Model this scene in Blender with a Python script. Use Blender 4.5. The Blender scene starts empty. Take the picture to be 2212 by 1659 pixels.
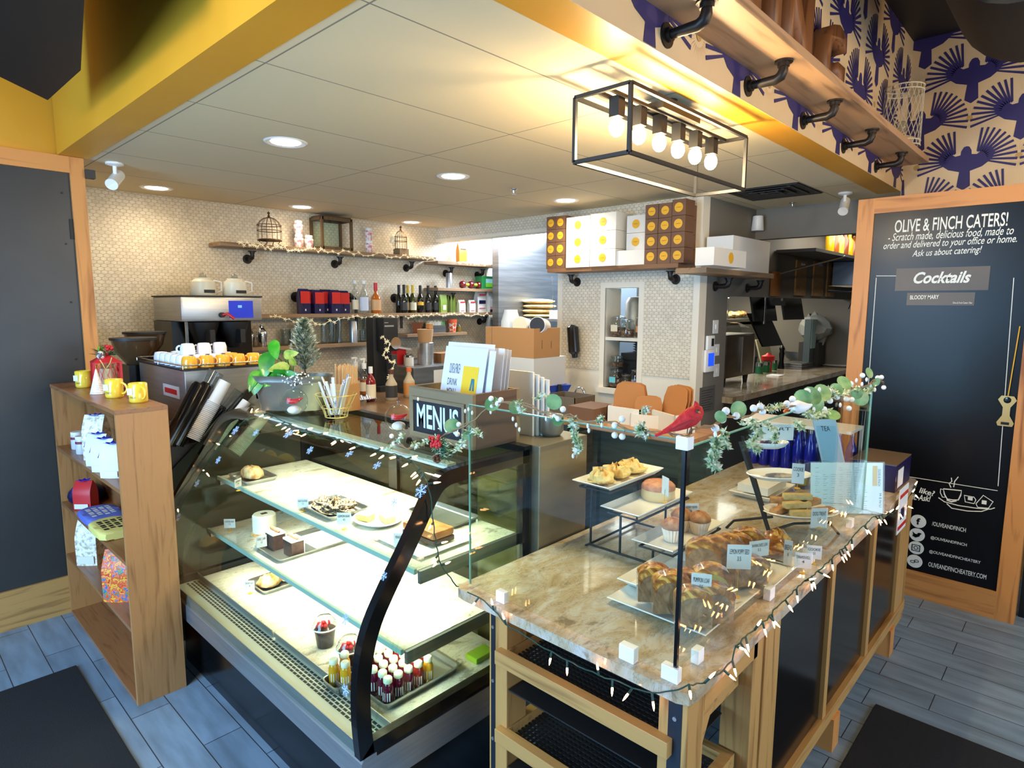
import bpy, bmesh, math, random
from mathutils import Vector, Matrix
from math import pi, sin, cos, radians as rad
random.seed(7)
S = bpy.context.scene; COL = S.collection
# ---------------- camera, world, lights, exposure ----------------
CH = 1.95; FPX = 1336.79
CR = Vector((0.68600417, -0.72758485, 0.00430779)); CU = Vector((0.09016046, 0.09087985, 0.99177212)); CF = Vector((0.72198987, 0.67997142, -0.12794334))
CP = Vector((0, 0, CH))
cam = bpy.data.cameras.new('camera'); camo = bpy.data.objects.new('camera', cam); COL.objects.link(camo)
camo.matrix_world = Matrix(((CR.x, CU.x, -CF.x, 0), (CR.y, CU.y, -CF.y, 0), (CR.z, CU.z, -CF.z, CH), (0, 0, 0, 1)))
cam.sensor_width = 36; cam.lens = 36 * FPX / 2212; cam.clip_start = 0.05
S.camera = camo
def at(px, py, ax, v):
    """the point of the plane ax = v that the photograph shows at pixel px, py"""
    d = CF + CR * ((px - 1106) / FPX) - CU * ((py - 829.5) / FPX)
    i = 'xyz'.index(ax); return CP + d * ((v - CP[i]) / d[i])
W = bpy.data.worlds.new('world'); S.world = W; W.use_nodes = True
W.node_tree.nodes['Background'].inputs[0].default_value = (0.42, 0.66, 1.0, 1); W.node_tree.nodes['Background'].inputs[1].default_value = 1.6
S.view_settings.view_transform = 'Standard'; S.view_settings.look = 'None'; S.view_settings.gamma = 1; S.view_settings.exposure = 0.55
S.cycles.transparent_max_bounces = 24; S.cycles.max_bounces = 9; S.cycles.sample_clamp_indirect = 6
S.cycles.caustics_reflective = False; S.cycles.caustics_refractive = False
def lamp(name, kind, loc, power, color, size=0.1, size2=None, rot=(0, 0, 0), **k):
    l = bpy.data.lights.new(name, kind); l.energy = power; l.color = color
    if kind == 'AREA':
        l.size = size
        if size2: l.shape = 'RECTANGLE'; l.size_y = size2
        else: l.shape = 'DISK'
    else: l.shadow_soft_size = size
    for a, b in k.items(): setattr(l, a, b)
    o = bpy.data.objects.new(name, l); o.location = loc; o.rotation_euler = rot; COL.objects.link(o); return o
DAY = (0.34, 0.64, 1.0); WARM = (1.0, 0.76, 0.48)
# daylight through the street windows behind the camera (windows are built in the walls there)
lamp('daylight_west', 'AREA', (-2.8, 2.1, 1.35), 300, DAY, 4.4, 1.7, (0, rad(-56), 0))
lamp('daylight_south', 'AREA', (1.6, -2.85, 1.35), 70, (0.66, 0.84, 1.0), 4.6, 1.8, (rad(68), 0, 0))
# unseen fill lamps added on the dining side to warm the soffit
lamp('warm_fill', 'POINT', (-0.15, 2.5, 3.45), 48, (1.0, 0.68, 0.30), 0.25)
lamp('warm_fill', 'POINT', (-0.6, 2.0, 2.8), 45, (1.0, 0.72, 0.38), 0.15)
lamp('warm_fill', 'POINT', (2.6, -0.8, 2.9), 45, (1.0, 0.72, 0.42), 0.12)
lamp('warm_fill', 'POINT', (4.3, -0.9, 2.9), 40, (1.0, 0.72, 0.42), 0.12)
# ---------------- helpers ----------------
def srgb(c):
    if isinstance(c, str): c = tuple(int(c[i:i + 2], 16) for i in (0, 2, 4))
    f = lambda v: (v / 255 / 12.92) if v / 255 <= 0.04045 else ((v / 255 + 0.055) / 1.055) ** 2.4
    return tuple(f(v) for v in c) + (1,)
class B:
    """collects shapes into one mesh; every face takes material index self.mi"""
    def __init__(s): s.bm = bmesh.new(); s.mi = 0
    def face(s, vs):
        try: f = s.bm.faces.new(vs); f.material_index = s.mi; return f
        except ValueError: return None
    def poly(s, pts): return s.face([s.bm.verts.new(p) for p in pts])
    def box(s, a, b, bev=0):
        x0, x1 = sorted((a[0], b[0])); y0, y1 = sorted((a[1], b[1])); z0, z1 = sorted((a[2], b[2]))
        v = [s.bm.verts.new((x, y, z)) for z in (z0, z1) for y in (y0, y1) for x in (x0, x1)]
        fs = [s.face([v[i] for i in q]) for q in ((0, 2, 3, 1), (4, 5, 7, 6), (0, 1, 5, 4), (2, 6, 7, 3), (0, 4, 6, 2), (1, 3, 7, 5))]
        if bev:
            es = list({e for f in fs for e in f.edges})
            r = bmesh.ops.bevel(s.bm, geom=es, offset=bev, segments=2, affect='EDGES', profile=0.6)
            for f in r['faces']: f.material_index = s.mi
        return s
    def obox(s, c, ux, uy, uz):
        """box from a corner c and three edge vectors"""
        c = Vector(c); ux = Vector(ux); uy = Vector(uy); uz = Vector(uz)
        v = [s.bm.verts.new(c + ux * i + uy * j + uz * k) for k in (0, 1) for j in (0, 1) for i in (0, 1)]
        for q in ((0, 2, 3, 1), (4, 5, 7, 6), (0, 1, 5, 4), (2, 6, 7, 3), (0, 4, 6, 2), (1, 3, 7, 5)): s.face([v[i] for i in q])
        return s
    def ring(s, c, u, v, r, n, ry=None):
        ry = r if ry is None else ry
        return [s.bm.verts.new(c + u * (r * cos(2 * pi * i / n)) + v * (ry * sin(2 * pi * i / n))) for i in range(n)]
    def skin(s, rings, caps=True, closed=True):
        for a, b in zip(rings, rings[1:]):
            n = len(a)
            for i in range(n if closed else n - 1): s.face([a[i], a[(i + 1) % n], b[(i + 1) % n], b[i]])
        if caps:
            s.face(list(reversed(rings[0]))); s.face(rings[-1])
        return s
    def lathe(s, prof, c=(0, 0, 0), n=20, axis='z', caps=True, sx=1, sy=1):
        c = Vector(c); A = {'z': (Vector((1, 0, 0)), Vector((0, 1, 0)), Vector((0, 0, 1))), 'x': (Vector((0, 1, 0)), Vector((0, 0, 1)), Vector((1, 0, 0))), 'y': (Vector((0, 0, 1)), Vector((1, 0, 0)), Vector((0, 1, 0)))}[axis]
        return s.skin([s.ring(c + A[2] * h, A[0], A[1], max(r, 1e-5) * sx, n, max(r, 1e-5) * sy) for r, h in prof], caps)
    def tube(s, pts, r, n=8, closed=False, flat=1.0):
        pts = [Vector(p) for p in pts]; R = []; u = None
        for i, p in enumerate(pts):
            a = pts[i - 1] if (i or closed) else p; b = pts[(i + 1) % len(pts)] if (i < len(pts) - 1 or closed) else p
            t = (b - a).normalized()
            if u is None: u = t.orthogonal().normalized()
            else: u = (u - t * u.dot(t)); u = u.normalized() if u.length > 1e-6 else t.orthogonal().normalized()
            rr = r[i] if isinstance(r, (list, tuple)) else r
            R.append(s.ring(p, u, t.cross(u), rr, n, rr * flat))
        if closed: R.append(R[0]); s.skin(R, False)
        else: s.skin(R)
        return s
    def cyl(s, a, b, r, r2=None, n=16): return s.tube([a, b], [r, r if r2 is None else r2], n)
    def ball(s, c, r, n=12, sx=1, sy=1, sz=1):
        c = Vector(c); m = max(4, n // 2)
        s.lathe([(r * sin(pi * k / m), -r * sz * cos(pi * k / m)) for k in range(m + 1)], c, n, 'z', False, sx, sy); return s
    def prism(s, poly, axis, a, b):
        """outline in the two other axes (in xyz order), pushed along axis from a to b"""
        def P(p, h): q = list(p); q.insert('xyz'.index(axis), h); return s.bm.verts.new(q)
        A = [P(p, a) for p in poly]; Z = [P(p, b) for p in poly]; s.skin([A, Z]); return s
    def tri_grid(s, f, nu, nv):
        g = [[s.bm.verts.new(f(i / nu, j / nv)) for j in range(nv + 1)] for i in range(nu + 1)]
        for i in range(nu):
            for j in range(nv): s.face([g[i][j], g[i + 1][j], g[i + 1][j + 1], g[i][j + 1]])
        return s
    def xf(s, m): bmesh.ops.transform(s.bm, matrix=m, verts=s.bm.verts); return s
    def make(s, name, mats, parent=None, smooth=None, loc=None, sub=0, solid=0, **props):
        bmesh.ops.recalc_face_normals(s.bm, faces=s.bm.faces)
        me = bpy.data.meshes.new(name); s.bm.to_mesh(me); s.bm.free()
        for m in (mats if isinstance(mats, (list, tuple)) else [mats]): me.materials.append(m)
        if smooth is not None:
            me.polygons.foreach_set('use_smooth', [True] * len(me.polygons))
            me.set_sharp_from_angle(angle=rad(smooth))
        o = bpy.data.objects.new(name, me); COL.objects.link(o)
        if parent: o.parent = parent
        if loc: o.location = loc
        if solid: md = o.modifiers.new('solid', 'SOLIDIFY'); md.thickness = solid; md.offset = 0
        if sub: md = o.modifiers.new('sub', 'SUBSURF'); md.levels = sub; md.render_levels = sub
        for k, v in props.items(): o[k] = v
        return o
def thing(name, label, cat, loc=(0, 0, 0), rz=0, group=None, rot=None):
    o = bpy.data.objects.new(name, None); COL.objects.link(o); o.location = loc; o.rotation_euler = rot or (0, 0, rz)
    o.empty_display_size = 0.05
    return tag(o, label, cat, group)
def tag(o, label, cat, group=None, kind=None):
    o['label'] = label; o['category'] = cat
    if group: o['group'] = group
    if kind: o['kind'] = kind
    return o
def st(b, name, mats, **k):
    o = b.make(name, mats, **k); o['kind'] = 'structure'; return o
def dup(root, loc=None, rz=None, label=None, group=None, rot=None):
    r = root.copy(); COL.objects.link(r)
    if loc is not None: r.location = loc
    if rz is not None: r.rotation_euler = (0, 0, rz)
    if rot is not None: r.rotation_euler = rot
    if label: r['label'] = label
    if group: r['group'] = group
    for ch in [o for o in KIDS.get(root.name, root.children)]:
        c = ch.copy(); COL.objects.link(c); c.parent = r
        for g in ch.children:
            d = g.copy(); COL.objects.link(d); d.parent = c
    return r
KIDS = {}
def text(body, w, h, mats, parent, o, u, v, name='lettering', shear=0, bold=0.0, align='L', depth=0.0006):
    """writing fitted into a width w and height h, from corner o along u (reading) and v (up)"""
    c = bpy.data.curves.new('t', 'FONT'); c.body = body; c.shear = shear; c.offset = bold; c.space_line = 1.0; c.resolution_u = 3
    if '\n' in body: c.align_x = 'CENTER'
    t = bpy.data.objects.new('t', c); COL.objects.link(t); dg = bpy.context.evaluated_depsgraph_get(); dg.update()
    me = bpy.data.meshes.new_from_object(t.evaluated_get(dg)); bpy.data.objects.remove(t); bpy.data.curves.remove(c)
    xs = [q.co.x for q in me.vertices]; ys = [q.co.y for q in me.vertices]; x0, x1, y0, y1 = min(xs), max(xs), min(ys), max(ys)
    u = Vector(u).normalized(); v = Vector(v).normalized(); n = u.cross(v); o = Vector(o)
    for q in me.vertices: q.co = o + u * ((q.co.x - x0) / (x1 - x0) * w) + v * ((q.co.y - y0) / (y1 - y0) * h) + n * depth
    me.name = name; me.materials.clear(); me.materials.append(mats)
    ob = bpy.data.objects.new(name, me); COL.objects.link(ob); ob.parent = parent; return ob
# ---------------- materials ----------------
def base(name, col=(200, 200, 200), rough=0.5, metal=0, spec=0.5, emit=None, es=0, coat=0, trans=0, alpha=1, sheen=0):
    m = bpy.data.materials.new(name); m.use_nodes = True; b = m.node_tree.nodes['Principled BSDF']; i = b.inputs
    i['Base Color'].default_value = srgb(col); i['Roughness'].default_value = rough; i['Metallic'].default_value = metal
    i['Specular IOR Level'].default_value = spec; i['Coat Weight'].default_value = coat; i['Transmission Weight'].default_value = trans; i['Alpha'].default_value = alpha
    i['Sheen Weight'].default_value = sheen
    if emit: i['Emission Color'].default_value = srgb(emit); i['Emission Strength'].default_value = es
    return m
def N(m, kind, **k):
    n = m.node_tree.nodes.new('ShaderNode' + kind)
    for a, v in k.items(): setattr(n, a, v)
    return n
def L(m, a, b): m.node_tree.links.new(a, b)
def coords(m, scale=(1, 1, 1), loc=(0, 0, 0), rot=(0, 0, 0), world=False):
    if world: t = N(m, 'NewGeometry'); src = t.outputs['Position']
    else: t = N(m, 'TexCoord'); src = t.outputs['Object']
    p = N(m, 'Mapping'); p.inputs['Scale'].default_value = scale; p.inputs['Location'].default_value = loc; p.inputs['Rotation'].default_value = rot
    L(m, src, p.inputs[0]); return p.outputs[0]
def ramp(m, fac, stops):
    r = N(m, 'ValToRGB'); e = r.color_ramp.elements
    while len(e) < len(stops): e.new(0.5)
    for q, (p, c) in zip(e, stops): q.position = p; q.color = srgb(c)
    L(m, fac, r.inputs[0]); return r.outputs[0]
def bump(m, h, s=0.2, d=0.01):
    n = N(m, 'Bump'); n.inputs['Strength'].default_value = s; n.inputs['Distance'].default_value = d
    L(m, h, n.inputs['Height']); L(m, n.outputs[0], m.node_tree.nodes['Principled BSDF'].inputs['Normal'])
def noisy(name, stops, scale=(5, 5, 5), rough=0.5, detail=4, dist=0, bmp=0, world=False, nscale=1.0, **k):
    m = base(name, stops[0][1], rough, **k); n = N(m, 'TexNoise'); n.inputs['Scale'].default_value = nscale; n.inputs['Detail'].default_value = detail; n.inputs['Distortion'].default_value = dist
    L(m, coords(m, scale, world=world), n.inputs[0]); L(m, ramp(m, n.outputs[0], stops), m.node_tree.nodes['Principled BSDF'].inputs[0])
    if bmp: bump(m, n.outputs[0], bmp)
    return m
def wood(name, c1, c2, axis='z', k=1.0, rough=0.5, world=True, coat=0.0):
    m = base(name, c1, rough, coat=coat); sc = [22 * k, 22 * k, 22 * k]; sc['xyz'.index(axis)] = 1.3 * k
    co = coords(m, sc, world=world); n = N(m, 'TexNoise'); n.inputs['Scale'].default_value = 1; n.inputs['Detail'].default_value = 6; n.inputs['Distortion'].default_value = 0.6
    L(m, co, n.inputs[0])
    sc2 = [5 * k, 5 * k, 5 * k]; sc2['xyz'.index(axis)] = 0.45 * k
    w = N(m, 'TexNoise'); w.inputs['Scale'].default_value = 1; w.inputs['Detail'].default_value = 2; L(m, coords(m, sc2, world=world), w.inputs[0])
    mu = N(m, 'Math', operation='MULTIPLY'); mu.inputs[1].default_value = 14; L(m, w.outputs[0], mu.inputs[0])
    fr = N(m, 'Math', operation='PINGPONG'); fr.inputs[1].default_value = 1.0; L(m, mu.outputs[0], fr.inputs[0])
    mx = N(m, 'Math', operation='MULTIPLY_ADD'); mx.inputs[1].default_value = 0.35; L(m, fr.outputs[0], mx.inputs[0]); L(m, n.outputs[0], mx.inputs[2])
    L(m, ramp(m, mx.outputs[0], [(0.35, c2), (0.62, c1), (1.0, c1)]), m.node_tree.nodes['Principled BSDF'].inputs[0]); bump(m, n.outputs[0], 0.12)
    return m
def glass(name, tint=(255, 255, 255), ior=1.45, gloss=1.0, rough=0.0):
    """thin clear pane or vessel wall: what is behind shows through, the surface reflects by angle"""
    m = bpy.data.materials.new(name); m.use_nodes = True; nt = m.node_tree; nt.nodes.clear()
    o = N(m, 'OutputMaterial'); x = N(m, 'MixShader'); t = N(m, 'BsdfTransparent'); g = N(m, 'BsdfGlossy'); f = N(m, 'Fresnel')
    t.inputs[0].default_value = srgb(tint); g.inputs['Roughness'].default_value = rough
    ge = N(m, 'NewGeometry'); mr = N(m, 'MapRange'); mr.inputs[3].default_value = ior; mr.inputs[4].default_value = 1 / ior; L(m, ge.outputs['Backfacing'], mr.inputs[0]); L(m, mr.outputs[0], f.inputs[0])
    k = N(m, 'Math', operation='MULTIPLY'); k.inputs[1].default_value = gloss; L(m, f.outputs[0], k.inputs[0])
    L(m, k.outputs[0], x.inputs[0]); L(m, t.outputs[0], x.inputs[1]); L(m, g.outputs[0], x.inputs[2]); L(m, x.outputs[0], o.inputs[0]); return m
def emis(name, col, s):
    m = bpy.data.materials.new(name); m.use_nodes = True; nt = m.node_tree; nt.nodes.clear()
    o = N(m, 'OutputMaterial'); e = N(m, 'Emission'); e.inputs[0].default_value = srgb(col); e.inputs[1].default_value = s; L(m, e.outputs[0], o.inputs[0]); return m
def hexmat(name, axes, s=0.034, asp=1.35, stops=None):
    """small oval mosaic in offset rows, mother-of-pearl colours with pale grout"""
    m = base(name, (220, 208, 185), 0.3); g = N(m, 'NewGeometry'); sp = N(m, 'SeparateXYZ'); L(m, g.outputs['Position'], sp.inputs[0])
    cb = N(m, 'CombineXYZ'); L(m, sp.outputs[axes[0]], cb.inputs[0]); L(m, sp.outputs[axes[1]], cb.inputs[1])
    off = N(m, 'VectorMath', operation='ADD'); off.inputs[1].default_value = (20, 20, 0); L(m, cb.outputs[0], off.inputs[0])
    sx, sy = s * asp, s * 1.5 ; P = (sx, sy, 1); ls = []
    for dx, dy in ((0, 0), (sx / 2, sy / 2)):
        a = N(m, 'VectorMath', operation='ADD'); a.inputs[1].default_value = (dx, dy, 0); L(m, off.outputs[0], a.inputs[0])
        b = N(m, 'VectorMath', operation='MODULO'); b.inputs[1].default_value = P; L(m, a.outputs[0], b.inputs[0])
        c = N(m, 'VectorMath', operation='SUBTRACT'); c.inputs[1].default_value = (sx / 2, sy / 2, 0); L(m, b.outputs[0], c.inputs[0])
        d = N(m, 'VectorMath', operation='MULTIPLY'); d.inputs[1].default_value = (2 / sx, 3.46 / sy, 0); L(m, c.outputs[0], d.inputs[0])
        e = N(m, 'VectorMath', operation='LENGTH'); L(m, d.outputs[0], e.inputs[0]); ls.append(e.outputs['Value'])
    mi = N(m, 'Math', operation='MINIMUM'); L(m, ls[0], mi.inputs[0]); L(m, ls[1], mi.inputs[1])
    r = N(m, 'MapRange'); r.inputs[1].default_value = 0.84; r.inputs[2].default_value = 0.97; L(m, mi.outputs[0], r.inputs[0])
    n = N(m, 'TexNoise'); n.inputs['Scale'].default_value = 22; n.inputs['Detail'].default_value = 3; L(m, coords(m, (1, 1, 1), world=True), n.inputs[0])
    tc = ramp(m, n.outputs[0], stops or [(0.3, (208, 197, 174)), (0.5, (222, 211, 188)), (0.7, (232, 222, 200))])
    x = N(m, 'MixRGB'); L(m, r.outputs[0], x.inputs[0]); L(m, tc, x.inputs[1]); x.inputs[2].default_value = srgb((194, 180, 154))
    b = m.node_tree.nodes['Principled BSDF']; L(m, x.outputs[0], b.inputs[0])
    iv = N(m, 'Math', operation='SUBTRACT'); iv.inputs[0].default_value = 1; L(m, r.outputs[0], iv.inputs[1]); bump(m, iv.outputs[0], 0.3, 0.003)
    return m
def planks(name):
    m = base(name, (150, 152, 150), 0.42); g = N(m, 'NewGeometry'); sp = N(m, 'SeparateXYZ'); L(m, g.outputs['Position'], sp.inputs[0])
    ax = N(m, 'Math', operation='ADD'); ax.inputs[1].default_value = 8 * 0.168 * 4 - 0.06; L(m, sp.outputs[0], ax.inputs[0])
    cb = N(m, 'CombineXYZ'); L(m, sp.outputs[1], cb.inputs[0]); L(m, ax.outputs[0], cb.inputs[1])
    b = N(m, 'TexBrick'); b.inputs['Scale'].default_value = 1; b.inputs['Brick Width'].default_value = 0.68; b.inputs['Row Height'].default_value = 0.168; b.inputs['Mortar Size'].default_value = 0.0022
    b.inputs['Mortar Smooth'].default_value = 0; b.offset = 0.37; b.inputs['Color1'].default_value = srgb((134, 156, 176)); b.inputs['Color2'].default_value = srgb((118, 140, 160)); b.inputs['Mortar'].default_value = srgb((52, 54, 62)); L(m, cb.outputs[0], b.inputs[0])
    n = N(m, 'TexNoise'); n.inputs['Scale'].default_value = 1; n.inputs['Detail'].default_value = 6; L(m, coords(m, (16, 2.6, 1), world=True), n.inputs[0])
    x = N(m, 'MixRGB', blend_type='MULTIPLY'); x.inputs[0].default_value = 0.75; L(m, b.outputs[0], x.inputs[1]); L(m, ramp(m, n.outputs[0], [(0.3, (190, 188, 184)), (0.65, (255, 255, 255))]), x.inputs[2])
    L(m, x.outputs[0], m.node_tree.nodes['Principled BSDF'].inputs[0]); return m
def ceilmat(name):
    m = base(name, (196, 188, 172), 0.75); g = N(m, 'NewGeometry'); sp = N(m, 'SeparateXYZ'); L(m, g.outputs['Position'], sp.inputs[0]); cs = []
    for i, o, p in ((0, 20 - 2.42 + 0.65 * 0, 1.3), (1, 20 - 2.30, 0.667)):
        a = N(m, 'Math', operation='ADD'); a.inputs[1].default_value = o - 20 + p * 10; L(m, sp.outputs[i], a.inputs[0])
        b = N(m, 'Math', operation='PINGPONG'); b.inputs[1].default_value = p / 2; L(m, a.outputs[0], b.inputs[0])
        c = N(m, 'Math', operation='LESS_THAN'); c.inputs[1].default_value = 0.0035; L(m, b.outputs[0], c.inputs[0]); cs.append(c.outputs[0])
    k = N(m, 'Math', operation='MAXIMUM'); L(m, cs[0], k.inputs[0]); L(m, cs[1], k.inputs[1])
    x = N(m, 'MixRGB'); L(m, k.outputs[0], x.inputs[0]); x.inputs[1].default_value = srgb((224, 207, 170)); x.inputs[2].default_value = srgb((140, 130, 110)); L(m, x.outputs[0], m.node_tree.nodes['Principled BSDF'].inputs[0])
    return m
M = {}
M['floor'] = planks('grey plank tile'); M['ceil'] = ceilmat('ceiling tile'); M['tileL'] = hexmat('mosaic long wall', (0, 2)); M['tileR'] = hexmat('mosaic pillar', (1, 2), stops=[(0.3, (206, 200, 184)), (0.5, (220, 214, 198)), (0.7, (230, 224, 208))])
M['yellow'] = noisy('mustard paint', [(0.3, (214, 150, 36)), (0.7, (222, 160, 44))], (2, 2, 2), 0.45)
M['oak'] = wood('oak', (206, 138, 72), (150, 88, 38), 'z'); M['oakx'] = wood('oak along x', (206, 138, 72), (150, 88, 38), 'x'); M['oaky'] = wood('oak along y', (206, 138, 72), (150, 88, 38), 'y')
M['lam'] = wood('walnut laminate', (176, 124, 74), (140, 92, 50), 'z', 2.2, 0.4); M['lamy'] = wood('walnut laminate shelf', (150, 100, 62), (118, 74, 44), 'y', 2.2, 0.35)
M['pine'] = wood('pale oak slat', (184, 138, 78), (140, 98, 50), 'z', 1.6); M['piney'] = wood('pale oak rail', (184, 138, 78), (140, 98, 50), 'y', 1.6); M['pinex'] = wood('pale oak edge', (184, 138, 78), (140, 98, 50), 'x', 1.6)
M['shelf'] = wood('grey brown shelf plank', (150, 120, 88), (104, 80, 56), 'x'); M['shelfy'] = wood('brown shelf plank', (128, 92, 62), (88, 58, 38), 'y'); M['rustic'] = wood('weathered box wood', (128, 112, 84), (88, 76, 56), 'y', 1.2, 0.7)
M['plank'] = wood('overhead plank', (186, 146, 108), (140, 104, 74), 'x')
M['gdoor'] = noisy('black door panel', [(0.3, (46, 46, 46)), (0.7, (54, 53, 51))], (3, 3, 3), 0.38, metal=0.0)
M['gloss'] = base('gloss black board', (15, 16, 19), 0.3, spec=0.2); M['gblk'] = base('black gloss', (14, 14, 15), 0.18); M['blk'] = base('matt black', (20, 20, 21), 0.55); M['dk'] = base('dark grey', (52, 50, 48), 0.6); M['pipe'] = base('black iron pipe', (48, 42, 38), 0.42, metal=0.6)
M['mat'] = noisy('black mat', [(0.3, (10, 10, 14)), (0.7, (20, 20, 26))], (300, 300, 300), 0.95, bmp=0.5)
M['gray'] = base('grey wall paint', (118, 114, 106), 0.7); M['gray2'] = base('dark grey counter front', (66, 62, 58), 0.55)
M['white'] = base('white trim', (232, 226, 210), 0.5); M['wht'] = base('white', (238, 238, 236), 0.4); M['paper'] = base('white card', (222, 221, 216), 0.6); M['porc'] = base('white porcelain', (240, 240, 236), 0.15, coat=0.3)
M['steel'] = noisy('brushed steel', [(0.3, (168, 170, 172)), (0.7, (186, 188, 190))], (3, 3, 60), 0.34, metal=0.82); M['chrome'] = base('chrome', (220, 220, 222), 0.1, metal=1); M['dsteel'] = noisy('dull steel', [(0.3, (120, 122, 124)), (0.7, (146, 148, 150))], (2, 2, 30), 0.42, metal=0.9)
M['glass'] = glass('clear glass', (248, 253, 250)); M['cglass'] = glass('case glass', (240, 250, 242), 1.4); M['edge'] = base('green glass edge', (120, 170, 150), 0.2, emit=(120, 170, 150), es=0.0); M['vessel'] = glass('glassware', (236, 240, 240), 1.5, 1.6)
M['kraft'] = base('kraft card', (190, 140, 88), 0.75); M['kraft2'] = base('brown card', (112, 80, 58), 0.6)
M['gold'] = base('gold sticker', (226, 172, 44), 0.5); M['red'] = base('red', (196, 30, 34), 0.4); M['yel'] = base('yellow glaze', (240, 196, 52), 0.2); M['green'] = noisy('leaf green', [(0.3, (34, 120, 30)), (0.7, (96, 168, 48))], (30, 30, 30), 0.4)
M['ink'] = base('black ink', (34, 34, 36), 0.6); M['chalk'] = base('white lettering', (232, 232, 222), 0.6)
def marble(name, a, b, c):
    m = base(name, a, 0.12, coat=0.3); n = N(m, 'TexNoise'); n.inputs['Scale'].default_value = 5.0; n.inputs['Detail'].default_value = 12; n.inputs['Distortion'].default_value = 0.8; n.inputs['Roughness'].default_value = 0.65
    co = coords(m, (1.0, 1.9, 1.0), rot=(0, 0, 0.5), world=True); L(m, co, n.inputs[0]); r1 = ramp(m, n.outputs[0], [(0.30, b), (0.48, a), (0.62, c), (0.78, a)])
    v = N(m, 'TexNoise'); v.inputs['Scale'].default_value = 7; v.inputs['Detail'].default_value = 12; v.inputs['Distortion'].default_value = 0.5; v.inputs['Roughness'].default_value = 0.7; L(m, co, v.inputs[0])
    r2 = ramp(m, v.outputs[0], [(0.36, (110, 96, 84)), (0.42, (235, 228, 220)), (0.485, (255, 255, 255)), (0.50, (170, 156, 142)), (0.515, (255, 255, 255))])
    x = N(m, 'MixRGB', blend_type='MULTIPLY'); x.inputs[0].default_value = 0.6; L(m, r1, x.inputs[1]); L(m, r2, x.inputs[2]); L(m, x.outputs[0], m.node_tree.nodes['Principled BSDF'].inputs[0]); return m
M['marble'] = marble('cream granite', (186, 170, 142), (160, 136, 100), (198, 194, 186)); M['deck'] = marble('case shelf stone', (226, 222, 204), (208, 202, 178), (232, 228, 214))
# ---------------- the room ----------------
ZC = 2.82
st(B().box((-3.2, -3.2, -0.1), (9.2, 7.2, 0)), 'floor', M['floor'])
b = B().box((1.08, 1.35, ZC), (4.75, 5.7, ZC + 0.1)).box((4.75, 1.19, ZC), (9.1, 2.38, ZC + 0.1)); st(b, 'ceiling', M['ceil'])
b = B().box((-3.2, -3.2, 3.9), (9.2, 1.2, 4.0)).box((-3.2, 1.2, 3.9), (1.0, 4.8, 4.0)); st(b, 'ceiling_dining', M['blk'])
# soffit: mustard face and underside; wallpapered face above the long counter
st(B().box((0.922, 1.19, 2.817), (1.08, 4.59, 3.9)).box((1.08, 1.19, 2.817), (5.6, 1.35, 2.83)), 'trim_soffit', M['yellow'])
M['wp'] = noisy('beige wallpaper', [(0.3, (214, 184, 140)), (0.7, (222, 194, 152))], (3, 3, 3), 0.6); M['wpi'] = base('indigo print', (44, 34, 92), 0.6); M['wps'] = base('pale gold print', (188, 148, 84), 0.55)
def birds(b, cells, P, s=1.0, NRM=(0, 0, 0)):
    """print of spread-winged birds and sun rays; P maps (u, v) to the wall"""
    q = lambda pts: b.poly([P(cu + x * s, cv + y * s) for x, y in pts])
    for cu, cv, kind in cells:
        if kind:
            b.mi = 2
            for k in range(28):
                a = 2 * pi * k / 28; r0, r1, w = 0.045, 0.10 + 0.02 * (k % 2), 0.02
                q([(r0 * cos(a - w), r0 * sin(a - w)), (r1 * cos(a), r1 * sin(a)), (r0 * cos(a + w), r0 * sin(a + w))])
            q([(0.022 * cos(2 * pi * k / 12), 0.022 * sin(2 * pi * k / 12)) for k in range(12)]); continue
        b.mi = 1
        half = [(0.0, 0.12), (0.018, 0.115), (0.034, 0.085), (0.036, 0.055), (0.07, 0.05), (0.12, 0.085), (0.155, 0.10), (0.185, 0.05), (0.17, 0.0), (0.11, -0.05), (0.035, -0.075), (0.045, -0.19), (0.0, -0.22)]
        q(half + [(-x, y) for x, y in half[-2:0:-1]])
        for sg in (-1, 1):
            for k in range(11):
                a = rad(-14 + k * 10.0); r0, r1, w = 0.125, 0.255 - 0.003 * k, 0.034
                ox, oy = 0.075, 0.0
                Pf = lambda u_, v_: tuple(Vector(P(u_, v_)) + Vector(NRM)); q2 = lambda pts: b.poly([Pf(cu + x * s, cv + y * s) for x, y in pts])
                q2([(sg * (ox + r0 * cos(a) * 0.5), oy + r0 * sin(a) * 0.5), (sg * (ox + r1 * cos(a - w)), oy + r1 * sin(a - w) * 1.1), (sg * (ox + r1 * cos(a + w)), oy + r1 * sin(a + w) * 1.1), (sg * (ox + 0.5 * r0 * cos(a + 0.2)), oy + 0.6 * r0 * sin(a + 0.2))])
    b.mi = 0
b = B().box((5.6, -3.2, 0), (5.72, 1.19, 3.9))
cells = [(-0.80 + i * 0.3, 2.98 + (0.30 if (i % 2) else 0) + j * 0.6, 0) for i in range(-1, 7) for j in (-1, 0, 1)]
cells += [(c[0], c[1] + 0.30, 1) for c in cells if c[1] < 3.4]
birds(b, [(c[0], c[1], c[2]) for c in cells], lambda u, v: (5.598, min(-u, 1.185), v), 0.9, (-0.0008, 0, 0))
st(b, 'wall_east', [M['wp'], M['wpi'], M['wps']])
b = B().box((0.922, 1.188, 2.817), (5.6, 1.1895, 3.9)); cells = []
for i in range(13):
    u = 1.24 + i * 0.345; cells += [(u, 2.95 + (0.30 if i % 2 == 1 else 0), 0), (u, 2.95 + (0.0 if i % 2 == 1 else 0.30), 1), (u, 3.55 + (0.30 if i % 2 == 1 else 0), 0)]
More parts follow.
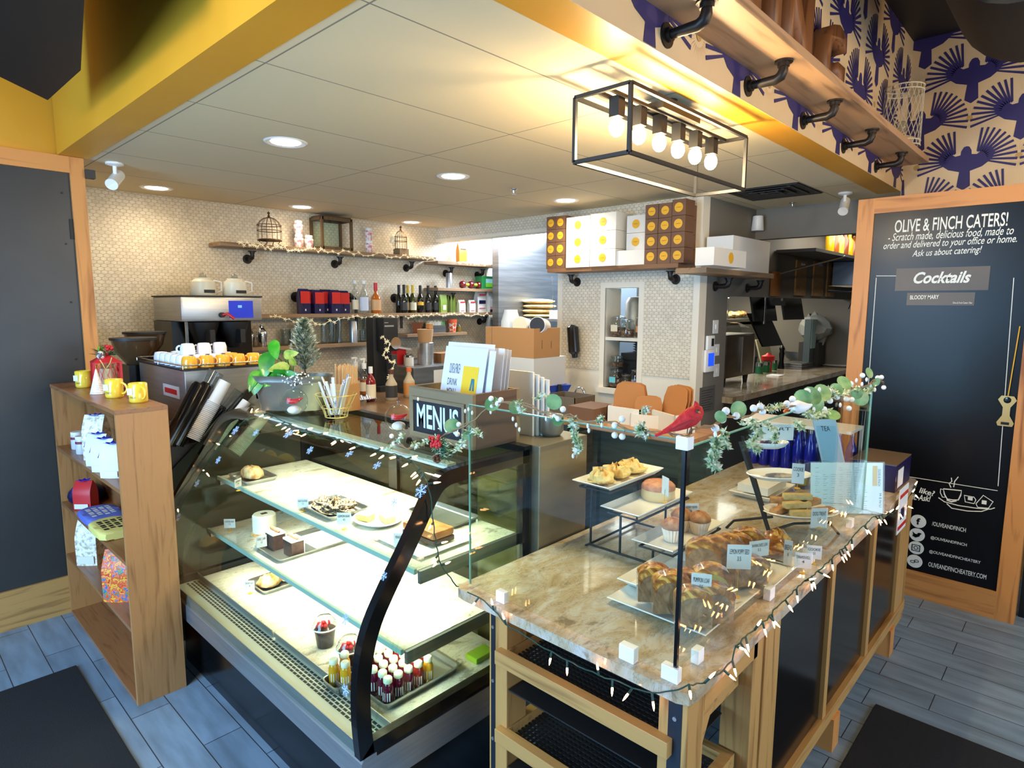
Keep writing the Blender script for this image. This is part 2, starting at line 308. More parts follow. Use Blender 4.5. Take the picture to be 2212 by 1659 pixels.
birds(b, cells, lambda u, v: (min(max(u, 0.93), 5.59), 1.186, max(v, 2.82)), 0.88, (0, -0.0008, 0))
st(b, 'wall_soffit', [M['wp'], M['wpi'], M['wps']])
# tiled long wall, steel clad kitchen walls, pillar with niche, header
st(B().box((1.0, 5.7, 0), (5.62, 5.78, 2.86)), 'wall_north', M['tileL'])
st(B().box((5.56, 5.69, 0), (5.66, 5.80, 2.9)), 'trim_1', M['white'])
M['ksteel'] = noisy('steel cladding', [(0.3, (128, 144, 156)), (0.7, (138, 154, 166))], (2, 2, 1), 0.5, metal=0.6)
st(B().box((5.64, 5.80, 0), (6.62, 5.90, 2.84)).box((6.55, 4.1, 0), (6.65, 5.90, 2.84)).box((6.55, 5.69, 0.0), (6.56, 5.80, 2.80)), 'wall_kitchen', M['ksteel'])
st(B().box((4.87, 2.50, 2.80), (9.1, 5.80, 2.86)), 'ceiling_kitchen', M['wht'])
b = B().box((4.75, 3.84, 2.69), (4.87, 5.7, 2.86)); st(b, 'trim_2', M['tileR'])
st(B().box((4.745, 3.84, 2.66), (4.88, 5.7, 2.692)), 'trim_3', M['white'])
NY0, NY1, NZ0, NZ1 = 2.945, 3.30, 1.19, 2.10
b = B().box((4.75, 2.38, 0), (4.87, NY0, 2.82)).box((4.75, NY1, 0), (4.87, 3.86, 2.82)).box((4.75, NY0, 0), (4.87, NY1, NZ0)).box((4.75, NY0, NZ1), (4.87, NY1, 2.82))
st(b, 'wall_pillar', M['white'])
b = B().box((4.742, 2.43, 1.335), (4.752, NY0 - 0.05, 2.82)).box((4.742, NY1 + 0.05, 1.345), (4.752, 3.80, 2.82)).box((4.742, NY0 - 0.05, NZ1 + 0.05), (4.752, NY1 + 0.05, 2.82)); st(b, 'wall_pillar_mosaic', M['tileR'])
b = B()
for a, c in (((4.74, NY0 - 0.05, NZ0 - 0.05), (4.755, NY0, NZ1 + 0.05)), ((4.74, NY1, NZ0 - 0.05), (4.755, NY1 + 0.05, NZ1 + 0.05)), ((4.74, NY0, NZ1), (4.755, NY1, NZ1 + 0.05)), ((4.70, NY0 - 0.06, NZ0 - 0.05), (4.87, NY1 + 0.06, NZ0)), ((4.87, NY1, NZ0), (5.0, NY1 + 0.02, NZ1)), ((4.87, NY0 - 0.02, NZ0), (5.0, NY0, NZ1)), ((4.87, NY0, NZ0 - 0.02), (5.0, NY1, NZ0)), ((4.76, NY0, 1.625), (5.0, NY1, 1.655)), ((4.745, 3.80, 0), (4.752, 3.862, 2.82)), ((4.738, 2.375, 0), (4.76, 2.43, 2.82))): b.box(a, c)
st(b, 'trim_niche', M['white'])
# grey wall with the kitchen pass
b = B().box((4.87, 2.38, 0), (5.28, 2.50, ZC)).box((5.28, 2.38, 2.03), (9.1, 2.50, ZC + 0.3)).box((5.28, 2.38, 0), (9.1, 2.50, 1.08)); st(b, 'wall_pass', M['gray'])
st(B().box((5.8, 1.0, 2.55), (5.9, 2.38, ZC + 0.02)), 'wall_header', M['gray'])
st(B().box((9.1, -3.2, 0), (9.2, 7.2, 3.9)), 'wall_far', M['gray']); st(B().box((5.28, 5.2, 0), (9.1, 5.3, 2.8)), 'wall_line', M['dsteel'])
st(B().box((5.285, 2.372, 0), (9.1, 2.38, 1.08)), 'baseboard_pass', M['gray2'])
st(B().box((5.26, 2.28, 1.085), (9.1, 2.95, 1.14)), 'trim_sill', M['marble'])
# black doors in an oak frame
b = B().box((-3.2, 4.59, 0.24), (0.975, 4.66, 2.72)); st(b, 'door_1', M['gdoor'])
st(B().box((0.975, 4.57, 0), (1.05, 4.72, 2.815)), 'trim_4', M['oak']); st(B().box((-3.2, 4.57, 2.72), (0.975, 4.66, 2.815)), 'trim_5', M['oakx']); st(B().box((-3.2, 4.572, 0), (0.975, 4.66, 0.24)), 'trim_6', M['pinex'])
st(B().box((-3.2, 4.60, 2.815), (1.0, 4.72, 3.9)), 'wall_left', M['yellow']); st(B().box((0.98, 4.72, 0), (1.06, 5.72, 2.86)), 'wall_jamb', M['white'])
b = B()
for z in (2.6, 2.3, 1.95, 1.6): b.cyl((0.93, 4.592, z), (0.93, 4.586, z), 0.006)
b.box((0.955, 4.583, 2.33), (0.975, 4.592, 2.45)); h = b.make('hinge', M['blk'], bpy.data.objects['door_1'])
# framed black sign panel
def frame_panel():
    y0, y1, x = 0.21, 1.255, 4.75
    st(B().box((x, y1 - 0.10, 0.0), (x + 0.12, y1, 2.66)).box((x, y0, 0.0), (x + 0.12, y0 + 0.10, 2.66)), 'trim_7', M['oak'])
    st(B().box((x, y0 + 0.1, 2.56), (x + 0.12, y1 - 0.1, 2.66)).box((x, y0 + 0.1, 0), (x + 0.12, y1 - 0.1, 0.18)), 'trim_8', M['oaky'])
    return st(B().box((x + 0.012, y0 + 0.1, 0.18), (x + 0.10, y1 - 0.1, 2.56)), 'door_2', M['gloss'])
SIGN = frame_panel()
st(B().box((4.9, -3.2, 0), (5.0, 0.20, 1.25)), 'wall_booth', M['gblk'])
# street side: windows behind the camera
b = B().box((-3.2, -3.2, 0), (-3.0, 4.6, 0.45)).box((-3.2, -3.2, 2.45), (-3.0, 4.6, 3.9)).box((-3.2, -3.2, 0.45), (-3.0, -0.3, 2.45)).box((-3.2, 4.4, 0.45), (-3.0, 4.6, 2.45)); st(b, 'wall_west', M['dk'])
b = B().box((-3.2, -3.2, 0), (9.1, -3.0, 0.35)).box((-3.2, -3.2, 2.25), (9.1, -3.0, 3.9)).box((-3.2, -3.2, 0.35), (-0.8, -3.0, 2.25)).box((4.1, -3.2, 0.35), (9.1, -3.0, 2.25)); st(b, 'wall_south', M['dk'])
b = B()
for y in (-0.3, 1.2, 2.75, 4.34): b.box((-3.06, y, 0.45), (-3.0, y + 0.06, 2.45))
st(b, 'window_1', M['blk'])
b = B()
for x in (-0.8, 0.8, 2.4, 4.04): b.box((x, -3.06, 0.35), (x + 0.06, -3.0, 2.25))
st(b, 'window_2', M['blk'])
# floor mats
m = tag(B().box((-1.4, 1.2, 0), (0.66, 3.84, 0.012), 0.004).make('floor_mat', M['mat']), 'black entrance mat on the grey plank floor before the bookcase', 'mat')
m = tag(B().box((1.6, -1.6, 0), (3.28, 0.625, 0.012), 0.004).make('floor_mat', M['mat']), 'black mat on the floor before the granite counter', 'mat')
# ---------------- ceiling fittings ----------------
LAMPM = emis('downlight', (255, 236, 205), 14)
def downlight(x, y, lab, p=28):
    t = thing('recessed_light', lab, 'light', (x, y, ZC), group='round recessed lights in the kitchen ceiling')
    B().lathe([(0.075, 0.0), (0.085, -0.001), (0.105, -0.006), (0.115, 0.0)], n=32, caps=False).make('trim_ring', M['wht'], t, 40)
    B().lathe([(0.0, -0.003), (0.076, -0.003)], n=32, caps=False).make('diffuser', LAMPM, t)
    lamp('downlight', 'SPOT', (x, y, ZC - 0.03), p, (1.0, 0.83, 0.58), 0.09, spot_size=rad(172), spot_blend=1.0)
for px, py, lab in ((617, 307, 'big recessed light nearest above the pastry case'), (338, 406, 'recessed light by the mosaic wall above the bookcase'), (652, 447, 'recessed light above the wire birdcage shelf'), (979, 381, 'recessed light in the middle of the ceiling'), (889, 480, 'recessed light above the slim birdcage in the corner'), (1222, 433, 'recessed light just before the stacked cake boxes')):
    p = at(px, py, 'z', ZC); downlight(p.x, p.y, lab, 13 if p.y > 4.5 else 38)
# cage pendant with six bulbs
BULB = emis('lit bulb', (255, 214, 150), 60)
t = thing('cage_light', 'black wire box ceiling light holding six glowing bulbs', 'light', (2.49, 1.42, 2.5))
X, Y, H, w = 0.50, 0.125, 0.24, 0.007; b = B()
for sx in (-1, 1):
    for sy in (-1, 1): b.box((sx * X - w, sy * Y - w, 0), (sx * X + w, sy * Y + w, H))
for z in (0, H):
    for s in (-1, 1): b.box((-X, s * Y - w, z - w), (X, s * Y + w, z + w)); b.box((s * X - w, -Y, z - w), (s * X + w, Y, z + w))
b.make('cage_frame', M['blk'], t)
B().box((-X, -0.03, H - 0.004), (X, -0.018, H + 0.008)).box((-X, 0.018, H - 0.004), (X, 0.03, H + 0.008)).box((-0.16, -0.06, H + 0.005), (0.16, 0.06, H + 0.032)).cyl((0, 0, H + 0.03), (0, 0, 0.32), 0.03).make('mounting_bar', M['blk'], t)
for k in range(6):
    x = -0.40 + k * 0.16
    B().box((x - 0.022, -0.022, 0.165), (x + 0.022, 0.022, H)).make('socket', M['blk'], t)
    B().ball((x, 0, 0.13), 0.030, 14, sz=1.25).make('bulb', BULB, t, 60)
for k in (0, 2, 3, 5): lamp('bulb_light', 'POINT', (2.09 + k * 0.16, 1.42, 2.585), 13, (1.0, 0.78, 0.46), 0.03)
for px, py, g in ((1110, 408, 'steel fire sprinkler head in the ceiling tiles above the case'), (1712, 438, 'fire sprinkler head beside the air vent')):
    p = at(px, py, 'z', ZC); t = thing('sprinkler', g, 'sprinkler', p)
    B().lathe([(0.03, 0), (0.028, -0.006), (0.012, -0.012), (0.01, -0.03)], n=14).make('escutcheon', M['chrome'], t, 40); B().lathe([(0.0, -0.034), (0.02, -0.036), (0.02, -0.038), (0, -0.039)], n=12).box((-0.012, -0.002, -0.035), (-0.009, 0.002, -0.01)).box((0.009, -0.002, -0.035), (0.012, 0.002, -0.01)).make('deflector', M['chrome'], t)
t = thing('air_vent', 'square louvred air vent in the ceiling before the kitchen', 'vent', (4.98, 1.92, ZC)); b = B()
for k in range(4):
    a = 0.27 - k * 0.065; z = -0.004 - 0.004 * k
    for s in (-1, 1): b.obox((s * a, -a, z), (-s * 0.035, 0, 0.01), (0, 2 * a, 0), (0, 0, -0.004)); b.obox((-a, s * a, z), (0, -s * 0.035, 0.01), (2 * a, 0, 0), (0, 0, -0.004))
b.make('louver', M['dk'], t); B().box((-0.28, -0.28, -0.002), (0.28, 0.28, 0)).make('backing', M['blk'], t)
def camera_thing(p, d, lab):
    t = thing('security_camera', lab, 'camera', p); d = Vector(d).normalized()
    B().lathe([(0.05, 0), (0.05, -0.012), (0.02, -0.02)], n=20).cyl((0, 0, -0.01), (0, 0, -0.07), 0.012).make('bracket', M['wht'], t, 40)
    c = Vector((0, 0, -0.10)); B().tube([c - d * 0.08, c - d * 0.075, c + d * 0.07, c + d * 0.085, c + d * 0.08], [0.025, 0.034, 0.034, 0.036, 0.03], 20).make('housing', M['wht'], t, 40)
    B().cyl(c + d * 0.078, c + d * 0.082, 0.029, n=20).make('lens', M['gblk'], t)
camera_thing(at(247, 352, 'z', ZC), (-0.5, -0.75, -0.55), 'white bullet security camera under the ceiling beside the oak frame')
camera_thing(at(1826, 416, 'z', ZC), (-0.6, -0.1, -0.45), 'white bullet security camera above the gloss black sign')
# black duct overhead
t = tag(B().prism([(0.74, 3.15), (0.73, 3.72), (0.52, 3.49), (0.0, 3.1), (0.0, 2.3), (0.55, 2.2)], 'z', 2.9, 3.9).make('ceiling_duct', M['blk']), 'black boxed duct hanging in the dining room ceiling', 'duct')
tag(B().lathe([(0.0, 0), (0.22, 0.02), (0.36, 0.12), (0.4, 0.3), (0.4, 0.9)], n=28, axis='x').make('ceiling_duct', M['blk'], smooth=40, loc=(3.6, 0.35, 3.66)), 'fat round black air duct above the wooden letters', 'duct')
tag(B().box((0, 0, 0), (0.05, 0.05, 0.05)).make('door_sensor', M['dk'], loc=(1.05, 4.54, 2.70)), 'small dark sensor box on the corner of the oak frame', 'sensor')
# overhead plank shelf on pipe brackets, letters
t = thing('overhead_shelf', 'long wood plank shelf on the bird wallpaper above the counter', 'shelf', (3.3, 1.19, 2.95))
B().box((-2.3, -0.22, 0), (2.0, 0.0, 0.04), 0.003).make('plank', M['plank'], t)
def bracket(name, parent, o, up, out, L_=0.10, r=0.013, flip=1):
    """pipe elbow: wall flange at o, pipe out along `out`, elbow up to a top flange"""
    o = Vector(o); up = Vector(up); out = Vector(out); b = B()
    def fl(c, n, R=0.042):
        b.tube([c, c + n * 0.008, c + n * 0.009, c + n * 0.024], [R, R, r * 1.5, r * 1.5], 20)
    fl(o, out); c = o + out * L_; k = 0.03
    b.tube([o + out * 0.01, c - out * k, c - out * k * 0.3 + up * k * 0.3, c + up * k, c + up * 0.062], [r, r * 1.25, r * 1.35, r * 1.25, r], 12); fl(c + up * 0.068, -up, 0.036)
    return b.make(name, M['pipe'], parent, 40)
for x in (2.04, 2.73, 3.41, 4.10, 4.83): bracket('pipe_bracket', t, (x - 3.3, 0, -0.068), (0, 0, 1), (0, -1, 0), 0.15, 0.016)
M['letter'] = wood('stained letter wood', (132, 84, 48), (78, 44, 26), 'z', 1.6); M['letter2'] = wood('red brown letter side', (110, 56, 34), (66, 32, 22), 'z', 1.6)
def letter(ch, x, lab, w=0.30, h=0.42):
    t = thing('wooden_letter', lab, 'letter', (x, 1.08, 2.99)); o = text(ch, w, h, M['letter'], t, (-w / 2, -0.0, 0), (1, 0, 0), (0, 0, 1), 'letter_face', bold=0.02)
    md = o.modifiers.new('s', 'SOLIDIFY'); md.thickness = 0.09; md.offset = -1
letter('N', 3.02, 'tall stained wooden letter N on the overhead plank', 0.30); letter('I', 2.74, 'slim stained wooden letter beside the letter N on the plank', 0.08); letter('G', 3.52, 'lowest stained wooden letter G at the end of the word on the plank', 0.30, 0.36); letter('N', 2.42, 'first stained wooden letter on the overhead plank by the frame edge', 0.30)
t = thing('mesh_lantern', 'white wire mesh lantern at the far end of the overhead plank', 'lantern', (4.95, 1.08, 2.99))
M['mesh'] = base('white wire', (226, 214, 184), 0.5); b = B()
for k in range(22):
    for sg in (1, -1): b.tube([(0.115 * cos(2 * pi * k / 22 + sg * s * 1.2), 0.115 * sin(2 * pi * k / 22 + sg * s * 1.2), 0.02 + 0.38 * s) for s in [i / 8 for i in range(9)]], 0.0016, 4)
for z in (0.02, 0.05, 0.37, 0.40): b.tube([(0.116 * cos(a), 0.116 * sin(a), z) for a in [2 * pi * i / 24 for i in range(24)]], 0.004, 5, True)
b.make('mesh_cage', M['mesh'], t); B().lathe([(0.06, 0), (0.06, 0.02), (0.02, 0.03), (0.02, 0.1)], n=16).make('lamp_base', M['dk'], t, 40); B().ball((0, 0, 0.15), 0.04).make('bulb', M['vessel'], t, 60)
# kitchen light panel
t = thing('ceiling_light_panel', 'bright white light panel in the kitchen ceiling beyond the header', 'light', (5.6, 5.2, 2.79)); B().box((-0.6, -0.75, -0.012), (0.62, 0.42, 0)).make('diffuser', emis('panel light', (225, 235, 255), 9), t); B().box((-0.63, -0.78, -0.018), (0.65, -0.75, 0)).box((-0.63, 0.42, -0.018), (0.65, 0.45, 0)).make('frame', M['wht'], t)
lamp('kitchen_panel', 'AREA', (5.6, 5.0, 2.76), 60, (0.80, 0.90, 1.0), 1.1, 1.1)
lamp('kitchen_line', 'AREA', (7.2, 3.8, 2.7), 26, (0.98, 0.97, 0.9), 2.0, 1.0)
lamp('kitchen_pass', 'AREA', (7.2, 1.9, 2.78), 15, (1.0, 0.93, 0.8), 1.2, 0.5)
# ---------------- bookcase ----------------
t = thing('bookcase', 'tall narrow brown laminate bookcase against the black door', 'bookcase', (0.785, 3.23, 0)); D, WD, H = 0.222, 1.34, 1.46
B().box((0, 0, 0), (D, 0.02, H - 0.02), 0.001).make('side_panel', M['lam'], t); B().box((0, WD - 0.02, 0), (D, WD, H - 0.02), 0.001).make('side_panel', M['lam'], t)
B().box((-0.004, -0.002, H - 0.02), (D, WD, H), 0.001).make('top', M['lamy'], t); B().box((D - 0.006, 0.02, 0), (D, WD - 0.02, H - 0.02)).make('back_panel', M['lamy'], t)
for z in (0.0, 0.375, 0.71, 1.06): B().box((0.0, 0.02, z), (D - 0.006, WD - 0.02, z + 0.02)).make('shelf', M['lamy'], t)
BS = (0.395, 0.73, 1.08)
# ---------------- pastry case ----------------
CY0, CY1 = 1.65, 3.50
t = thing('display_case', 'curved glass refrigerated pastry case with steel base', 'display case', (1.03, CY0, 0)); CASE = t
T_ = lambda x, y, z: (x - 1.03, y - CY0, z)
B().box(T_(1.10, 1.68, 0.0), T_(1.86, CY1, 0.30)).make('base', M['gblk'], t)
b = B().prism([(0.0, 0.34), (0.0, 0.425), (0.015, 0.44), (0.06, 0.44), (0.06, 0.425), (0.83, 0.425), (0.83, 0.30), (0.05, 0.30)], 'y', 0, CY1 - CY0); b.make('steel_apron', M['steel'], t)
B().prism([(0.005, 0.4405), (0.012, 0.475), (0.015, 0.475), (0.009, 0.4405)], 'y', 0.02, CY1 - CY0 - 0.0).make('glass_channel', M['steel'], t)
B().box(T_(1.19, 1.68, 0.44), T_(1.83, CY1 - 0.03, 0.452)).make('deck_panel', M['deck'], t)
M['duct'] = base('pale grille metal', (214, 216, 196), 0.4, metal=0.2); b = B().box(T_(1.055, 1.67, 0.4405), T_(1.185, CY1 - 0.02, 0.447)); b.make('air_grille', M['duct'], t)
b = B()
for r in range(4):
    k = 0
    y = 1.72 + (0.012 if r % 2 else 0)
    while y < CY1 - 0.06:
        b.box(T_(1.108 + r * 0.017, y, 0.447), T_(1.118 + r * 0.017, y + 0.022, 0.4478)); y += 0.028
b.make('grille_slots', M['dk'], t)
B().prism([(0.150, 0.445), (0.142, 0.485), (0.145, 0.485), (0.156, 0.45)], 'y', 0.03, 0.92).prism([(0.150, 0.445), (0.142, 0.485), (0.145, 0.485), (0.156, 0.45)], 'y', 0.94, CY1 - CY0 - 0.03).make('grille_lip', M['steel'], t)
# curve of the end frame: outer outline (x, z) in the plane of the case end
CUR = [(1.026, 0.44), (1.017, 0.56), (1.018, 0.687), (1.036, 0.81), (1.072, 0.91), (1.13, 1.005), (1.20, 1.105), (1.275, 1.215), (1.325, 1.290), (1.365, 1.332), (1.41, 1.352), (1.457, 1.358), (1.56, 1.359), (1.86, 1.36)]
def offs(c, d):
    o = []
    for i, (x, z) in enumerate(c):
        a = c[max(i - 1, 0)]; e = c[min(i + 1, len(c) - 1)]; tx, tz = e[0] - a[0], e[1] - a[1]; l = math.hypot(tx, tz); o.append((x + tz / l * d, z - tx / l * d))
    return o
def smooth(c, n=4):
    o = []
    for i in range(len(c) - 1):
        p0, p1, p2, p3 = c[max(i - 1, 0)], c[i], c[i + 1], c[min(i + 2, len(c) - 1)]
        for k in range(n):
            t_ = k / n; o.append(tuple(0.5 * (2 * p1[j] + (p2[j] - p0[j]) * t_ + (2 * p0[j] - 5 * p1[j] + 4 * p2[j] - p3[j]) * t_ ** 2 + (3 * p1[j] - p0[j] - 3 * p2[j] + p3[j]) * t_ ** 3) for j in (0, 1)))
    return o + [c[-1]]
CUR = smooth(CUR); IN = offs(CUR, 0.055)
for ya, yb, nm in ((0, 0.035, 'end_frame'), (CY1 - CY0 - 0.035, CY1 - CY0, 'end_frame')):
    b = B(); IN2 = [(x - 1.03, z) for x, z in IN]; OU = [(x - 1.03, z) for x, z in CUR]
    for (a, e), (c, d) in zip(zip(OU, OU[1:]), zip(IN2, IN2[1:])): b.prism([a, e, d, c], 'y', ya, yb)
    b.prism([(0.0, 0.44), (0.83, 0.44), (0.83, 0.485), (0.05, 0.485)], 'y', ya, yb).prism([(0.79, 0.44), (0.83, 0.44), (0.83, 1.36), (0.79, 1.36)], 'y', ya, yb)
    b.make(nm, M['gblk'], t, 30)
    B().prism([(0.04, 0.48)] + [(x, z) for x, z in IN2[1:]] + [(0.80, 0.48)], 'y', ya + 0.014, ya + 0.018).make('end_glass', M['cglass'], t)
b = B()
GC = [c for c in CUR if c[0] < 1.46]; r0 = [b.bm.verts.new((x - 1.03, 0.036, z)) for x, z in GC]; r1 = [b.bm.verts.new((x - 1.03, CY1 - CY0 - 0.036, z)) for x, z in GC]
b.skin([r0, r1], False, False)
b.make('curved_glass', M['cglass'], t, 60)
B().box((0.42, 0.036, 1.355), (0.83, CY1 - CY0 - 0.036, 1.361)).make('top_glass', M['cglass'], t)
B().box((0.82, 0.03, 0.42), (0.83, 0.9, 1.355)).box((0.82, 0.95, 0.42), (0.83, CY1 - CY0 - 0.03, 1.355)).make('rear_door', glass('rear door glass', (214, 216, 190), 1.4), t)
B().box((0.80, 0.0, 1.35), (0.84, CY1 - CY0, 1.375)).box((0.81, 0.89, 0.44), (0.84, 0.96, 1.36)).make('rear_rail', M['gblk'], t)
def case_shelf(z, x0, x1, th, nm):
    s = B().box(T_(x0, 1.70, z - 0.012), T_(x1, CY1 - 0.05, z)).make(nm, M['deck'], t)
    B().box(T_(x0 - 0.012, 1.70, z - 0.014), T_(x0, CY1 - 0.05, z + 0.006)).make('shelf_edge', base('pale teal edge', (150, 178, 168), 0.3), s)
    B().box(T_(x0 + 0.004, 1.685, z - 0.05), T_(x1, 1.70, z - 0.002)).box(T_(x0 + 0.004, CY1 - 0.05, z - 0.05), T_(x1, CY1 - 0.035, z - 0.002)).make('shelf_bracket', M['dsteel'], s)
    B().box(T_(x0 + 0.03, 1.75, z - 0.026), T_(x0 + 0.055, CY1 - 0.1, z - 0.013)).make('light_strip', emis('case light', (255, 250, 214), 3), s)
case_shelf(1.0, 1.31, 1.83, 0.012, 'upper_shelf'); case_shelf(0.72, 1.245, 1.80, 0.012, 'lower_shelf')
b = B().box(T_(1.50, 1.75, 1.325), T_(1.545, CY1 - 0.1, 1.345)); b.make('light_strip', M['wht'], t)
CW = (1.0, 0.97, 0.78)
lamp('case_light', 'AREA', (1.52, 2.45, 1.318), 9.5, CW, 0.05, 1.4, rot=(0, rad(-14), 0), spread=rad(140))
lamp('case_light', 'AREA', (1.36, 2.35, 0.968), 9, CW, 0.05, 1.2, rot=(0, rad(-28), 0), spread=rad(125))
lamp('case_light', 'AREA', (1.32, 2.55, 0.69), 4.6, CW, 0.05, 1.6, rot=(0, rad(-20), 0), spread=rad(130))
# side cabinet behind the case end
tag(B().box((1.875, 1.61, 0), (2.20, 1.98, 1.375), 0.004).make('steel_cabinet', noisy('brown steel', [(0.3, (128, 118, 100)), (0.7, (146, 134, 114))], (3, 3, 12), 0.35, metal=0.5)), 'upright brown steel cabinet between the pastry case and counter', 'cabinet')
# ---------------- granite counter ----------------
t = thing('service_counter', 'granite topped oak counter with black panels beside the case', 'counter', (1.40, 0.683, 0)); O = Vector((1.40, 0.683, 0)); R_ = lambda a: tuple(Vector(a) - O)
b = B(); pts = [(1.40, 1.55), (1.402, 0.72), (1.415, 0.69), (1.445, 0.683), (4.17, 0.683), (4.21, 0.70), (4.22, 0.74), (4.22, 1.60), (1.43, 1.60), (1.405, 1.585)]
b.prism([(x - O.x, y - O.y) for x, y in pts], 'z', 0.905, 0.94); b.make('granite_top', M['marble'], t)
OAK = M['pine']
def leg(a, c, strip=None, m=None):
    l = B().box(R_(a), R_(c), 0.003).make('leg', m or OAK, t)
    if strip:
        B().box(R_(strip[0]), R_(strip[1])).make('metal_strip', base('dark strip', (40, 46, 56), 0.35, metal=0.4), l)
        bb = B()
        for z in (0.2, 0.42, 0.64, 0.84): bb.cyl(R_((strip[0][0], (strip[0][1] + strip[1][1]) / 2, z)), R_((strip[0][0] - 0.003, (strip[0][1] + strip[1][1]) / 2, z)), 0.006)
        bb.make('bolt', M['steel'], l)
leg((1.43, 1.365, 0), (1.53, 1.45, 0.905), ((1.428, 1.42, 0), (1.43, 1.44, 0.9))); leg((1.43, 0.70, 0), (1.53, 0.785, 0.905), ((1.428, 0.715, 0), (1.43, 0.755, 0.9)))
B().box(R_((1.53, 0.70, 0.83)), R_((1.9, 0.73, 0.905))).prism([(1.53 - O.x, 0.83), (1.60 - O.x, 0.83), (1.53 - O.x, 0.72)], 'y', 0.02, 0.045).make('apron_rail', M['pinex'], t)
leg((1.87, 0.70, 0), (2.10, 0.80, 0.905)); B().box(R_((1.95, 0.694, 0)), R_((2.02, 0.702, 0.905))).make('batten', OAK, t)
leg((1.90, 1.35, 0), (2.0, 1.45, 0.905))
B().box(R_((2.10, 0.712, 0.20)), R_((3.92, 0.73, 0.905))).make('front_panel', M['gblk'], t); B().box(R_((4.0, 0.75, 0.2)), R_((4.16, 1.55, 0.905))).box(R_((2.0, 1.5, 0)), R_((4.1, 1.55, 0.905))).make('body_panel', M['dk'], t)
for x0, x1 in ((2.655, 2.70), (3.305, 3.36)): B().box(R_((x0, 0.695, 0.2)), R_((x1, 0.72, 0.905))).make('slat', OAK, t)
leg((3.92, 0.695, 0.1), (4.16, 0.76, 0.905)); B().box(R_((2.10, 0.69, 0.155)), R_((4.16, 0.73, 0.215))).make('bottom_rail', M['pinex'], t)
for x in (2.78, 3.80): B().box(R_((x, 0.68, 0)), R_((x + 0.09, 0.77, 0.155))).make('foot', M['oak'], t)
B().box(R_((1.53, 0.70, 0.885)), R_((4.15, 0.715, 0.905))).make('edge_rail', M['pinex'], t)
# wire baskets in wood frames under the near end
M['wirem'] = base('black mesh', (26, 28, 30), 0.4)
def tray_frame(z, lab):
    X1, Y1, h = 0.46, 0.655, 0.05
    b = B().box((0, 0, 0), (0.035, Y1, h), 0.002).box((X1 - 0.035, 0, 0), (X1, Y1, h), 0.002).box((0.035, 0, 0), (X1 - 0.035, 0.035, h)).box((0.035, Y1 - 0.035, 0), (X1 - 0.035, Y1, h)); k = b.make('basket_drawer', M['piney'], t, loc=(0.0, 0.057, z)); k['label'] = lab
    b = B(); y = 0.045
    while y < Y1 - 0.04: b.box((0.03, y, 0.012), (X1 - 0.03, y + 0.007, 0.016)); y += 0.0185
    x = 0.045
    while x < X1 - 0.04: b.box((x, 0.03, 0.013), (x + 0.007, Y1 - 0.03, 0.017)); x += 0.0185
    b.make('wire_mesh', M['wirem'], k); B().box((0.035, 0.035, -0.10), (X1 - 0.035, Y1 - 0.035, -0.095)).make('liner', M['blk'], k)
tray_frame(0.73, 'upper oak framed black mesh basket under the granite top'); tray_frame(0.44, 'lower oak framed black mesh basket under the counter'); tray_frame(0.15, 'bottom mesh basket near the floor under the counter')
# sneeze guard
t = thing('glass_guard', 'clear glass sneeze guard standing on the granite counter', 'glass guard', (1.44, 0.745, 0.94))
B().box((-0.004, 0.0, 0.012), (0.004, 0.815, 0.665)).make('side_pane', M['glass'], t); B().box((-0.004, 0, 0.012), (-0.0035, 0.0, 0.66))
B().box((0.004, -0.004, 0.035), (1.82, 0.004, 0.645)).make('front_pane', M['glass'], t)
B().box((-0.006, -0.006, 0.01), (0.004, 0.004, 0.66)).make('corner_edge', M['gblk'], t); B().box((1.817, -0.004, 0.035), (1.82, 0.004, 0.645)).make('polished_edge', M['edge'], t); B().box((-0.003, 0.811, 0.012), (0.003, 0.815, 0.665)).make('polished_edge', M['edge'], t)
B().box((-0.004, 0.0, 0.662), (0.004, 0.815, 0.666)).make('top_edge', M['edge'], t); B().box((0.004, -0.003, 0.642), (1.82, 0.003, 0.646)).make('top_edge', M['edge'], t)
B().box((0.01, 0.81, 0.35), (1.25, 0.818, 0.356)).box((0.008, 0.02, 0.47), (0.9, 0.3, 0.474))
for a, c in (((-0.012, 0.632, 0), (0.010, 0.672, 0.040)), ((-0.014, 0.122, 0), (0.012, 0.172, 0.046)), ((-0.014, -0.014, 0), (0.010, 0.036, 0.042)), ((0.11, -0.012, 0), (0.145, 0.012, 0.042)), ((0.635, -0.012, 0), (0.68, 0.012, 0.042)), ((1.055, -0.012, 0), (1.10, 0.012, 0.042)), ((1.60, -0.012, 0), (1.64, 0.012, 0.042)), ((-0.017, -0.017, 0.642), (0.017, 0.017, 0.676))): B().box(a, c, 0.002).make('clamp', M['wht'], t)
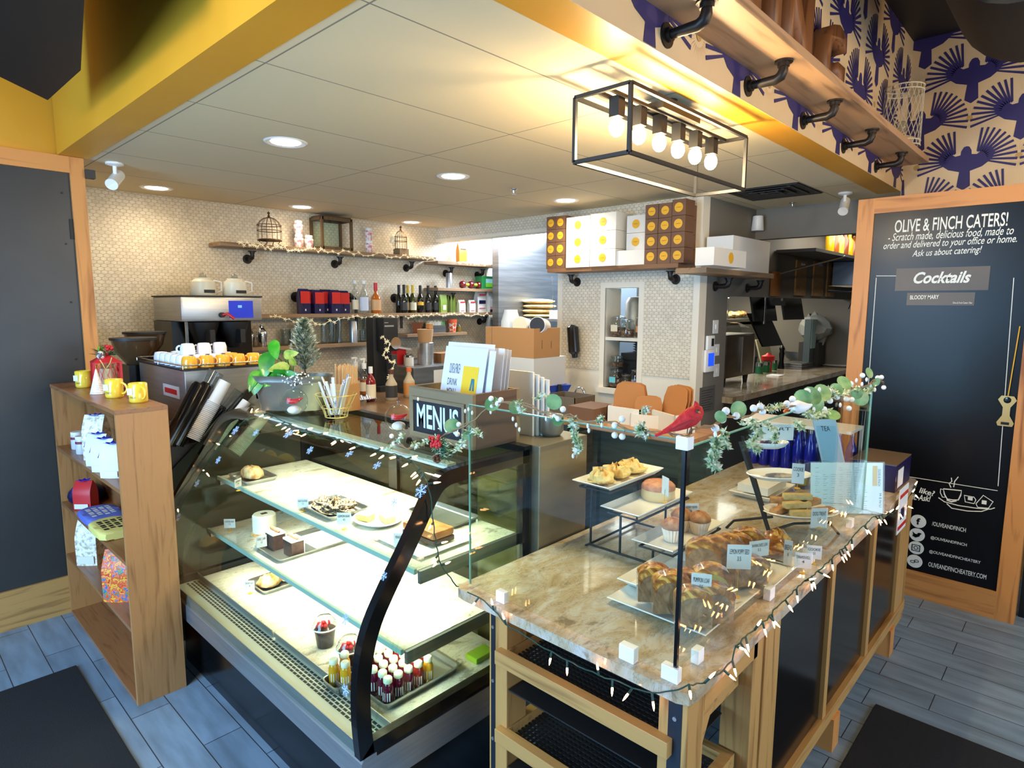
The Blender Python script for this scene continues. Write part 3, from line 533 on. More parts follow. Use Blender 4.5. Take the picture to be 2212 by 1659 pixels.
# ---------------- counters behind the case ----------------
M['top'] = base('dark counter top', (96, 84, 70), 0.3); M['cbody'] = base('counter body', (70, 66, 62), 0.6)
ZB = 1.15
tag(B().box((1.08, 3.70, 0), (1.95, 5.66, ZB)).make('coffee_counter', M['cbody']), 'low counter under the espresso machine and coffee brewer', 'counter')
t = thing('back_counter', 'back counter with a wood top under the syrup bottles', 'counter', (0, 0, 0))
B().box((2.50, 2.85, 0), (3.3, 5.66, ZB - 0.04)).make('body', M['cbody'], t); B().box((2.46, 2.85, ZB - 0.04), (3.32, 5.66, ZB)).make('worktop', wood('brown worktop', (120, 92, 66), (92, 70, 48), 'y', 0.8, 0.25), t)
B().box((2.452, 2.85, ZB - 0.05), (2.46, 5.6, ZB - 0.015)).make('edge_strip', M['blk'], t)
tag(B().box((3.70, 4.80, 0), (4.62, 5.66, 1.33), 0.005).make('undercounter_fridge', M['dsteel']), 'steel undercounter fridge below the short plank shelf', 'fridge')
t = thing('prep_ledge', 'wood topped ledge below the pillar holding the paper trays', 'counter', (3.34, 1.70, 0))
B().box((0, 0, 1.12), (0.48, 1.04, 1.15)).make('worktop', wood('ledge wood', (176, 132, 88), (140, 100, 62), 'y', 0.8, 0.4), t)
for x in (0.03, 0.40):
    for y in (0.03, 0.94): B().box((x, y, 0), (x + 0.05, y + 0.05, 1.12)).make('leg', M['dsteel'], t)
B().box((0.03, 0.03, 0.75), (0.44, 1.0, 0.77)).make('lower_shelf', M['dsteel'], t); B().box((0.44, 0.1, 0.0), (0.46, 1.0, 1.1)).make('back_panel', M['dsteel'], t)
t = thing('sink_counter', 'steel sink counter along the white pillar base', 'counter', (3.75, 2.80, 0)); B().box((0, 0, 0), (0.93, 1.0, 0.98)).make('body', M['dsteel'], t); B().box((-0.02, -0.02, 0.98), (0.94, 1.02, 1.0)).make('rim', M['steel'], t)
p = at(1262, 880, 'x', 4.45); t = thing('faucet', 'curved chrome faucet before the white pillar', 'faucet', (4.45, p.y, 1.0)); hh = at(1258, 838, 'x', 4.45).z - 1.0
B().tube([(0, 0, 0), (0, 0, hh - 0.06)] + [(-0.0, 0.05 - 0.05 * cos(a), hh - 0.05 + 0.05 * sin(a)) for a in [i * pi / 8 for i in range(9)]] + [(0, 0.10, hh - 0.13)], 0.011, 12).make('spout', M['chrome'], t, 50); B().lathe([(0.03, 0), (0.03, 0.02), (0.015, 0.03)], n=16).make('collar', M['chrome'], t, 40)
# ---------------- shelves on the mosaic wall ----------------
YF = 5.45
def wallshelf(px0, px1, py, lab, brs, x1=None, m='shelf', yf=YF, star=True, pipes=()):
    a = at(px0, py, 'y', yf); e = at(px1, py, 'y', yf); z = a.z; t = thing('wall_shelf', lab, 'shelf', (a.x, yf, z)); w = (x1 or e.x) - a.x
    B().box((0, 0, -0.035), (w, 5.70 - yf, 0), 0.003).make('plank', M[m], t)
    for bx in brs:
        q = at(bx, py, 'y', 5.70).x - a.x; o = Vector((q, 5.70 - yf, -0.12)); bracket('pipe_bracket', t, o, (0, 0, 1), (0, -1, 0), 0.11, 0.015)
    for bx in pipes:
        q = at(bx, py, 'y', 5.70).x - a.x; b = B(); o = Vector((q, 5.70 - yf, 0.16)); b.tube([o, o + Vector((0, -0.01, 0)), o + Vector((0, -0.011, 0)), o + Vector((0, -0.03, 0))], [0.05, 0.05, 0.022, 0.022], 20)
        b.tube([o, o + Vector((0, -0.09, 0)), o + Vector((0, -0.12, -0.02)), o + Vector((0, -0.125, -0.05)), o + Vector((0, -0.125, -0.33))], 0.015, 10); b.make('pipe_bracket', M['pipe'], t, 40)
    return t, a.x, a.x + w, z
M['starm'] = base('star garland', (232, 222, 190), 0.4, emit=(255, 230, 170), es=0.25)
def star_garland(pts, lab, n, seed=1, amp=0.02):
    t = thing('star_garland', lab, 'garland', (0, 0, 0)); R = random.Random(seed); P = []
    for i in range(n + 1):
        f = i / n * (len(pts) - 1); k = min(int(f), len(pts) - 2); q = Vector(pts[k]).lerp(Vector(pts[k + 1]), f - k); P.append(q + Vector((0, R.uniform(-.006, .006), R.uniform(-amp, amp))))
    B().tube(P, 0.0022, 4).make('cord', M['starm'], t); b = B()
    for q in P:
        r = R.uniform(0.014, 0.024); a0 = R.uniform(0, 6); tl = R.uniform(-.5, .5)
        for k in range(5):
            a = a0 + k * 2 * pi / 5; d = Vector((cos(a), tl * sin(a) - 0.02, sin(a))); e = Vector((-sin(a), 0, cos(a))); b.poly([q - Vector((0, .006, 0)), q + d * r * .5 + e * r * .16, q + d * r, q + d * r * .5 - e * r * .16])
    b.make('stars', M['starm'], t)['kind'] = 'stuff'; return t
ts, x0, x1, ZT = wallshelf(476, 942, 521, 'long top plank shelf with birdcages and jars on the mosaic wall', (532, 721, 876))
star_garland([(x0 + 0.15, YF - .008, ZT), (x0 + 0.5, YF - .01, ZT - .03), (x0 + 1.0, YF - .01, ZT - 0.02), (x1 - .5, YF - .01, ZT - 0.02), (x1, YF - .01, ZT - 0.015)], 'warm star garland along the top shelf edge under the birdcages', 60, 3)
tm, mx0, mx1, ZM = wallshelf(560, 1062, 679, 'long middle plank shelf with coffee bags and wine bottles', (1035,), pipes=(640, 755, 852), x1=5.60)
star_garland([(mx0 + .1, YF - .01, ZM - .03), (mx0 + .6, YF - .01, ZM - .09), (mx0 + 1.2, YF - .01, ZM - .02), (mx0 + 1.5, YF - .01, ZM - .05)], 'star garland drooping below the coffee bags', 34, 5)
star_garland([(4.1, YF - .01, ZM - .05), (4.5, YF - .01, ZM - .02), (5.0, YF - .01, ZM - .03), (5.58, YF - .01, ZM - .02)], 'star garland under the wine bottles and green pouches', 34, 6)
tr, rx0, rx1, ZR = wallshelf(946, 1083, 563, 'short upper plank shelf in the corner with an orange pouch', (962, 1030), x1=5.60)
star_garland([(rx0 + .3, YF - .01, ZR), (rx0 + .7, YF - .01, ZR), (5.62, YF - .01, ZR)], 'thick star garland on the short corner shelf edge', 30, 7, 0.012)
tq, qx0, qx1, ZQ = wallshelf(946, 1083, 621, 'short plank shelf with red bottles and a green box', (966,), x1=5.60)
tw, wx0, wx1, ZW = wallshelf(880, 1009, 722, 'low short plank shelf with a planter and tea packets', ())
tg, gx0, gx1, ZG = wallshelf(528, 818, 752, 'low plank shelf holding glassware behind the frosted tree', ())
def on_shelf(px, z, y=5.56, py=None):
    """point above the shelf height z that sits at pixel column px"""
    d = at(px, py or 600, 'y', y); return Vector((d.x, y, z))
def px_m(p): return (Vector(p) - CP).dot(CF) / FPX
# birdcages
M['rust'] = base('rusty wire', (92, 66, 40), 0.6, metal=0.5)
def birdcage(p, R, H, lab, n, slim):
    t = thing('birdcage', lab, 'birdcage', p); b = B(); zb = 0.07 if slim else 0.05
    dome = [(1.0, 0.0), (1.0, 0.35), (1.0, 0.55), (0.93, 0.68), (0.78, 0.8), (0.5, 0.92), (0.16, 0.98), (0.04, 1.0)]
    for k in range(n):
        a = 2 * pi * k / n; b.tube([(R * r * cos(a), R * r * sin(a), zb + (H - zb - .05) * h) for r, h in dome], 0.002, 4)
    b.make('wire_dome', M['rust'], t); b = B()
    for z, r in ((zb, R), (zb + (H - zb) * .33, R), (zb + (H - zb) * .52, R)): b.tube([(r * cos(a), r * sin(a), z) for a in [2 * pi * i / 24 for i in range(24)]], 0.0035, 6, True)
    b.make('hoop', M['rust'], t)
    B().lathe([(0.004, H - .06), (0.012, H - .045), (0.006, H - .03), (0.014, H - .015), (0.0, H)], n=10).make('finial', M['rust'], t, 40)
    if slim: B().box((-R * .9, -R * .9, 0), (R * .9, R * .9, zb)).make('cage_base', M['rustic'], t)
    else:
        b = B()
        for k in range(4): a = pi / 4 + k * pi / 2; b.tube([(R * .95 * cos(a), R * .95 * sin(a), zb), (R * .7 * cos(a), R * .7 * sin(a), .02), (R * 1.0 * cos(a), R * 1.0 * sin(a), .006)], .004, 6)
        b.make('scroll_foot', M['rust'], t); B().lathe([(R * .9, zb), (R * .9, zb + .01)], n=20).make('cage_base', M['rust'], t)
birdcage(on_shelf(583, ZT, 5.57, 523), 0.105, 0.31, 'domed rusty wire birdcage at the end of the top shelf', 14, False)
birdcage(on_shelf(866, ZT, 5.57, 523), 0.066, 0.32, 'slim rusty birdcage on a wooden base beside the stemmed glass', 16, True)
# printed jam jars
M['jarp'] = noisy('pink printed jar', [(0.45, (238, 230, 220)), (0.62, (214, 120, 130))], (30, 30, 30), 0.35)
def jar(p, lab, s=1.0):
    t = thing('printed_jar', lab, 'jar', p, group='pink printed jars on the top shelf')
    B().lathe([(0.030, 0), (0.032, 0.004), (0.042, 0.06), (0.046, 0.08), (0.040, 0.092), (0.032, 0.098), (0.032, 0.104)], n=20).make('body', M['jarp'], t, 40); B().lathe([(0.036, 0.102), (0.036, 0.124), (0.033, 0.126)], n=20).make('lid', M['wht'], t, 40); return t
for px, k, lab in ((646, 0, 'pink printed jar at the foot of the tall jar stack'), (646, 1, 'pink printed jar topmost beside the domed birdcage'), (668, 0, 'single pink printed jar beside the wooden lantern box'), (797, 0, 'mauve printed jar below another near the slim birdcage'), (797, 1, 'mauve printed jar on top near the slim birdcage')):
    p = on_shelf(px, ZT + .127 * k, 5.56, 530); jar(p, lab)
p = on_shelf(717, ZT, 5.58, 530); t = thing('lantern_box', 'dark wooden lantern box frame standing on the top shelf', 'lantern', p); b = B(); W2, D2, H2, w = .16, .10, .31, .012
for sx in (-1, 1):
    for sy in (-1, 1): b.box((sx * W2 - w, sy * D2 - w, 0), (sx * W2 + w, sy * D2 + w, H2))
for z in (0.0, H2 - .03):
    for s in (-1, 1): b.box((-W2, s * D2 - w, z), (W2, s * D2 + w, z + .03)); b.box((s * W2 - w, -D2, z), (s * W2 + w, D2, z + .03))
b.make('frame', wood('dark lantern wood', (98, 74, 46), (66, 48, 30), 'z'), t); B().box((-W2, -D2, H2), (W2, D2, H2 + .012)).make('top', M['rust'], t); B().box((-W2 + .01, D2 - .004, .03), (W2 - .01, D2, H2 - .03)).box((-W2, -D2, .03), (-W2 + .003, D2, H2 - .03)).make('glass_pane', M['glass'], t)
def stem_glass(p, lab, H=.19, R=.035, cat='glass'):
    t = thing('wine_glass', lab, cat, p); B().lathe([(0, 0.0), (R, 0.0), (R, .003), (.005, .008), (.004, H * .45), (R * .8, H * .55), (R * 1.1, H * .72), (R * .85, H)], n=20, caps=False).make('bowl', M['vessel'], t, 50); return t
stem_glass(on_shelf(850, ZT, 5.52, 530), 'clear stemmed glass in front of the slim birdcage')
# coffee bags
M['bagb'] = base('navy foil', (30, 26, 74), 0.3, metal=0.2); M['bagr'] = base('red foil', (206, 44, 36), 0.28, metal=0.2)
def bag(p, lab, W_, D_, H_, mat, front=None, name='coffee_bag', cat='coffee bag', group=None, rz=0, labelbox=None, tmat=None):
    """gusseted pouch: rectangular foot, pinched top"""
    t = thing(name, lab, cat, p, rz, group); b = B(); n = 8; R = []
    for k in range(n + 1):
        f = k / n; d = D_ * (1 - .9 * max(0, (f - .6) / .4) ** 1.3); w = W_ * (1 + .03 * sin(f * 3)); z = H_ * f
        R.append([b.bm.verts.new(q) for q in ((-w / 2, -d / 2, z), (0, -d / 2 * 1.12, z), (w / 2, -d / 2, z), (w / 2 * .94, 0, z), (w / 2, d / 2, z), (0, d / 2, z), (-w / 2, d / 2, z), (-w / 2 * .94, 0, z))])
    b.skin(R).make('pouch', mat, t, 35)
    if front: B().poly_box(-W_ * .46, W_ * .46, -D_ / 2 * 1.13 - .001, H_ * front[1], H_ * front[2]).make('print_band', front[0], t)
    if labelbox:
        for lx0, lx1, lz0, lz1, lm in labelbox: B().poly_box(W_ * lx0, W_ * lx1, -D_ / 2 * 1.13 - .002, H_ * lz0, H_ * lz1).make('label', lm, t)
    return t
def _pb(s, x0, x1, y, z0, z1): s.box((x0, y - .0015, z0), (x1, y + .001, z1)); return s
B.poly_box = _pb
bl = ['first dark blue and red coffee bag by the pipe flange', 'second coffee bag turned sideways in the row', 'third coffee bag, navy side showing', 'fourth coffee bag with a wide red front', 'fifth coffee bag, narrow red front between its neighbours', 'last coffee bag beside the clear bottles']
for k, (px, w) in enumerate(((655, .10), (670, .09), (686, .10), (703, .115), (722, .10), (741, .11))):
    bag(on_shelf(px, ZM, 5.575 if k % 2 else 5.50, 650), bl[k], w, .068, .235 - .004 * (k % 3), M['bagb'], (M['bagr'], .42, .9), group='blue and red coffee bags on the middle shelf', labelbox=((-.16, .16, .3, .42, M['bagb']), (-.06, .06, .12, .2, M['paper'])))
# bottles
def bottle(p, lab, body, R=.038, H=.30, neck=.013, sh=.62, cap=None, lbl=None, liquid=None, group=None, name='bottle', caph=.05, lz=(.12, .42), cat='bottle', pump=None, sh2=.78):
    t = thing(name, lab, cat, p, random.uniform(-.3, .3), group)
    B().lathe([(R * .9, 0), (R, .006), (R, H * sh), (R * .8, H * (sh + .06)), (neck, H * sh2), (neck, H * .97), (neck * 1.15, H * .975), (neck * 1.15, H)], n=20).make('glass_body', body, t, 45)
    if cap: B().cyl((0, 0, H - caph), (0, 0, H + .004), neck * 1.25, n=14).make('cap', cap, t, 40)
    if lbl: B().lathe([(R + .0008, H * lz[0]), (R + .0008, H * lz[1])], n=20, caps=False).make('label', lbl, t, 60)
    if liquid: B().lathe([(R * .93, .004), (R * .93, H * .5)], n=16).make('liquid', liquid, t, 50)
    if pump: B().cyl((0, 0, H), (0, 0, H + .045), .006).box((-.045, -.008, H + .04), (.012, .008, H + .052)).lathe([(neck * 1.3, H - .01), (neck * 1.3, H + .01)], n=14).make('pump', pump, t, 40)
    return t
M['wine'] = base('dark wine glass', (14, 16, 12), 0.08, coat=.3); M['olive'] = base('olive wine glass', (62, 62, 18), 0.1, coat=.3); M['cream'] = base('cream label', (226, 216, 186), 0.6); M['dlab'] = base('dark label', (48, 46, 44), 0.5); M['amber'] = base('amber whiskey', (186, 96, 26), 0.1, coat=.3); M['ylcap'] = base('yellow foil', (206, 174, 40), 0.35)
gw = 'wine bottles on the middle shelf'
bottle(on_shelf(767, ZM, 5.58, 650), 'tall clear spirit bottle with pale label behind the pipe', M['vessel'], .036, .33, .014, cap=M['wht'], lbl=M['cream'], caph=.03)
bottle(on_shelf(786, ZM, 5.55, 650), 'broad clear spirit bottle with blue white label', M['vessel'], .046, .33, .015, sh=.55, cap=M['wht'], lbl=base('icy label', (196, 206, 222), .5), caph=.03, lz=(.08, .5))
bottle(on_shelf(812, ZM, 5.54, 650), 'amber whiskey bottle with a red neck', M['amber'], .052, .31, .016, sh=.5, cap=M['red'], lbl=base('whiskey label', (206, 160, 110), .5), caph=.08, lz=(.1, .45), sh2=.68)
for px, yy, lab, body, cap, lb in ((862, 5.61, 'first dark wine bottle by the pipe flange', 'wine', 'blk', None), (873, 5.50, 'dark wine bottle with shiny shoulder, second in the row', 'wine', 'blk', 'dlab'), (881, 5.59, 'yellow necked wine bottle half hidden behind others', 'olive', 'ylcap', 'cream'), (892, 5.52, 'wine bottle with yellow neck and white label', 'olive', 'ylcap', 'cream'), (908, 5.54, 'dark wine bottle with a gold emblem', 'wine', 'blk', 'gold'), (925, 5.54, 'wine bottle with long black foil beside the gold label', 'wine', 'blk', 'dlab'), (941, 5.54, 'last dark wine bottle beside the green pouches', 'wine', 'blk', 'dlab')):
    bottle(on_shelf(px, ZM, yy, 650), lab, M[body], .037, .30, .013, sh=.55, cap=M[cap], lbl=M[lb] if lb else None, group=gw, caph=.09, lz=(.1, .38) if lb != 'gold' else (.28, .4), sh2=.74)
M['gpouch'] = noisy('green pouch', [(0.3, (110, 138, 48)), (0.7, (140, 162, 66))], (8, 8, 8), 0.5)
for k, (px, lab) in enumerate(((957, 'wide green pouch nearest the wine bottles'), (968, 'second green pouch in the tight row'), (975, 'third green pouch, thin edge showing'), (981, 'outermost green pouch beside the white bags'))): bag(on_shelf(px, ZM, 5.57 if k % 2 else 5.51, 650), lab, .12 if not k else .10, .030, .205, M['gpouch'], name='green_pouch', cat='pouch', group='green pouches on the middle shelf', rz=.9 if k else .2, labelbox=((-.2, .25, .15, .42, M['cream']),) if not k else None)
for px, lab in ((996, 'small white printed bag beside the green pouches'), (1018, 'second small white bag with a red scroll print')): bag(on_shelf(px, ZM, 5.52, 650), lab, .095, .05, .145, M['paper'], name='paper_bag', cat='bag', group='small white printed bags', labelbox=((-.4, .4, .78, .88, M['red']), (-.3, .3, .12, .16, M['red'])))
bag(on_shelf(1037, ZM, 5.55, 650), 'tall white and pink box shaped bag with a navy badge', .14, .07, .27, M['paper'], name='paper_bag', cat='bag', labelbox=((-.35, .35, .74, .82, base('pink print', (214, 84, 110), .5)), (-.38, .4, .38, .54, M['bagb']), (-.35, .35, .16, .2, base('pink print 2', (214, 84, 110), .5))))
t = bag(on_shelf(1061, ZM, 5.50, 650), 'large white bag printed in navy letters with orange and navy foot', .125, .07, .25, M['paper'], name='paper_bag', cat='bag', labelbox=((-.45, .45, 0, .14, M['bagb']), (-.45, .1, .14, .27, base('peach print', (226, 160, 130), .5))))
text('ZEAKOE', .10, .032, M['bagb'], t, (-.05, -.045, .165), (1, 0, 0), (0, 0, 1))
bag(on_shelf(997, ZR, 5.57, 563), 'golden foil coffee pouch on the short upper shelf', .12, .06, .235, base('golden foil', (206, 138, 44), .3, metal=.3), name='coffee_pouch', cat='pouch', labelbox=((-.36, .36, .66, .71, M['ink']),))
p = on_shelf(970, ZQ, 5.53, 600); tag(B().lathe([(.037, 0), (.037, .165), (.034, .17), (.034, .172)], n=24).make('steel_canister', M['steel'], smooth=40, loc=p), 'slim steel canister on the shelf with the red bottles', 'canister')
M['wred'] = base('red bottle glass', (110, 14, 26), 0.06, coat=.5); M['lime'] = base('lime wrapper', (150, 170, 30), .4)
for k, (px, lab) in enumerate(((999, 'round red bottle lying nearest the steel canister'), (1017, 'middle round red bottle lying on its side'), (1034, 'round red bottle lying nearest the green box'))):
    t = thing('round_bottle', lab, 'bottle', on_shelf(px, ZQ + .045, 5.53 + .01 * k, 600), group='red round bottles lying on the shelf'); B().ball((0, 0, 0), .045, 18).make('glass_body', M['wred'], t, 60); B().tube([(.03, -.01, 0), (.05, -.02, 0), (.06, -.025, 0), (.075, -.03, 0)], [.022, .016, .02, .018], 12).make('neck', M['lime'], t, 50)
t = thing('tea_box', 'green printed box at the end of the short shelf', 'box', on_shelf(1046, ZQ, 5.55, 600)); B().box((-.09, -.05, 0), (.10, .06, .155)).make('carton', base('green carton', (30, 124, 62), .4), t); B().box((-.02, -.052, .03), (.095, -.05, .125)).make('picture_panel', base('sky print', (150, 200, 210), .4), t); B().box((-.02, -.053, .025), (.095, -.052, .075)).make('grass_print', base('grass print', (110, 190, 40), .4), t)
# low shelf things
M['terra'] = base('terracotta', (134, 66, 28), .5); p = on_shelf(901, ZW, 5.56, 720); t = thing('planter', 'terracotta trough of small green leaves on the low shelf', 'planter', p)
B().lathe([(.05, 0), (.075, .12), (.068, .12), (.065, .1)], n=4).make('trough', M['terra'], t); b = B(); R_n = random.Random(4)
for k in range(60): a = R_n.uniform(0, 6.28); r = R_n.uniform(0, .08); q = Vector((r * cos(a), r * sin(a) * .6, .10 + R_n.uniform(0, .07))); d = Vector((R_n.uniform(-1, 1), R_n.uniform(-1, 1), R_n.uniform(0, 1))).normalized() * .03; e = d.cross(Vector((0, 0, 1))).normalized() * .009; b.poly([q, q + d * .5 + e, q + d, q + d * .5 - e])
b.make('foliage', noisy('pale leaf', [(.4, (90, 150, 50)), (.6, (220, 228, 200))], (40, 40, 40), .5), t)
p = on_shelf(940, ZW, 5.56, 720); t = thing('tea_rack', 'wire rack of pale tea packets on the low shelf', 'rack', p); B().box((-.12, -.05, 0), (.12, .05, .085)).make('basket', M['dsteel'], t)
b = B()
for k in range(14): b.box((-.11 + k * .016, -.04, .08), (-.098 + k * .016, .04, .125 + .006 * (k % 3)))
b.make('packets', noisy('tea paper', [(.5, (226, 230, 220)), (.56, (90, 160, 90))], (12, 2, 2), .6), t)
p = on_shelf(977, ZW, 5.53, 720); t = thing('patterned_cup', 'orange and white patterned cup on the low shelf', 'cup', p); m = base('orange lattice', (236, 226, 214), .5); ck = N(m, 'TexChecker'); ck.inputs['Scale'].default_value = 26; ck.inputs['Color1'].default_value = srgb((240, 230, 220)); ck.inputs['Color2'].default_value = srgb((222, 96, 54)); L(m, coords(m, (1, 1, 1), rot=(0, .785, 0)), ck.inputs[0]); L(m, ck.outputs[0], m.node_tree.nodes['Principled BSDF'].inputs[0])
B().lathe([(.04, 0), (.055, .13)], n=20).make('body', m, t, 40); B().lathe([(.0555, .105), (.0575, .15), (.05, .15)], n=20).make('orange_rim', base('orange', (226, 96, 54), .5), t, 40)
bottle(on_shelf(991, ZW, 5.53, 720), 'small square oil bottle half full on the low shelf', M['vessel'], .034, .12, .011, sh=.55, liquid=base('oil', (160, 130, 20), .2), caph=.02)
# glassware
def tumbler(p, lab, R, H, R2=None, name='tumbler', cat='glass', waist=None, group='clear glasses on the low shelf'):
    t = thing(name, lab, cat, p, group=group); R2 = R2 or R * 1.15
    prof = [(R * .9, 0), (R, .004), (R2, H), (R2 - .002, H), (R - .002, .012), (0.001, .012)]
    if waist: prof = [(R, 0), (R, .006), (waist, H * .35), (R2, H * .8), (R2 * .92, H), (R2 * .9, H), (waist * .9, H * .36), (R * .6, .02)]
    B().lathe(prof, n=20, caps=False).make('glass_wall', M['vessel'], t, 60); return t
G = ZG
for px, y, R, H, w, lab in ((717, 5.56, .042, .23, None, 'tall wide clear glass at the start of the low shelf'), (734, 5.53, .034, .25, .022, 'hourglass shaped clear glass beside the steel cylinder'), (724, 5.62, .045, .24, None, 'tall clear glass standing behind the hourglass one'), (700, 5.55, .03, .2, None, 'tall narrow clear glass beside the frosted tree tip'), (784, 5.52, .028, .12, None, 'small clear glass beside the steel cylinder'), (795, 5.6, .06, .27, None, 'large clear pitcher glass behind small glasses'), (798, 5.50, .026, .11, None, 'second small clear glass before the pitcher'), (809, 5.52, .028, .20, .02, 'waisted clear glass beside the black grinder'), (812, 5.60, .05, .26, None, 'wide clear glass behind the waisted one')):
    tumbler(on_shelf(px, G, y, 750), lab, R, H, waist=w)
p = on_shelf(764, G, 5.54, 750); tag(B().lathe([(.042, 0), (.042, .215), (.038, .22)], n=28).make('steel_cylinder', M['steel'], smooth=40, loc=p), 'shiny steel cylinder among the glasses on the low shelf', 'canister')
for px, y, R, H, lab in ((632, 5.5, .035, .14, 'clear glass seen between the pothos leaves'), (646, 5.55, .03, .2, 'tall thin glass by the frosted tree'), (618, 5.6, .045, .15, 'broad clear glass against the grey splash'), (655, 5.5, .03, .17, 'clear glass just behind the frosted tree')): tumbler(on_shelf(px, G, y, 750), lab, R, H)
# ---------------- espresso machine with cups ----------------
EX, EY, EZ = 1.25, 3.70, 1.60; t = thing('espresso_machine', 'boxy stainless espresso machine with cups on top', 'espresso machine', (EX, EY, ZB)); h = EZ - ZB
B().box((0, 0, .10), (.46, .80, h - .03), .004).make('body', M['steel'], t); B().box((-.012, -.012, h - .03), (.47, .81, h - .02)).make('cup_tray', M['blk'], t); b = B()
for z in (h + .0,): b.tube([(-.01, -.01, h), (.46, -.01, h), (.46, .8, h), (-.01, .8, h)], .004, 6, True)
for q in ((-.01, -.01), (.46, -.01), (-.01, .8), (-.01, .4), (.22, -.01)): b.cyl((q[0], q[1], h - .02), (q[0], q[1], h), .003)
b.make('cup_rail', M['chrome'], t); B().box((-.003, .10, h - .20), (.0, .36, h - .13)).make('badge', base('badge', (210, 200, 196), .3), t); B().box((-.004, .13, h - .18), (-.003, .33, h - .15)).make('red_print', M['red'], t)
for x in (.04, .42):
    for y in (.05, .75): B().cyl((x, y, 0), (x, y, .10), .02).make('foot', M['blk'], t)
B().box((.40, 0.0, h - .23), (.46, .80, h - .20)).make('drip_edge', M['blk'], t)
def mug(p, lab, mat, group, a=0, up=True, R=.040, H=.062, name='coffee_cup', cat='cup', R2=None, hand=True):
    t = thing(name, lab, cat, p, a, group); R2 = R2 or R * .82
    prof = [(R, 0), (R * 1.01, .006), (R, H * .6), (R2 * 1.03, H * .93), (R2 * .9, H), (R2 * .7, H), (R2 * .68, H - .003), (.001, H - .003)] if not up else [(R * .9, 0), (R * .98, .005), (R, .01), (R, H - .003), (R - .003, H), (R - .006, H - .004), (R - .006, .008), (.001, .008)]
    B().lathe(prof, n=24, caps=False).make('bowl', mat, t, 50)
    if hand:
        zc = H * .5; rr = H * .30; B().tube([(R * .95 + rr * 1.05 * sin(q), 0, zc + rr * cos(q)) for q in [i * pi / 8 for i in range(9)]], .0055, 8).make('handle', mat, t, 50)
    return t
M['wcup'] = base('white cup glaze', (226, 230, 242), .12, coat=.3); M['ycup'] = base('yellow cup glaze', (236, 170, 56), .14, coat=.3)
yl = ['first yellow cup on the near corner of the machine', 'second yellow cup in the front row', 'third yellow cup in the front row', 'fourth yellow cup in the front row', 'end yellow cup of the front row by the pothos']
for k in range(5): mug((EX + .045 + .092 * k, EY + .045, EZ - .018), yl[k], M['ycup'], 'yellow cups upside down on the machine', rad(-25), False, .042, .066)
wl = ['by the rail corner', 'in the second rank', 'in the third rank', 'in the fourth rank', 'far down the rail']; n = 0
for r in range(1, 6):
    for k in range(4):
        if r > 3 and k > 2: continue
        yy = k == 3 and r == 1
        mug((EX + .045 + .092 * k, EY + .045 + .093 * r, EZ - .018), ('yellow cup behind the front row of yellow cups' if yy else 'white cup upside down, %s, %s' % (wl[r - 1], ('next to the side rail', 'second in from the rail', 'third in from the rail', 'far from the rail')[k])), M['ycup' if yy else 'wcup'], 'white cups upside down on the machine' if not yy else 'yellow cups upside down on the machine', rad(-40), False, .042, .066)
for k in range(3): mug((EX + .09 + .092 * k, EY + .19 + .0 * k, EZ + .048), 'white cup stacked upon other cups, %s' % ('nearest the rail', 'in the middle', 'farthest from the rail')[k], M['wcup'], 'white cups upside down on the machine', rad(150), False, .040, .064)
# ---------------- coffee brewer ----------------
p = at(395, 640, 'y', 4.95); q = at(565, 637, 'y', 4.95); bx, bw, bt = p.x, q.x - p.x, p.z - ZB; t = thing('coffee_brewer', 'large black and steel twin coffee brewer with blue screen', 'coffee maker', (bx - .0, 4.95, ZB))
B().box((-.02, 0, bt - .19), (bw, .62, bt), .02).make('head', M['steel'], t, 30); B().box((-.025, -.004, bt - .003), (bw + .004, .62, bt + .008)).make('lid', M['blk'], t)
B().box((-.02, .22, .06), (bw, .62, bt - .19)).make('back_column', M['gblk'], t); B().box((0.0, -.01, 0), (bw, .6, .06), .01).make('base', M['blk'], t)
B().box((.0, -.01, .06), (.02, .0, bt - .19)).make('side_edge', M['chrome'], t)
B().box((.33, -.004, bt - .165), (.52, .0, bt - .03)).make('screen', base('blue screen', (24, 34, 110), .2, emit=(40, 60, 190), es=.6), t); B().box((.40, -.006, bt - .085), (.43, -.004, bt - .065)).make('screen_icon', emis('icon', (120, 180, 255), 1), t)
B().tube([(.27, -.02, bt - .14), (.30, -.05, bt - .13), (.34, -.07, bt - .17)], .011, 8).make('red_handle', M['red'], t, 50); B().cyl((.27, .0, bt - .14), (.27, -.03, bt - .14), .02).make('hot_tap', M['blk'], t)
for x in (.17, .40):
    B().lathe([(.045, bt - .40), (.055, bt - .39), (.11, bt - .22), (.115, bt - .195)], (x, .10, 0), 24).make('brew_basket', M['blk'], t, 40); B().box((x - .02, -.075, bt - .36), (x + .02, .02, bt - .25), .006).make('basket_handle', M['blk'], t)
    B().lathe([(.11, .07), (.115, .08), (.115, .30), (.10, .33), (.05, .36)], (x, .10, 0), 24).make('thermal_server', base('blue black server', (34, 34, 62), .3, metal=.4), t, 40); B().box((x - .06, -.018, .12), (x + .06, -.014, .24)).make('server_label', base('orange label', (196, 106, 60), .5) if x < .2 else M['bagb'], t)
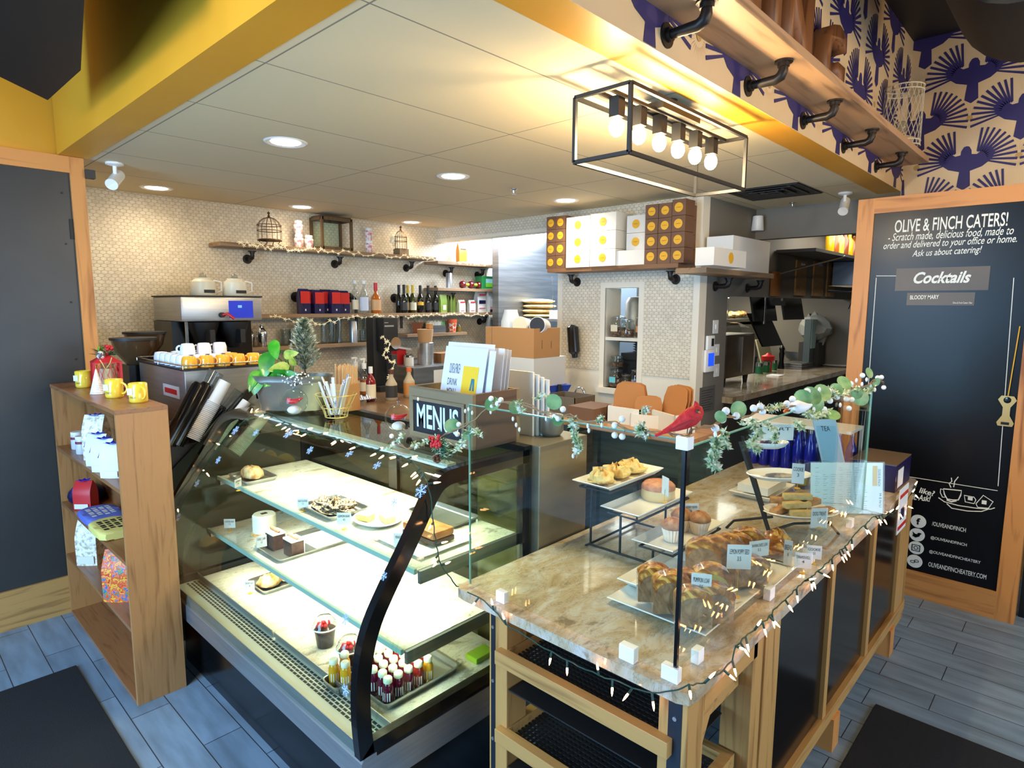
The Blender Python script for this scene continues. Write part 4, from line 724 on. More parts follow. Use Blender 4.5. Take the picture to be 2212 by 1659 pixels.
for px, w, lab in ((440, .065, 'frosted plastic coffee pitcher on the brewer nearest the mosaic'), (508, .065, 'frosted coffee pitcher above the blue screen')):
    q = at(px, 634, 'y', 5.2); t = thing('coffee_pitcher', lab, 'pitcher', (q.x, 5.2, ZB + bt + .01), group='pitchers on the coffee brewer'); B().lathe([(.095, 0), (.10, .01), (.085, .11), (.06, .13), (.06, .14)], n=24).make('body', base('frosted plastic', (224, 214, 186), .35), t, 40); B().lathe([(.03, .14), (.02, .17), (.012, .18)], n=14).make('lid_knob', M['vessel'], t, 50); B().tube([(.09, 0, .02), (.14, 0, .04), (.14, 0, .11), (.08, 0, .12)], .008, 8).make('handle', M['wht'], t, 50); B().box((-.03, -.1, .02), (.05, -.092, .045)).make('label', M['ink'], t)
def shaker(px, py0, py1, lab, Y=4.75):
    a = at(px, py1, 'y', Y); a.z = ZG; e = at(px, py0, 'y', Y); H = e.z - a.z; t = thing('cocktail_shaker', lab, 'shaker', a); R = .048
    B().lathe([(R * .75, 0), (R, H * .5), (R * .98, H * .66), (R * .6, H * .8), (R * .45, H * .86)], n=24).make('cup', M['chrome'], t, 50); B().lathe([(R * .46, H * .86), (R * .46, H * .92), (R * .28, H * .94), (R * .26, H)], n=18).make('cap', M['chrome'], t, 50)
B_SH = None
shaker(567, 701, 765, 'polished cocktail shaker beside the coffee brewer', 5.55); shaker(541, 708, 764, 'small steel shaker behind the polished one', 5.6)
# grinders behind the lantern
M['smoke'] = base('smoky hopper', (70, 54, 36), .15, coat=.3)
for px, py, Y, lab, R in ((290, 757, 4.62, 'smoky bean hopper with black lid beside the espresso machine', .13), (314, 742, 4.95, 'second smoky bean hopper farther back by the machine', .13)):
    c = at(px, py, 'y', Y); t = thing('coffee_grinder', lab, 'grinder', (c.x, Y, ZB)); zc = c.z - ZB; B().lathe([(.05, zc - .09), (R * .85, zc - .01), (R, zc + .07)], n=24).make('hopper', M['smoke'], t, 40); B().lathe([(R * 1.06, zc + .07), (R * 1.06, zc + .085)], n=24).make('lid', M['blk'], t, 40); B().box((-.06, -.08, 0), (.06, .08, zc - .09)).make('body', M['gblk'], t)
# ---------------- in the pastry case ----------------
M['alu'] = base('aluminium tray', (190, 192, 190), .3, metal=.9)
def sheet_tray(c, lx, ly, lab, h=.022, rz=0, name='baking_tray', m='alu'):
    t = thing(name, lab, 'tray', c, rz); a, b_ = lx / 2, ly / 2; bb = B(); r = .02
    def loop(o, z):
        P = []
        for sx, sy, a0 in ((1, 1, 0), (-1, 1, pi / 2), (-1, -1, pi), (1, -1, 3 * pi / 2)):
            for k in range(4): q = a0 + k * pi / 6; P.append(bb.bm.verts.new((sx * (a - r) + (r + o) * cos(q), sy * (b_ - r) + (r + o) * sin(q), z)))
        return P
    bb.skin([loop(-.006, 0), loop(0, h), loop(.006, h + .001), loop(.006, h - .002), loop(-.008, .002)], True).make('pan', M[m], t, 50); return t
def plate(c, lx, ly, lab, round_=True, h=.02, rz=0, m='porc', name='plate', group=None):
    t = thing(name, lab, 'plate', c, rz, group)
    if round_: B().lathe([(.55, 0), (.6, .002), (1, h), (.97, h + .003), (.6, .006), (.001, .005)], n=36, sx=lx / 2, sy=ly / 2).lathe([(.5, 0), (.5, .002)], n=20, sx=lx / 2, sy=ly / 2).make('dish', M[m], t, 60) if False else B().skin_plate(lx / 2, ly / 2, h).make('dish', M[m], t, 60)
    else:
        b = B(); R = []
        for s, z in ((.80, 0), (1, h), (.985, h + .003), (.78, .006)): R.append([b.bm.verts.new(q) for q in ((-lx / 2 * s, -ly / 2 * s, z), (lx / 2 * s, -ly / 2 * s, z), (lx / 2 * s, ly / 2 * s, z), (-lx / 2 * s, ly / 2 * s, z))])
        b.skin(R).make('dish', M[m], t, 30)
    return t
def _sp(s, a, b_, h):
    U, V, Wz = Vector((1, 0, 0)), Vector((0, 1, 0)), Vector((0, 0, 1)); s.skin([s.ring(Wz * z, U, V, a * r, 40, b_ * r) for r, z in ((.55, 0), (.6, .001), (.8, h * .3), (1, h), (.97, h + .003), (.78, h * .45), (.5, .006))]); return s
B.skin_plate = _sp
def card(px, py, plane, v, lab, title, price, w=.05, h=.042, face=None, up=0.02, tilt=0, zb=None):
    """small price card on a stand, its foot at the pixel's point on the plane"""
    p = at(px, py, plane, v); t = thing('price_card', lab, 'price card', p, face if face is not None else rad(-44)); t['group'] = 'small white price cards'
    B().box((-w / 2, -.0008, up), (w / 2, .0008, up + h), 0).make('card', M['paper'], t); text(title, w * .8, h * .2, M['ink'], t, (-w * .4, -.001, up + h * .62), (1, 0, 0), (0, 0, 1), 'title_print'); text(price, w * .16, h * .18, M['ink'], t, (-w * .08, -.001, up + h * .34), (1, 0, 0), (0, 0, 1), 'price_print')
    b = B().lathe([(.011, 0), (.011, .002), (.003, .004)], n=14); b.tube([(0, .002, .002), (0, .002, up + h * .3)], .001, 5); b.make('stand', M['gold'], t, 40); return t
M['crust'] = noisy('golden pastry', [(.35, (196, 130, 62)), (.5, (232, 190, 130)), (.7, (240, 212, 160))], (25, 25, 25), .6, bmp=.5)
M['choc'] = noisy('chocolate cake', [(.3, (44, 24, 18)), (.7, (70, 40, 28))], (50, 50, 50), .6, bmp=.3); M['cakecream'] = base('cream icing', (240, 236, 216), .5); M['brown'] = noisy('brown bake', [(.3, (128, 72, 30)), (.7, (176, 108, 52))], (30, 30, 60), .6, bmp=.4); M['icing'] = base('mocha icing', (170, 112, 80), .5)
def lump(name, lab, cat, c, sx, sy, sz, mat, seed=1, rz=0, rough=.25, par=None, n=16):
    R = random.Random(seed); b = B(); b.ball((0, 0, 0), 1, n)
    for v in b.bm.verts:
        k = 1 + R.uniform(-rough, rough) * .5; v.co = Vector((v.co.x * sx * k, v.co.y * sy * k, (v.co.z * (1 if v.co.z > 0 else .35) + .35) * sz * k))
    o = b.make(name, mat, par, 60, loc=c); o.rotation_euler = (0, 0, rz)
    return tag(o, lab, cat) if not par else o
Z1, Z2, Z3 = 1.0, .72, .452
# a local frame for things on the case shelves
q = at(567, 1030, 'z', Z1); sheet_tray((1.42, q.y, Z1), .17, .23, 'small steel tray holding a powdered croissant on the top glass shelf'); lump('croissant', 'flaky powdered croissant on the small steel tray', 'pastry', (1.42, q.y + .01, Z1 + .004), .05, .09, .05, M['crust'], 3)
q = at(718, 1095, 'z', Z1); c2 = Vector((1.455, 2.50, Z1)); sheet_tray(c2, .20, .27, 'steel tray heaped with nut granola clusters'); t = lump('nut_clusters', 'heap of brown nut clusters on the steel tray', 'food', c2 + Vector((0, 0, .004)), .075, .11, .03, noisy('nuts', [(.40, (60, 36, 22)), (.5, (176, 140, 96)), (.6, (232, 218, 190))], (110, 110, 110), .7, bmp=1), 5, 0, .8, n=26); t['kind'] = 'stuff'
q = at(807, 1120, 'z', Z1); plate((1.50, 2.22, Z1), .20, .24, 'round white plate with lemon cake squares')
for k, (dx, dy, r) in enumerate(((-.03, .045, .3), (.025, -.04, -.2))): tag(B().box((-.025, -.035, 0), (.025, .035, .028), .004).make('lemon_square', base('lemon cake', (240, 224, 140), .5), smooth=40, loc=(1.50 + dx, 2.22 + dy, Z1 + .008)), ('pale lemon square with the wrapper on the round plate', 'yellow lemon square at the near side of the round plate')[k], 'cake').rotation_euler = (0, 0, r)
plate((1.50, 1.90, Z1), .26, .30, 'square white plate under the brown sweet bread in the case', False, .012, name='square_plate')
t = thing('sweet_bread', 'brown layered sweet bread behind the black case frame', 'cake', (1.52, 1.90, Z1 + .012)); B().box((-.05, -.10, .0), (.06, .10, .022), .005).make('dark_layer', M['choc'], t, 40); B().box((-.05, -.10, .022), (.06, .10, .055), .012).make('top_crust', M['brown'], t, 40)
q = at(1030, 1068, 'z', Z1); sheet_tray((1.74, 2.06, Z1), .16, .30, 'dark steel tray at the back corner of the top shelf', m='dsteel')
card(655, 1105, 'z', Z1, 'price card before the nut cluster tray', 'NUT CLUSTER', '3.5'); card(744, 1143, 'z', Z1, 'price card before the round plate', 'LEMON BAR', '4.5', .06, .052); card(515, 1060, 'z', Z1, 'price card beside the croissant tray, seen edge on', 'CROISSANT', '4', face=rad(30)); card(872, 1192, 'z', Z1, 'price card before the brown sweet bread', 'PEANUT BUTTER BAR', '3.75', .075, .055)
t = thing('cheesecake', 'tall white frosted cylinder cake on the middle shelf', 'cake', (1.42, 3.16, Z2)); B().lathe([(.058, .012), (.060, .018), (.060, .105), (.054, .112)], n=32).make('frosting', M['cakecream'], t, 40); B().lathe([(.068, 0), (.066, .014), (.055, .018)], n=32).make('crust', M['crust'], t, 40); B().box((-.016, -.012, .112), (.016, .012, .1135)).make('chocolate_mark', M['choc'], t)
sheet_tray((1.50, 2.86, Z2), .42, .27, 'long steel tray with two layered chocolate cakes', .02)
for k, (x, y, lab) in enumerate(((1.37, 2.93, 'chocolate cake with piped icing, the one nearer the white cake'), (1.39, 2.78, 'chocolate cake with piped icing at the near end of the tray'))):
    t = thing('chocolate_cake', lab, 'cake', (x, y, Z2 + .003), group='layered chocolate cakes with piped icing'); B().box((-.032, -.042, 0), (.032, .042, .075)).make('cake_layers', M['choc'], t); B().box((-.034, -.044, .075), (.034, .044, .085), .003).make('cream_top', M['cakecream'], t); b = B()
    for j in range(7): b.ball((0, -.036 + j * .012, .094), .010, 8)
    b.make('piped_icing', M['icing'], t, 60); B().box((.033, -.045, 0), (.035, .045, .07)).make('paper_side', M['paper'], t)
tag(B().box((1.50, 2.74, Z2 + .004), (1.68, 2.97, Z2 + .005)).make('parchment_sheet', M['paper']), 'empty parchment sheet on the long steel tray', 'paper')
card(497, 1148, 'z', Z2, 'price card before the white cylinder cake', 'CHEESECAKE', '7.5', .06, .05); card(566, 1190, 'z', Z2, 'price card before the chocolate cakes', 'CHOC CAKE', '6.5', .05, .06, face=rad(-10)); card(540, 1282, 'z', Z3, 'price card before the folded pastries on the case floor', 'SAVORY TART', '4', .05, .05)
sheet_tray((1.45, 3.10, Z3), .24, .20, 'steel tray with folded pastries on the case floor'); lump('folded_pastry', 'golden folded pastry at the front of the floor tray', 'pastry', (1.40, 3.09, Z3 + .004), .06, .06, .045, M['crust'], 9, .5); lump('folded_pastry', 'second folded pastry behind on the same floor tray', 'pastry', (1.50, 3.10, Z3 + .004), .045, .055, .04, M['crust'], 10)
for px, py, lab in ((703, 1394, 'clear domed pudding cup with berries beside the grille'), (757, 1442, 'clear domed pudding cup with berries behind the juice bottles')):
    q = at(px, py, 'z', Z3); t = thing('pudding_cup', lab, 'cup', q, group='domed dessert cups'); B().lathe([(.034, .001), (.046, .078), (.0, .078)], n=28).make('pudding', M['choc'], t, 50); B().lathe([(.036, 0), (.048, .085), (.056, .088), (.056, .094), (.050, .098), (.046, .115), (.03, .135), (.0, .142)], n=28, caps=False).make('cup_and_dome', M['vessel'], t, 60); b = B(); R = random.Random(3)
    for k in range(12): b.ball((R.uniform(-.025, .025), R.uniform(-.025, .025), .085 + R.uniform(0, .02)), .010, 8)
    b.make('berries', M['red'], t, 60)['kind'] = 'stuff'; B().tube([(.055 * cos(a), .055 * sin(a), .091) for a in [2 * pi * i / 28 for i in range(28)]], .003, 6, True).make('rim', M['wht'], t, 50)
sheet_tray((1.40, 1.915, Z3), .36, .27, 'aluminium tray filled with small juice bottles', .03); q = at(742, 1492, 'z', Z3); sheet_tray((1.205, 2.05, Z3), .12, .10, 'small steel tray with yellow juice bottles at the case front', .03)
M['cap'] = base('cream cap', (238, 232, 204), .4); juice = {'p': base('beet juice', (92, 8, 40), .08, coat=.4), 'r': base('red juice', (128, 26, 28), .08, coat=.4), 'y': base('yellow juice', (212, 152, 24), .08, coat=.4)}
def juice_bottle(p, lab, k, grp):
    t = thing('juice_bottle', lab, 'bottle', p, random.uniform(-.5, .5), grp); B().lathe([(.018, 0), (.021, .004), (.021, .07), (.016, .085), (.014, .09)], n=18).make('bottle_body', juice[k], t, 50); B().lathe([(.0165, .088), (.0172, .09), (.0172, .104), (.014, .108)], n=18).make('cap', M['cap'], t, 40); b = B()
    for a in (-2.6, -1.7): c, s = cos(a), sin(a); b.poly([(.0216 * cos(a - .3), .0216 * sin(a - .3), .02), (.0216 * cos(a + .3), .0216 * sin(a + .3), .02), (.0216 * cos(a + .3), .0216 * sin(a + .3), .055), (.0216 * cos(a - .3), .0216 * sin(a - .3), .055)])
    b.make('label', M['paper'], t)
rn = ['nearest the end glass', 'second row from the end glass', 'third row from the end glass', 'fourth row from the end glass', 'row farthest from the end glass']; cn = ['beside the black post', 'second column from the post', 'third column from the post', 'fourth column from the post', 'outer column by the empty tray end', 'last column']
for i in range(5):
    for j in range(5):
        k = 'p' if i < 3 else 'r'
        if j == 0 and i == 4: k = 'y'
        juice_bottle((1.255 + .048 * i + .010 * (j % 2), 1.815 + .048 * j, Z3 + .003), '%s juice bottle, %s, %s' % ({'p': 'purple', 'r': 'red', 'y': 'yellow'}[k], rn[j], cn[i]), k, 'small juice bottles on the case floor')
for k, (x, y) in enumerate(((1.18, 2.07), (1.20, 2.02), (1.235, 2.08))): juice_bottle((x, y, Z3 + .003), ('yellow juice bottle leftmost of the small front tray', 'yellow juice bottle at the near side of the front tray', 'yellow juice bottle at the back of the front tray')[k], 'y', 'small juice bottles on the case floor')
tag(B().box((1.66, 1.76, Z3), (1.77, 1.83, Z3 + .025), .006).make('green_box', base('lime carton', (150, 190, 40), .5)), 'lime green open carton at the back corner of the case floor', 'box')
# ---------------- cup dispensers beyond the case ----------------
def stack(a, e, lab, ncup, R=.043, clear=.3):
    a, e = Vector(a), Vector(e); L_ = (e - a).length; t = thing('cup_stack', lab, 'cups', a); d = (e - a).normalized(); b = B(); P = []; Rr = []
    for k in range(ncup): s = k / ncup * L_ * .62; P += [d * s, d * (s + .004), d * (s + .005)]; Rr += [R, R, R * .82]
    P.append(d * L_ * .95); Rr.append(R * .78); b.tube(P, Rr, 22).make('nested_cups', M['wht'], t, 25)
    off = d.orthogonal().normalized(); off = Vector((-d.z, 0, d.x)).normalized() * .075 + Vector((0, .03, 0))
    B().tube([d * .0 + off * 1.0, d * L_ * .62 + off], [R * .9, R * .9], 20).tube([d * L_ * .60 + off, d * L_ * .66 + off], [R * 1.1, R * .9], 20).make('black_sleeve', M['gblk'], t, 40)
    B().tube([d * L_ * .63 + off * .8, d * L_ * 1.02 + off * .8], [R * .85, R * 1.0], 20).make('clear_lids', M['vessel'], t, 40); return t
stack(at(415, 948, 'y', 3.60), at(490, 818, 'y', 3.60), 'tallest leaning stack of white cups beside the bookcase', 24)
stack(at(455, 965, 'y', 3.57), at(536, 862, 'y', 3.57), 'slim leaning stack of white cups just outside the case end', 22, .032)
stack(at(506, 978, 'y', 3.55), at(574, 896, 'y', 3.55), 'leaning stack of cream cups in place of a reflection in the curved glass', 24, .040)  # solid cups modelled where the curved glass mirrors the other stacks
for k, (px, lab) in enumerate(((385, 'black cup tube closest to the bookcase'), (402, 'second black cup tube in the dispenser rack'))):
    a, e = at(px - 22, 960, 'y', 3.62), at(px + 44, 835, 'y', 3.62); tag(B().tube([a, e, e + (e - a).normalized() * .02], [.04, .04, .03], 20).make('cup_tube', M['gblk'], smooth=40), lab, 'cup dispenser')
tag(B().prism([(1.06, .95), (1.14, .90), (1.62, 1.40), (1.60, 1.44)], 'y', 3.675, 3.69).box((1.06, 3.675, 0), (1.10, 3.69, .95)).make('dispenser_rack', M['blk']), 'black slanted rack carrying the cup stacks', 'rack')
# ---------------- on top of the case ----------------
ZK = 1.376
def ptd(px, py, d): return CP + (CF + CR * ((px - 1106) / FPX) - CU * ((py - 829.5) / FPX)) * d
# galvanised planter
M['galv'] = noisy('galvanised metal', [(.3, (136, 136, 128)), (.7, (158, 158, 150))], (8, 8, 8), .42, metal=.75)
PC = Vector((1.62, 3.17, ZK)); t = thing('metal_planter', 'galvanised metal tub planter on top of the case', 'planter', PC, rad(-46.7)); b = B(); R = []
def oval(b, a, c, z, n=32): return [b.bm.verts.new((a * (abs(cos(q)) ** .6) * (1 if cos(q) > 0 else -1), c * (abs(sin(q)) ** .6) * (1 if sin(q) > 0 else -1), z)) for q in [2 * pi * i / n for i in range(n)]]
b.skin([oval(b, .165, .075, 0), oval(b, .168, .078, .004), oval(b, .198, .098, .15), oval(b, .203, .102, .155), oval(b, .203, .102, .160), oval(b, .212, .106, .185), oval(b, .218, .11, .19), oval(b, .205, .1, .187), oval(b, .19, .09, .12)]).make('tub', M['galv'], t, 40)
B().skin([[v for v in oval(bq, .20, .1, .165)] for bq in ()], False) if False else None
def leaf_mesh(b, base_, tip, w, up=Vector((0, 0, 1)), fold=.15, heart=True):
    base_, tip = Vector(base_), Vector(tip); d = tip - base_; s = d.cross(up); s = s.normalized() if s.length > 1e-5 else Vector((1, 0, 0)); n = s.cross(d).normalized(); prof = ((0, .12), (.08, .62), (.22, .95), (.42, 1.0), (.65, .78), (.85, .42), (1, 0)) if heart else ((0, .05), (.2, .6), (.45, 1), (.7, .8), (.9, .35), (1, 0))
    C_ = [b.bm.verts.new(base_ + d * f + n * (fold * w * -1 * (0)) + n * (-.12 * d.length * f * f)) for f, _ in prof]
    for sg in (1, -1):
        E_ = [b.bm.verts.new(base_ + d * f + s * (sg * w * k) + n * (w * fold * k - .12 * d.length * f * f)) for f, k in prof]
        for i in range(len(prof) - 1): b.face([C_[i], C_[i + 1], E_[i + 1], E_[i]])
M['pothos'] = noisy('pothos leaf', [(.35, (24, 110, 20)), (.55, (64, 158, 34)), (.75, (150, 190, 60))], (9, 9, 9), .3, coat=.2); M['pothosy'] = noisy('yellow green leaf', [(.3, (120, 160, 40)), (.6, (200, 200, 90))], (30, 30, 30), .35)
t = thing('pothos_plant', 'trailing pothos with heart shaped leaves in the metal tub', 'plant', PC + Vector((0, 0, .17))); D0 = 3.32
LV = [((566, 800), (546, 852), .040, 0), ((580, 760), (570, 815), .045, 0), ((590, 735), (596, 775), .034, 0), ((625, 790), (578, 800), .03, 1), ((612, 768), (642, 762), .026, 1), ((556, 800), (536, 845), .028, 0), ((605, 800), (570, 835), .04, 0), ((600, 815), (640, 808), .035, 0), ((620, 822), (590, 800), .04, 0), ((635, 790), (628, 770), .02, 1), ((575, 822), (610, 812), .03, 0)]
b0, b1, st_ = B(), B(), B()
for (a, c, w, k) in LV:
    A_, C_ = ptd(*a, D0), ptd(*c, D0 - .05); leaf_mesh(b1 if k else b0, A_ - t.location, C_ - t.location, w, -CF); st_.tube([Vector((0, 0, -.02)), (A_ - t.location) * .5 + Vector((0, 0, .03)), A_ - t.location], .003, 5)
b0.make('green_leaves', M['pothos'], t, 60); b1.make('pale_leaves', M['pothosy'], t, 60); st_.make('stem', M['green'], t)
# frosted tree
M['frost'] = noisy('frosted needles', [(.35, (90, 120, 84)), (.5, (170, 186, 170)), (.65, (226, 230, 222))], (40, 40, 40), .6)
TB = ptd(660, 822, 3.40); t = thing('frosted_tree', 'small frosted tabletop pine tree in burlap standing in the tub', 'tree', TB); R = random.Random(11); b = B(); HT = (ptd(676, 692, 3.40) - TB).length
for k in range(72):
    f = k / 72; zz = .05 + f * (HT - .06); rr = .085 * (1 - f) ** .75 + .01; a = k * 2.4; d = Vector((cos(a), sin(a), .9)).normalized(); o = Vector((0, 0, zz)); L_ = rr * 1.25
    for j in range(9):
        q = o + d * (L_ * j / 9); 
        for m in range(6):
            e = (d + Vector((R.uniform(-1, 1), R.uniform(-1, 1), R.uniform(-.3, 1))) * .8).normalized() * .022; s = e.orthogonal().normalized() * .0016; b.poly([q - s * 2.2, q + s * 2.2, q + e * 1.25])
b.make('needles', M['frost'], t)['kind'] = 'stuff'; B().cyl((0, 0, 0), (0, 0, HT * .95), .004).make('trunk', M['rust'], t); B().lathe([(.03, -.045), (.036, -.01), (.03, .012), (.034, .02)], n=14).make('burlap_base', base('burlap', (140, 124, 90), .9), t, 40)
t = thing('berry_sprig', 'sprig of tiny white berries at the tub rim', 'decoration', ptd(640, 828, 3.2)); b = B(); R = random.Random(2); s_ = B()
for k in range(46):
    q = Vector((R.uniform(-.09, .09) * CR.x + 0, R.uniform(-.09, .09) * CR.y, R.uniform(-.01, .055))); b.ball(q, .0045, 6)
    if k % 3 == 0: s_.tube([(0, 0, -.01), q], .0008, 4)
b.make('berries', M['wht'], t, 60)['kind'] = 'stuff'; s_.make('stems', M['rust'], t)
def ornament(c, r, lab):
    t = thing('glass_ornament', lab, 'ornament', c, group='clear glass ball ornaments with a red bird inside'); B().ball((0, 0, r), r, 32).make('glass_ball', glass('ornament glass', (250, 252, 250), 1.3, 1.2), t, 60); B().cyl((0, 0, 2 * r - .003), (0, 0, 2 * r + .012), .008, n=12).tube([(0, .0, 2 * r + .01), (.008, 0, 2 * r + .02), (0, 0, 2 * r + .036), (-.008, 0, 2 * r + .02), (0, 0, 2 * r + .01)], .0025, 6).make('hook', M['vessel'], t, 50)
    B().ball((0, 0, r * .38), r * .52, 14, sz=.6).make('snow', M['wht'], t, 60); u = CR; B().tube([-u * r * .5 + Vector((0, 0, r * 1.05)), -u * r * .25 + Vector((0, 0, r * 1.0)), u * r * .1 + Vector((0, 0, r * 1.0)), u * r * .65 + Vector((0, 0, r * 1.25))], [r * .12, r * .2, r * .2, r * .04], 12).ball(-u * r * .42 + Vector((0, 0, r * 1.12)), r * .16, 10).make('red_bird', M['red'], t, 60)
ornament(Vector((1.53, 2.99, ZK)), .070, 'glass ball ornament standing before the galvanised tub'); ornament(Vector((1.66, 2.27, ZK)), .062, 'glass ball ornament half behind the menus box')
# wire basket with straws and cutlery packs
BC = Vector((1.66, 2.80, ZK)); t = thing('wire_basket', 'brass wire basket holding wrapped straws on the case top', 'basket', BC); b = B(); M['brass'] = base('brass wire', (214, 196, 120), .35, metal=.6)
for k in range(14): a = 2 * pi * k / 14; b.tube([(.055 * cos(a), .055 * sin(a), .0), (.062 * cos(a), .062 * sin(a), .03), (.105 * cos(a), .105 * sin(a), .115)], .0018, 5)
for z, r in ((0, .055), (.05, .073), (.115, .105)): b.tube([(r * cos(a), r * sin(a), z) for a in [2 * pi * i / 30 for i in range(30)]], .0026, 6, True)
b.make('wire_frame', M['brass'], t)
R = random.Random(6); pk = noisy('printed wrapper', [(.45, (236, 236, 232)), (.5, (60, 70, 120)), (.54, (236, 236, 232))], (30, 30, 6), .5)
packs = []
for k in range(15):
    a = R.uniform(0, 6.28); r0 = R.uniform(.0, .035); d = Vector((cos(a) * .35, sin(a) * .35, 1)).normalized(); u = Vector((-sin(a), cos(a), 0)); w, L_ = R.choice((.02, .026, .014)), R.uniform(.15, .21)
    packs.append(k); o = B().obox(Vector((cos(a) * r0, sin(a) * r0, .012)) - u * w / 2, u * w, d.cross(u) * .005, d * L_).make('wrapped_cutlery', pk if k % 2 else M['paper'], loc=BC); tag(o, 'white wrapped cutlery pack standing in the brass wire basket', 'cutlery pack', 'wrapped packs in the wire basket')
c = ptd(748, 838, 3.45); c = Vector((1.95, 2.78, 0)); q = at(748, 838, 'x', 1.80); t = thing('stirrer_box', 'clear cup packed with wooden stirrers behind the wire basket', 'stirrers', (1.80, q.y, 1.376)); zz = at(748, 790, 'x', 1.80).z - 1.376; b = B()
B().box((-.05, -.046, 0), (.055, .042, zz * .6)).make('holder', M['kraft'], t)
for k in range(30): b.box((-.045 + .0095 * (k % 10), -.04 + .035 * (k // 10), 0), (-.038 + .0095 * (k % 10), -.036 + .035 * (k // 10), zz + R.uniform(-.008, .01)))
b.make('wooden_stirrers', base('birch', (224, 184, 130), .6), t)
# menus box
MX0, MX1, MY0, MY1, MZ = 1.63, 1.90, 1.745, 2.15, 1.598; t = thing('menu_box', 'weathered wooden box with a chalk panel reading MENUS', 'box', (MX0, MY0, ZK)); w_, l_, h_ = MX1 - MX0, MY1 - MY0, MZ - ZK
B().box((0, 0, 0), (.018, l_, h_), .002).make('front_board', M['rustic'], t); B().box((w_ - .018, 0, 0), (w_, l_, h_)).make('back_board', M['rustic'], t); B().box((.018, 0, 0), (w_ - .018, .018, h_)).make('side_board', wood('dark box side', (96, 74, 58), (66, 50, 38), 'x'), t); B().box((.018, l_ - .018, 0), (w_ - .018, l_, h_)).make('side_board', M['rustic'], t); B().box((.018, .018, 0), (w_ - .018, l_ - .018, .01)).make('bottom_board', M['rustic'], t)
b = B(); y0, y1, z0, z1 = .055, l_ - .04, .03, h_ - .055
for a, c in (((-.01, y0 - .014, z0 - .014), (0, y0, z1 + .014)), ((-.01, y1, z0 - .014), (0, y1 + .014, z1 + .014)), ((-.01, y0, z0 - .014), (0, y1, z0)), ((-.01, y0, z1), (0, y1, z1 + .014))): b.box(a, c)
b.make('panel_frame', M['rustic'], t); pn = B().box((-.004, y0, z0), (0, y1, z1)).make('chalk_panel', base('chalkboard', (22, 26, 34), .6), t)
text('MENUS', (y1 - y0) * .86, (z1 - z0) * .76, base('pale blue chalk', (206, 220, 232), .7), pn, (-.005, y1 - .02, z0 + .02), (0, -1, 0), (0, 0, 1), bold=.02)
M['lamp_w'] = base('laminated sheet', (226, 230, 240), .2, coat=.4)
def menu_sheet(x, y1, y0, zt, lab, kind, lean=.07):
    o = Vector((x, y1, ZK + .04)); u = Vector((0, -1, 0)); v = Vector((-.0 + lean, 0, zt - ZK - .04)).normalized(); H = (zt - ZK - .04); W = y1 - y0; t = thing('menu_sheet', lab, 'menu', o, group='laminated menus in the menus box'); n = u.cross(v)
    B().obox((0, 0, 0), u * W, v * H, n * -.0015).make('laminate', M['lamp_w'], t)
    if kind:
        text('OLIVE & FINCH', W * .26, H * .12, M['ink'], t, u * W * .16 + v * H * .68, u, v, 'title_print'); text('DRINK\nMENU', W * .24, H * .2, M['ink'], t, u * W * .15 + v * H * .42, u, v, 'title_print')
        yb = B().obox(u * W * .50 + v * H * .04 + n * .0006, u * W * .36, v * H * .74, n * .0004).make('yellow_page', base('yellow print', (238, 196, 52), .4), t); b = B()
        for k in range(9): b.obox(u * W * .53 + v * H * (.10 + .035 * k) + n * .0012, u * W * (.28 if k % 3 else .14), v * H * .006, n * .0003)
        for k in range(5): b.obox(u * W * .10 + v * H * (.12 + .05 * k) + n * .0012, u * W * (.3 if k % 2 else .12), v * H * .006, n * .0003)
        b.make('text_rows', M['ink'], t); b = B()
        for s in (0, 1): b.obox(u * W * (.70 + .07 * s) + v * H * .5 + n * .0012, u * W * .04 + v * 0, v * H * .14 + u * W * .02 * (1 - 2 * s), n * .0003)
        b.make('bird_print', base('teal print', (60, 120, 130), .5), t)
menu_sheet(1.70, 2.06, 1.80, 1.775, 'front laminated drink menu with the yellow page', 1); menu_sheet(1.74, 2.09, 1.80, 1.79, 'clear plastic folder standing behind the drink menu', 0); menu_sheet(1.72, 1.95, 1.765, 1.765, 'second printed sheet offset beside the drink menu', 0, .06)
for k, x in enumerate((1.78, 1.80, 1.82)): menu_sheet(x, 1.97 - .012 * k, 1.765, 1.772 - .004 * k, ('laminated menu third from the front of the box', 'laminated menu fourth from the front of the box', 'rearmost laminated menu in the box')[k], 0, .05)
# things standing right behind
t = thing('paper_bags', 'upright bundle of white paper bags behind the menus box', 'paper bags', (2.0, 1.86, 1.376)); zt = at(1110, 800, 'x', 2.0).z - 1.376
for k in range(4): B().obox((.02 * k, -.10 - .012 * k, 0), (.012, 0, 0), (0, .17, 0), (0, 0, zt - .012 * k)).make('bag_sheet', M['paper'], t)
# kraft strap pieces beside
for k, (px, py, lab) in enumerate(((1130, 928, 'dark grey metal scoop bin beside the menus box'),)):
    q = at(px, py, 'z', 1.376); tag(B().lathe([(.04, 0), (.055, .02), (.055, .09), (.05, .09)], n=20).make('metal_bin', M['galv'], smooth=40, loc=(2.08, 1.72, 1.376)), lab, 'bin')
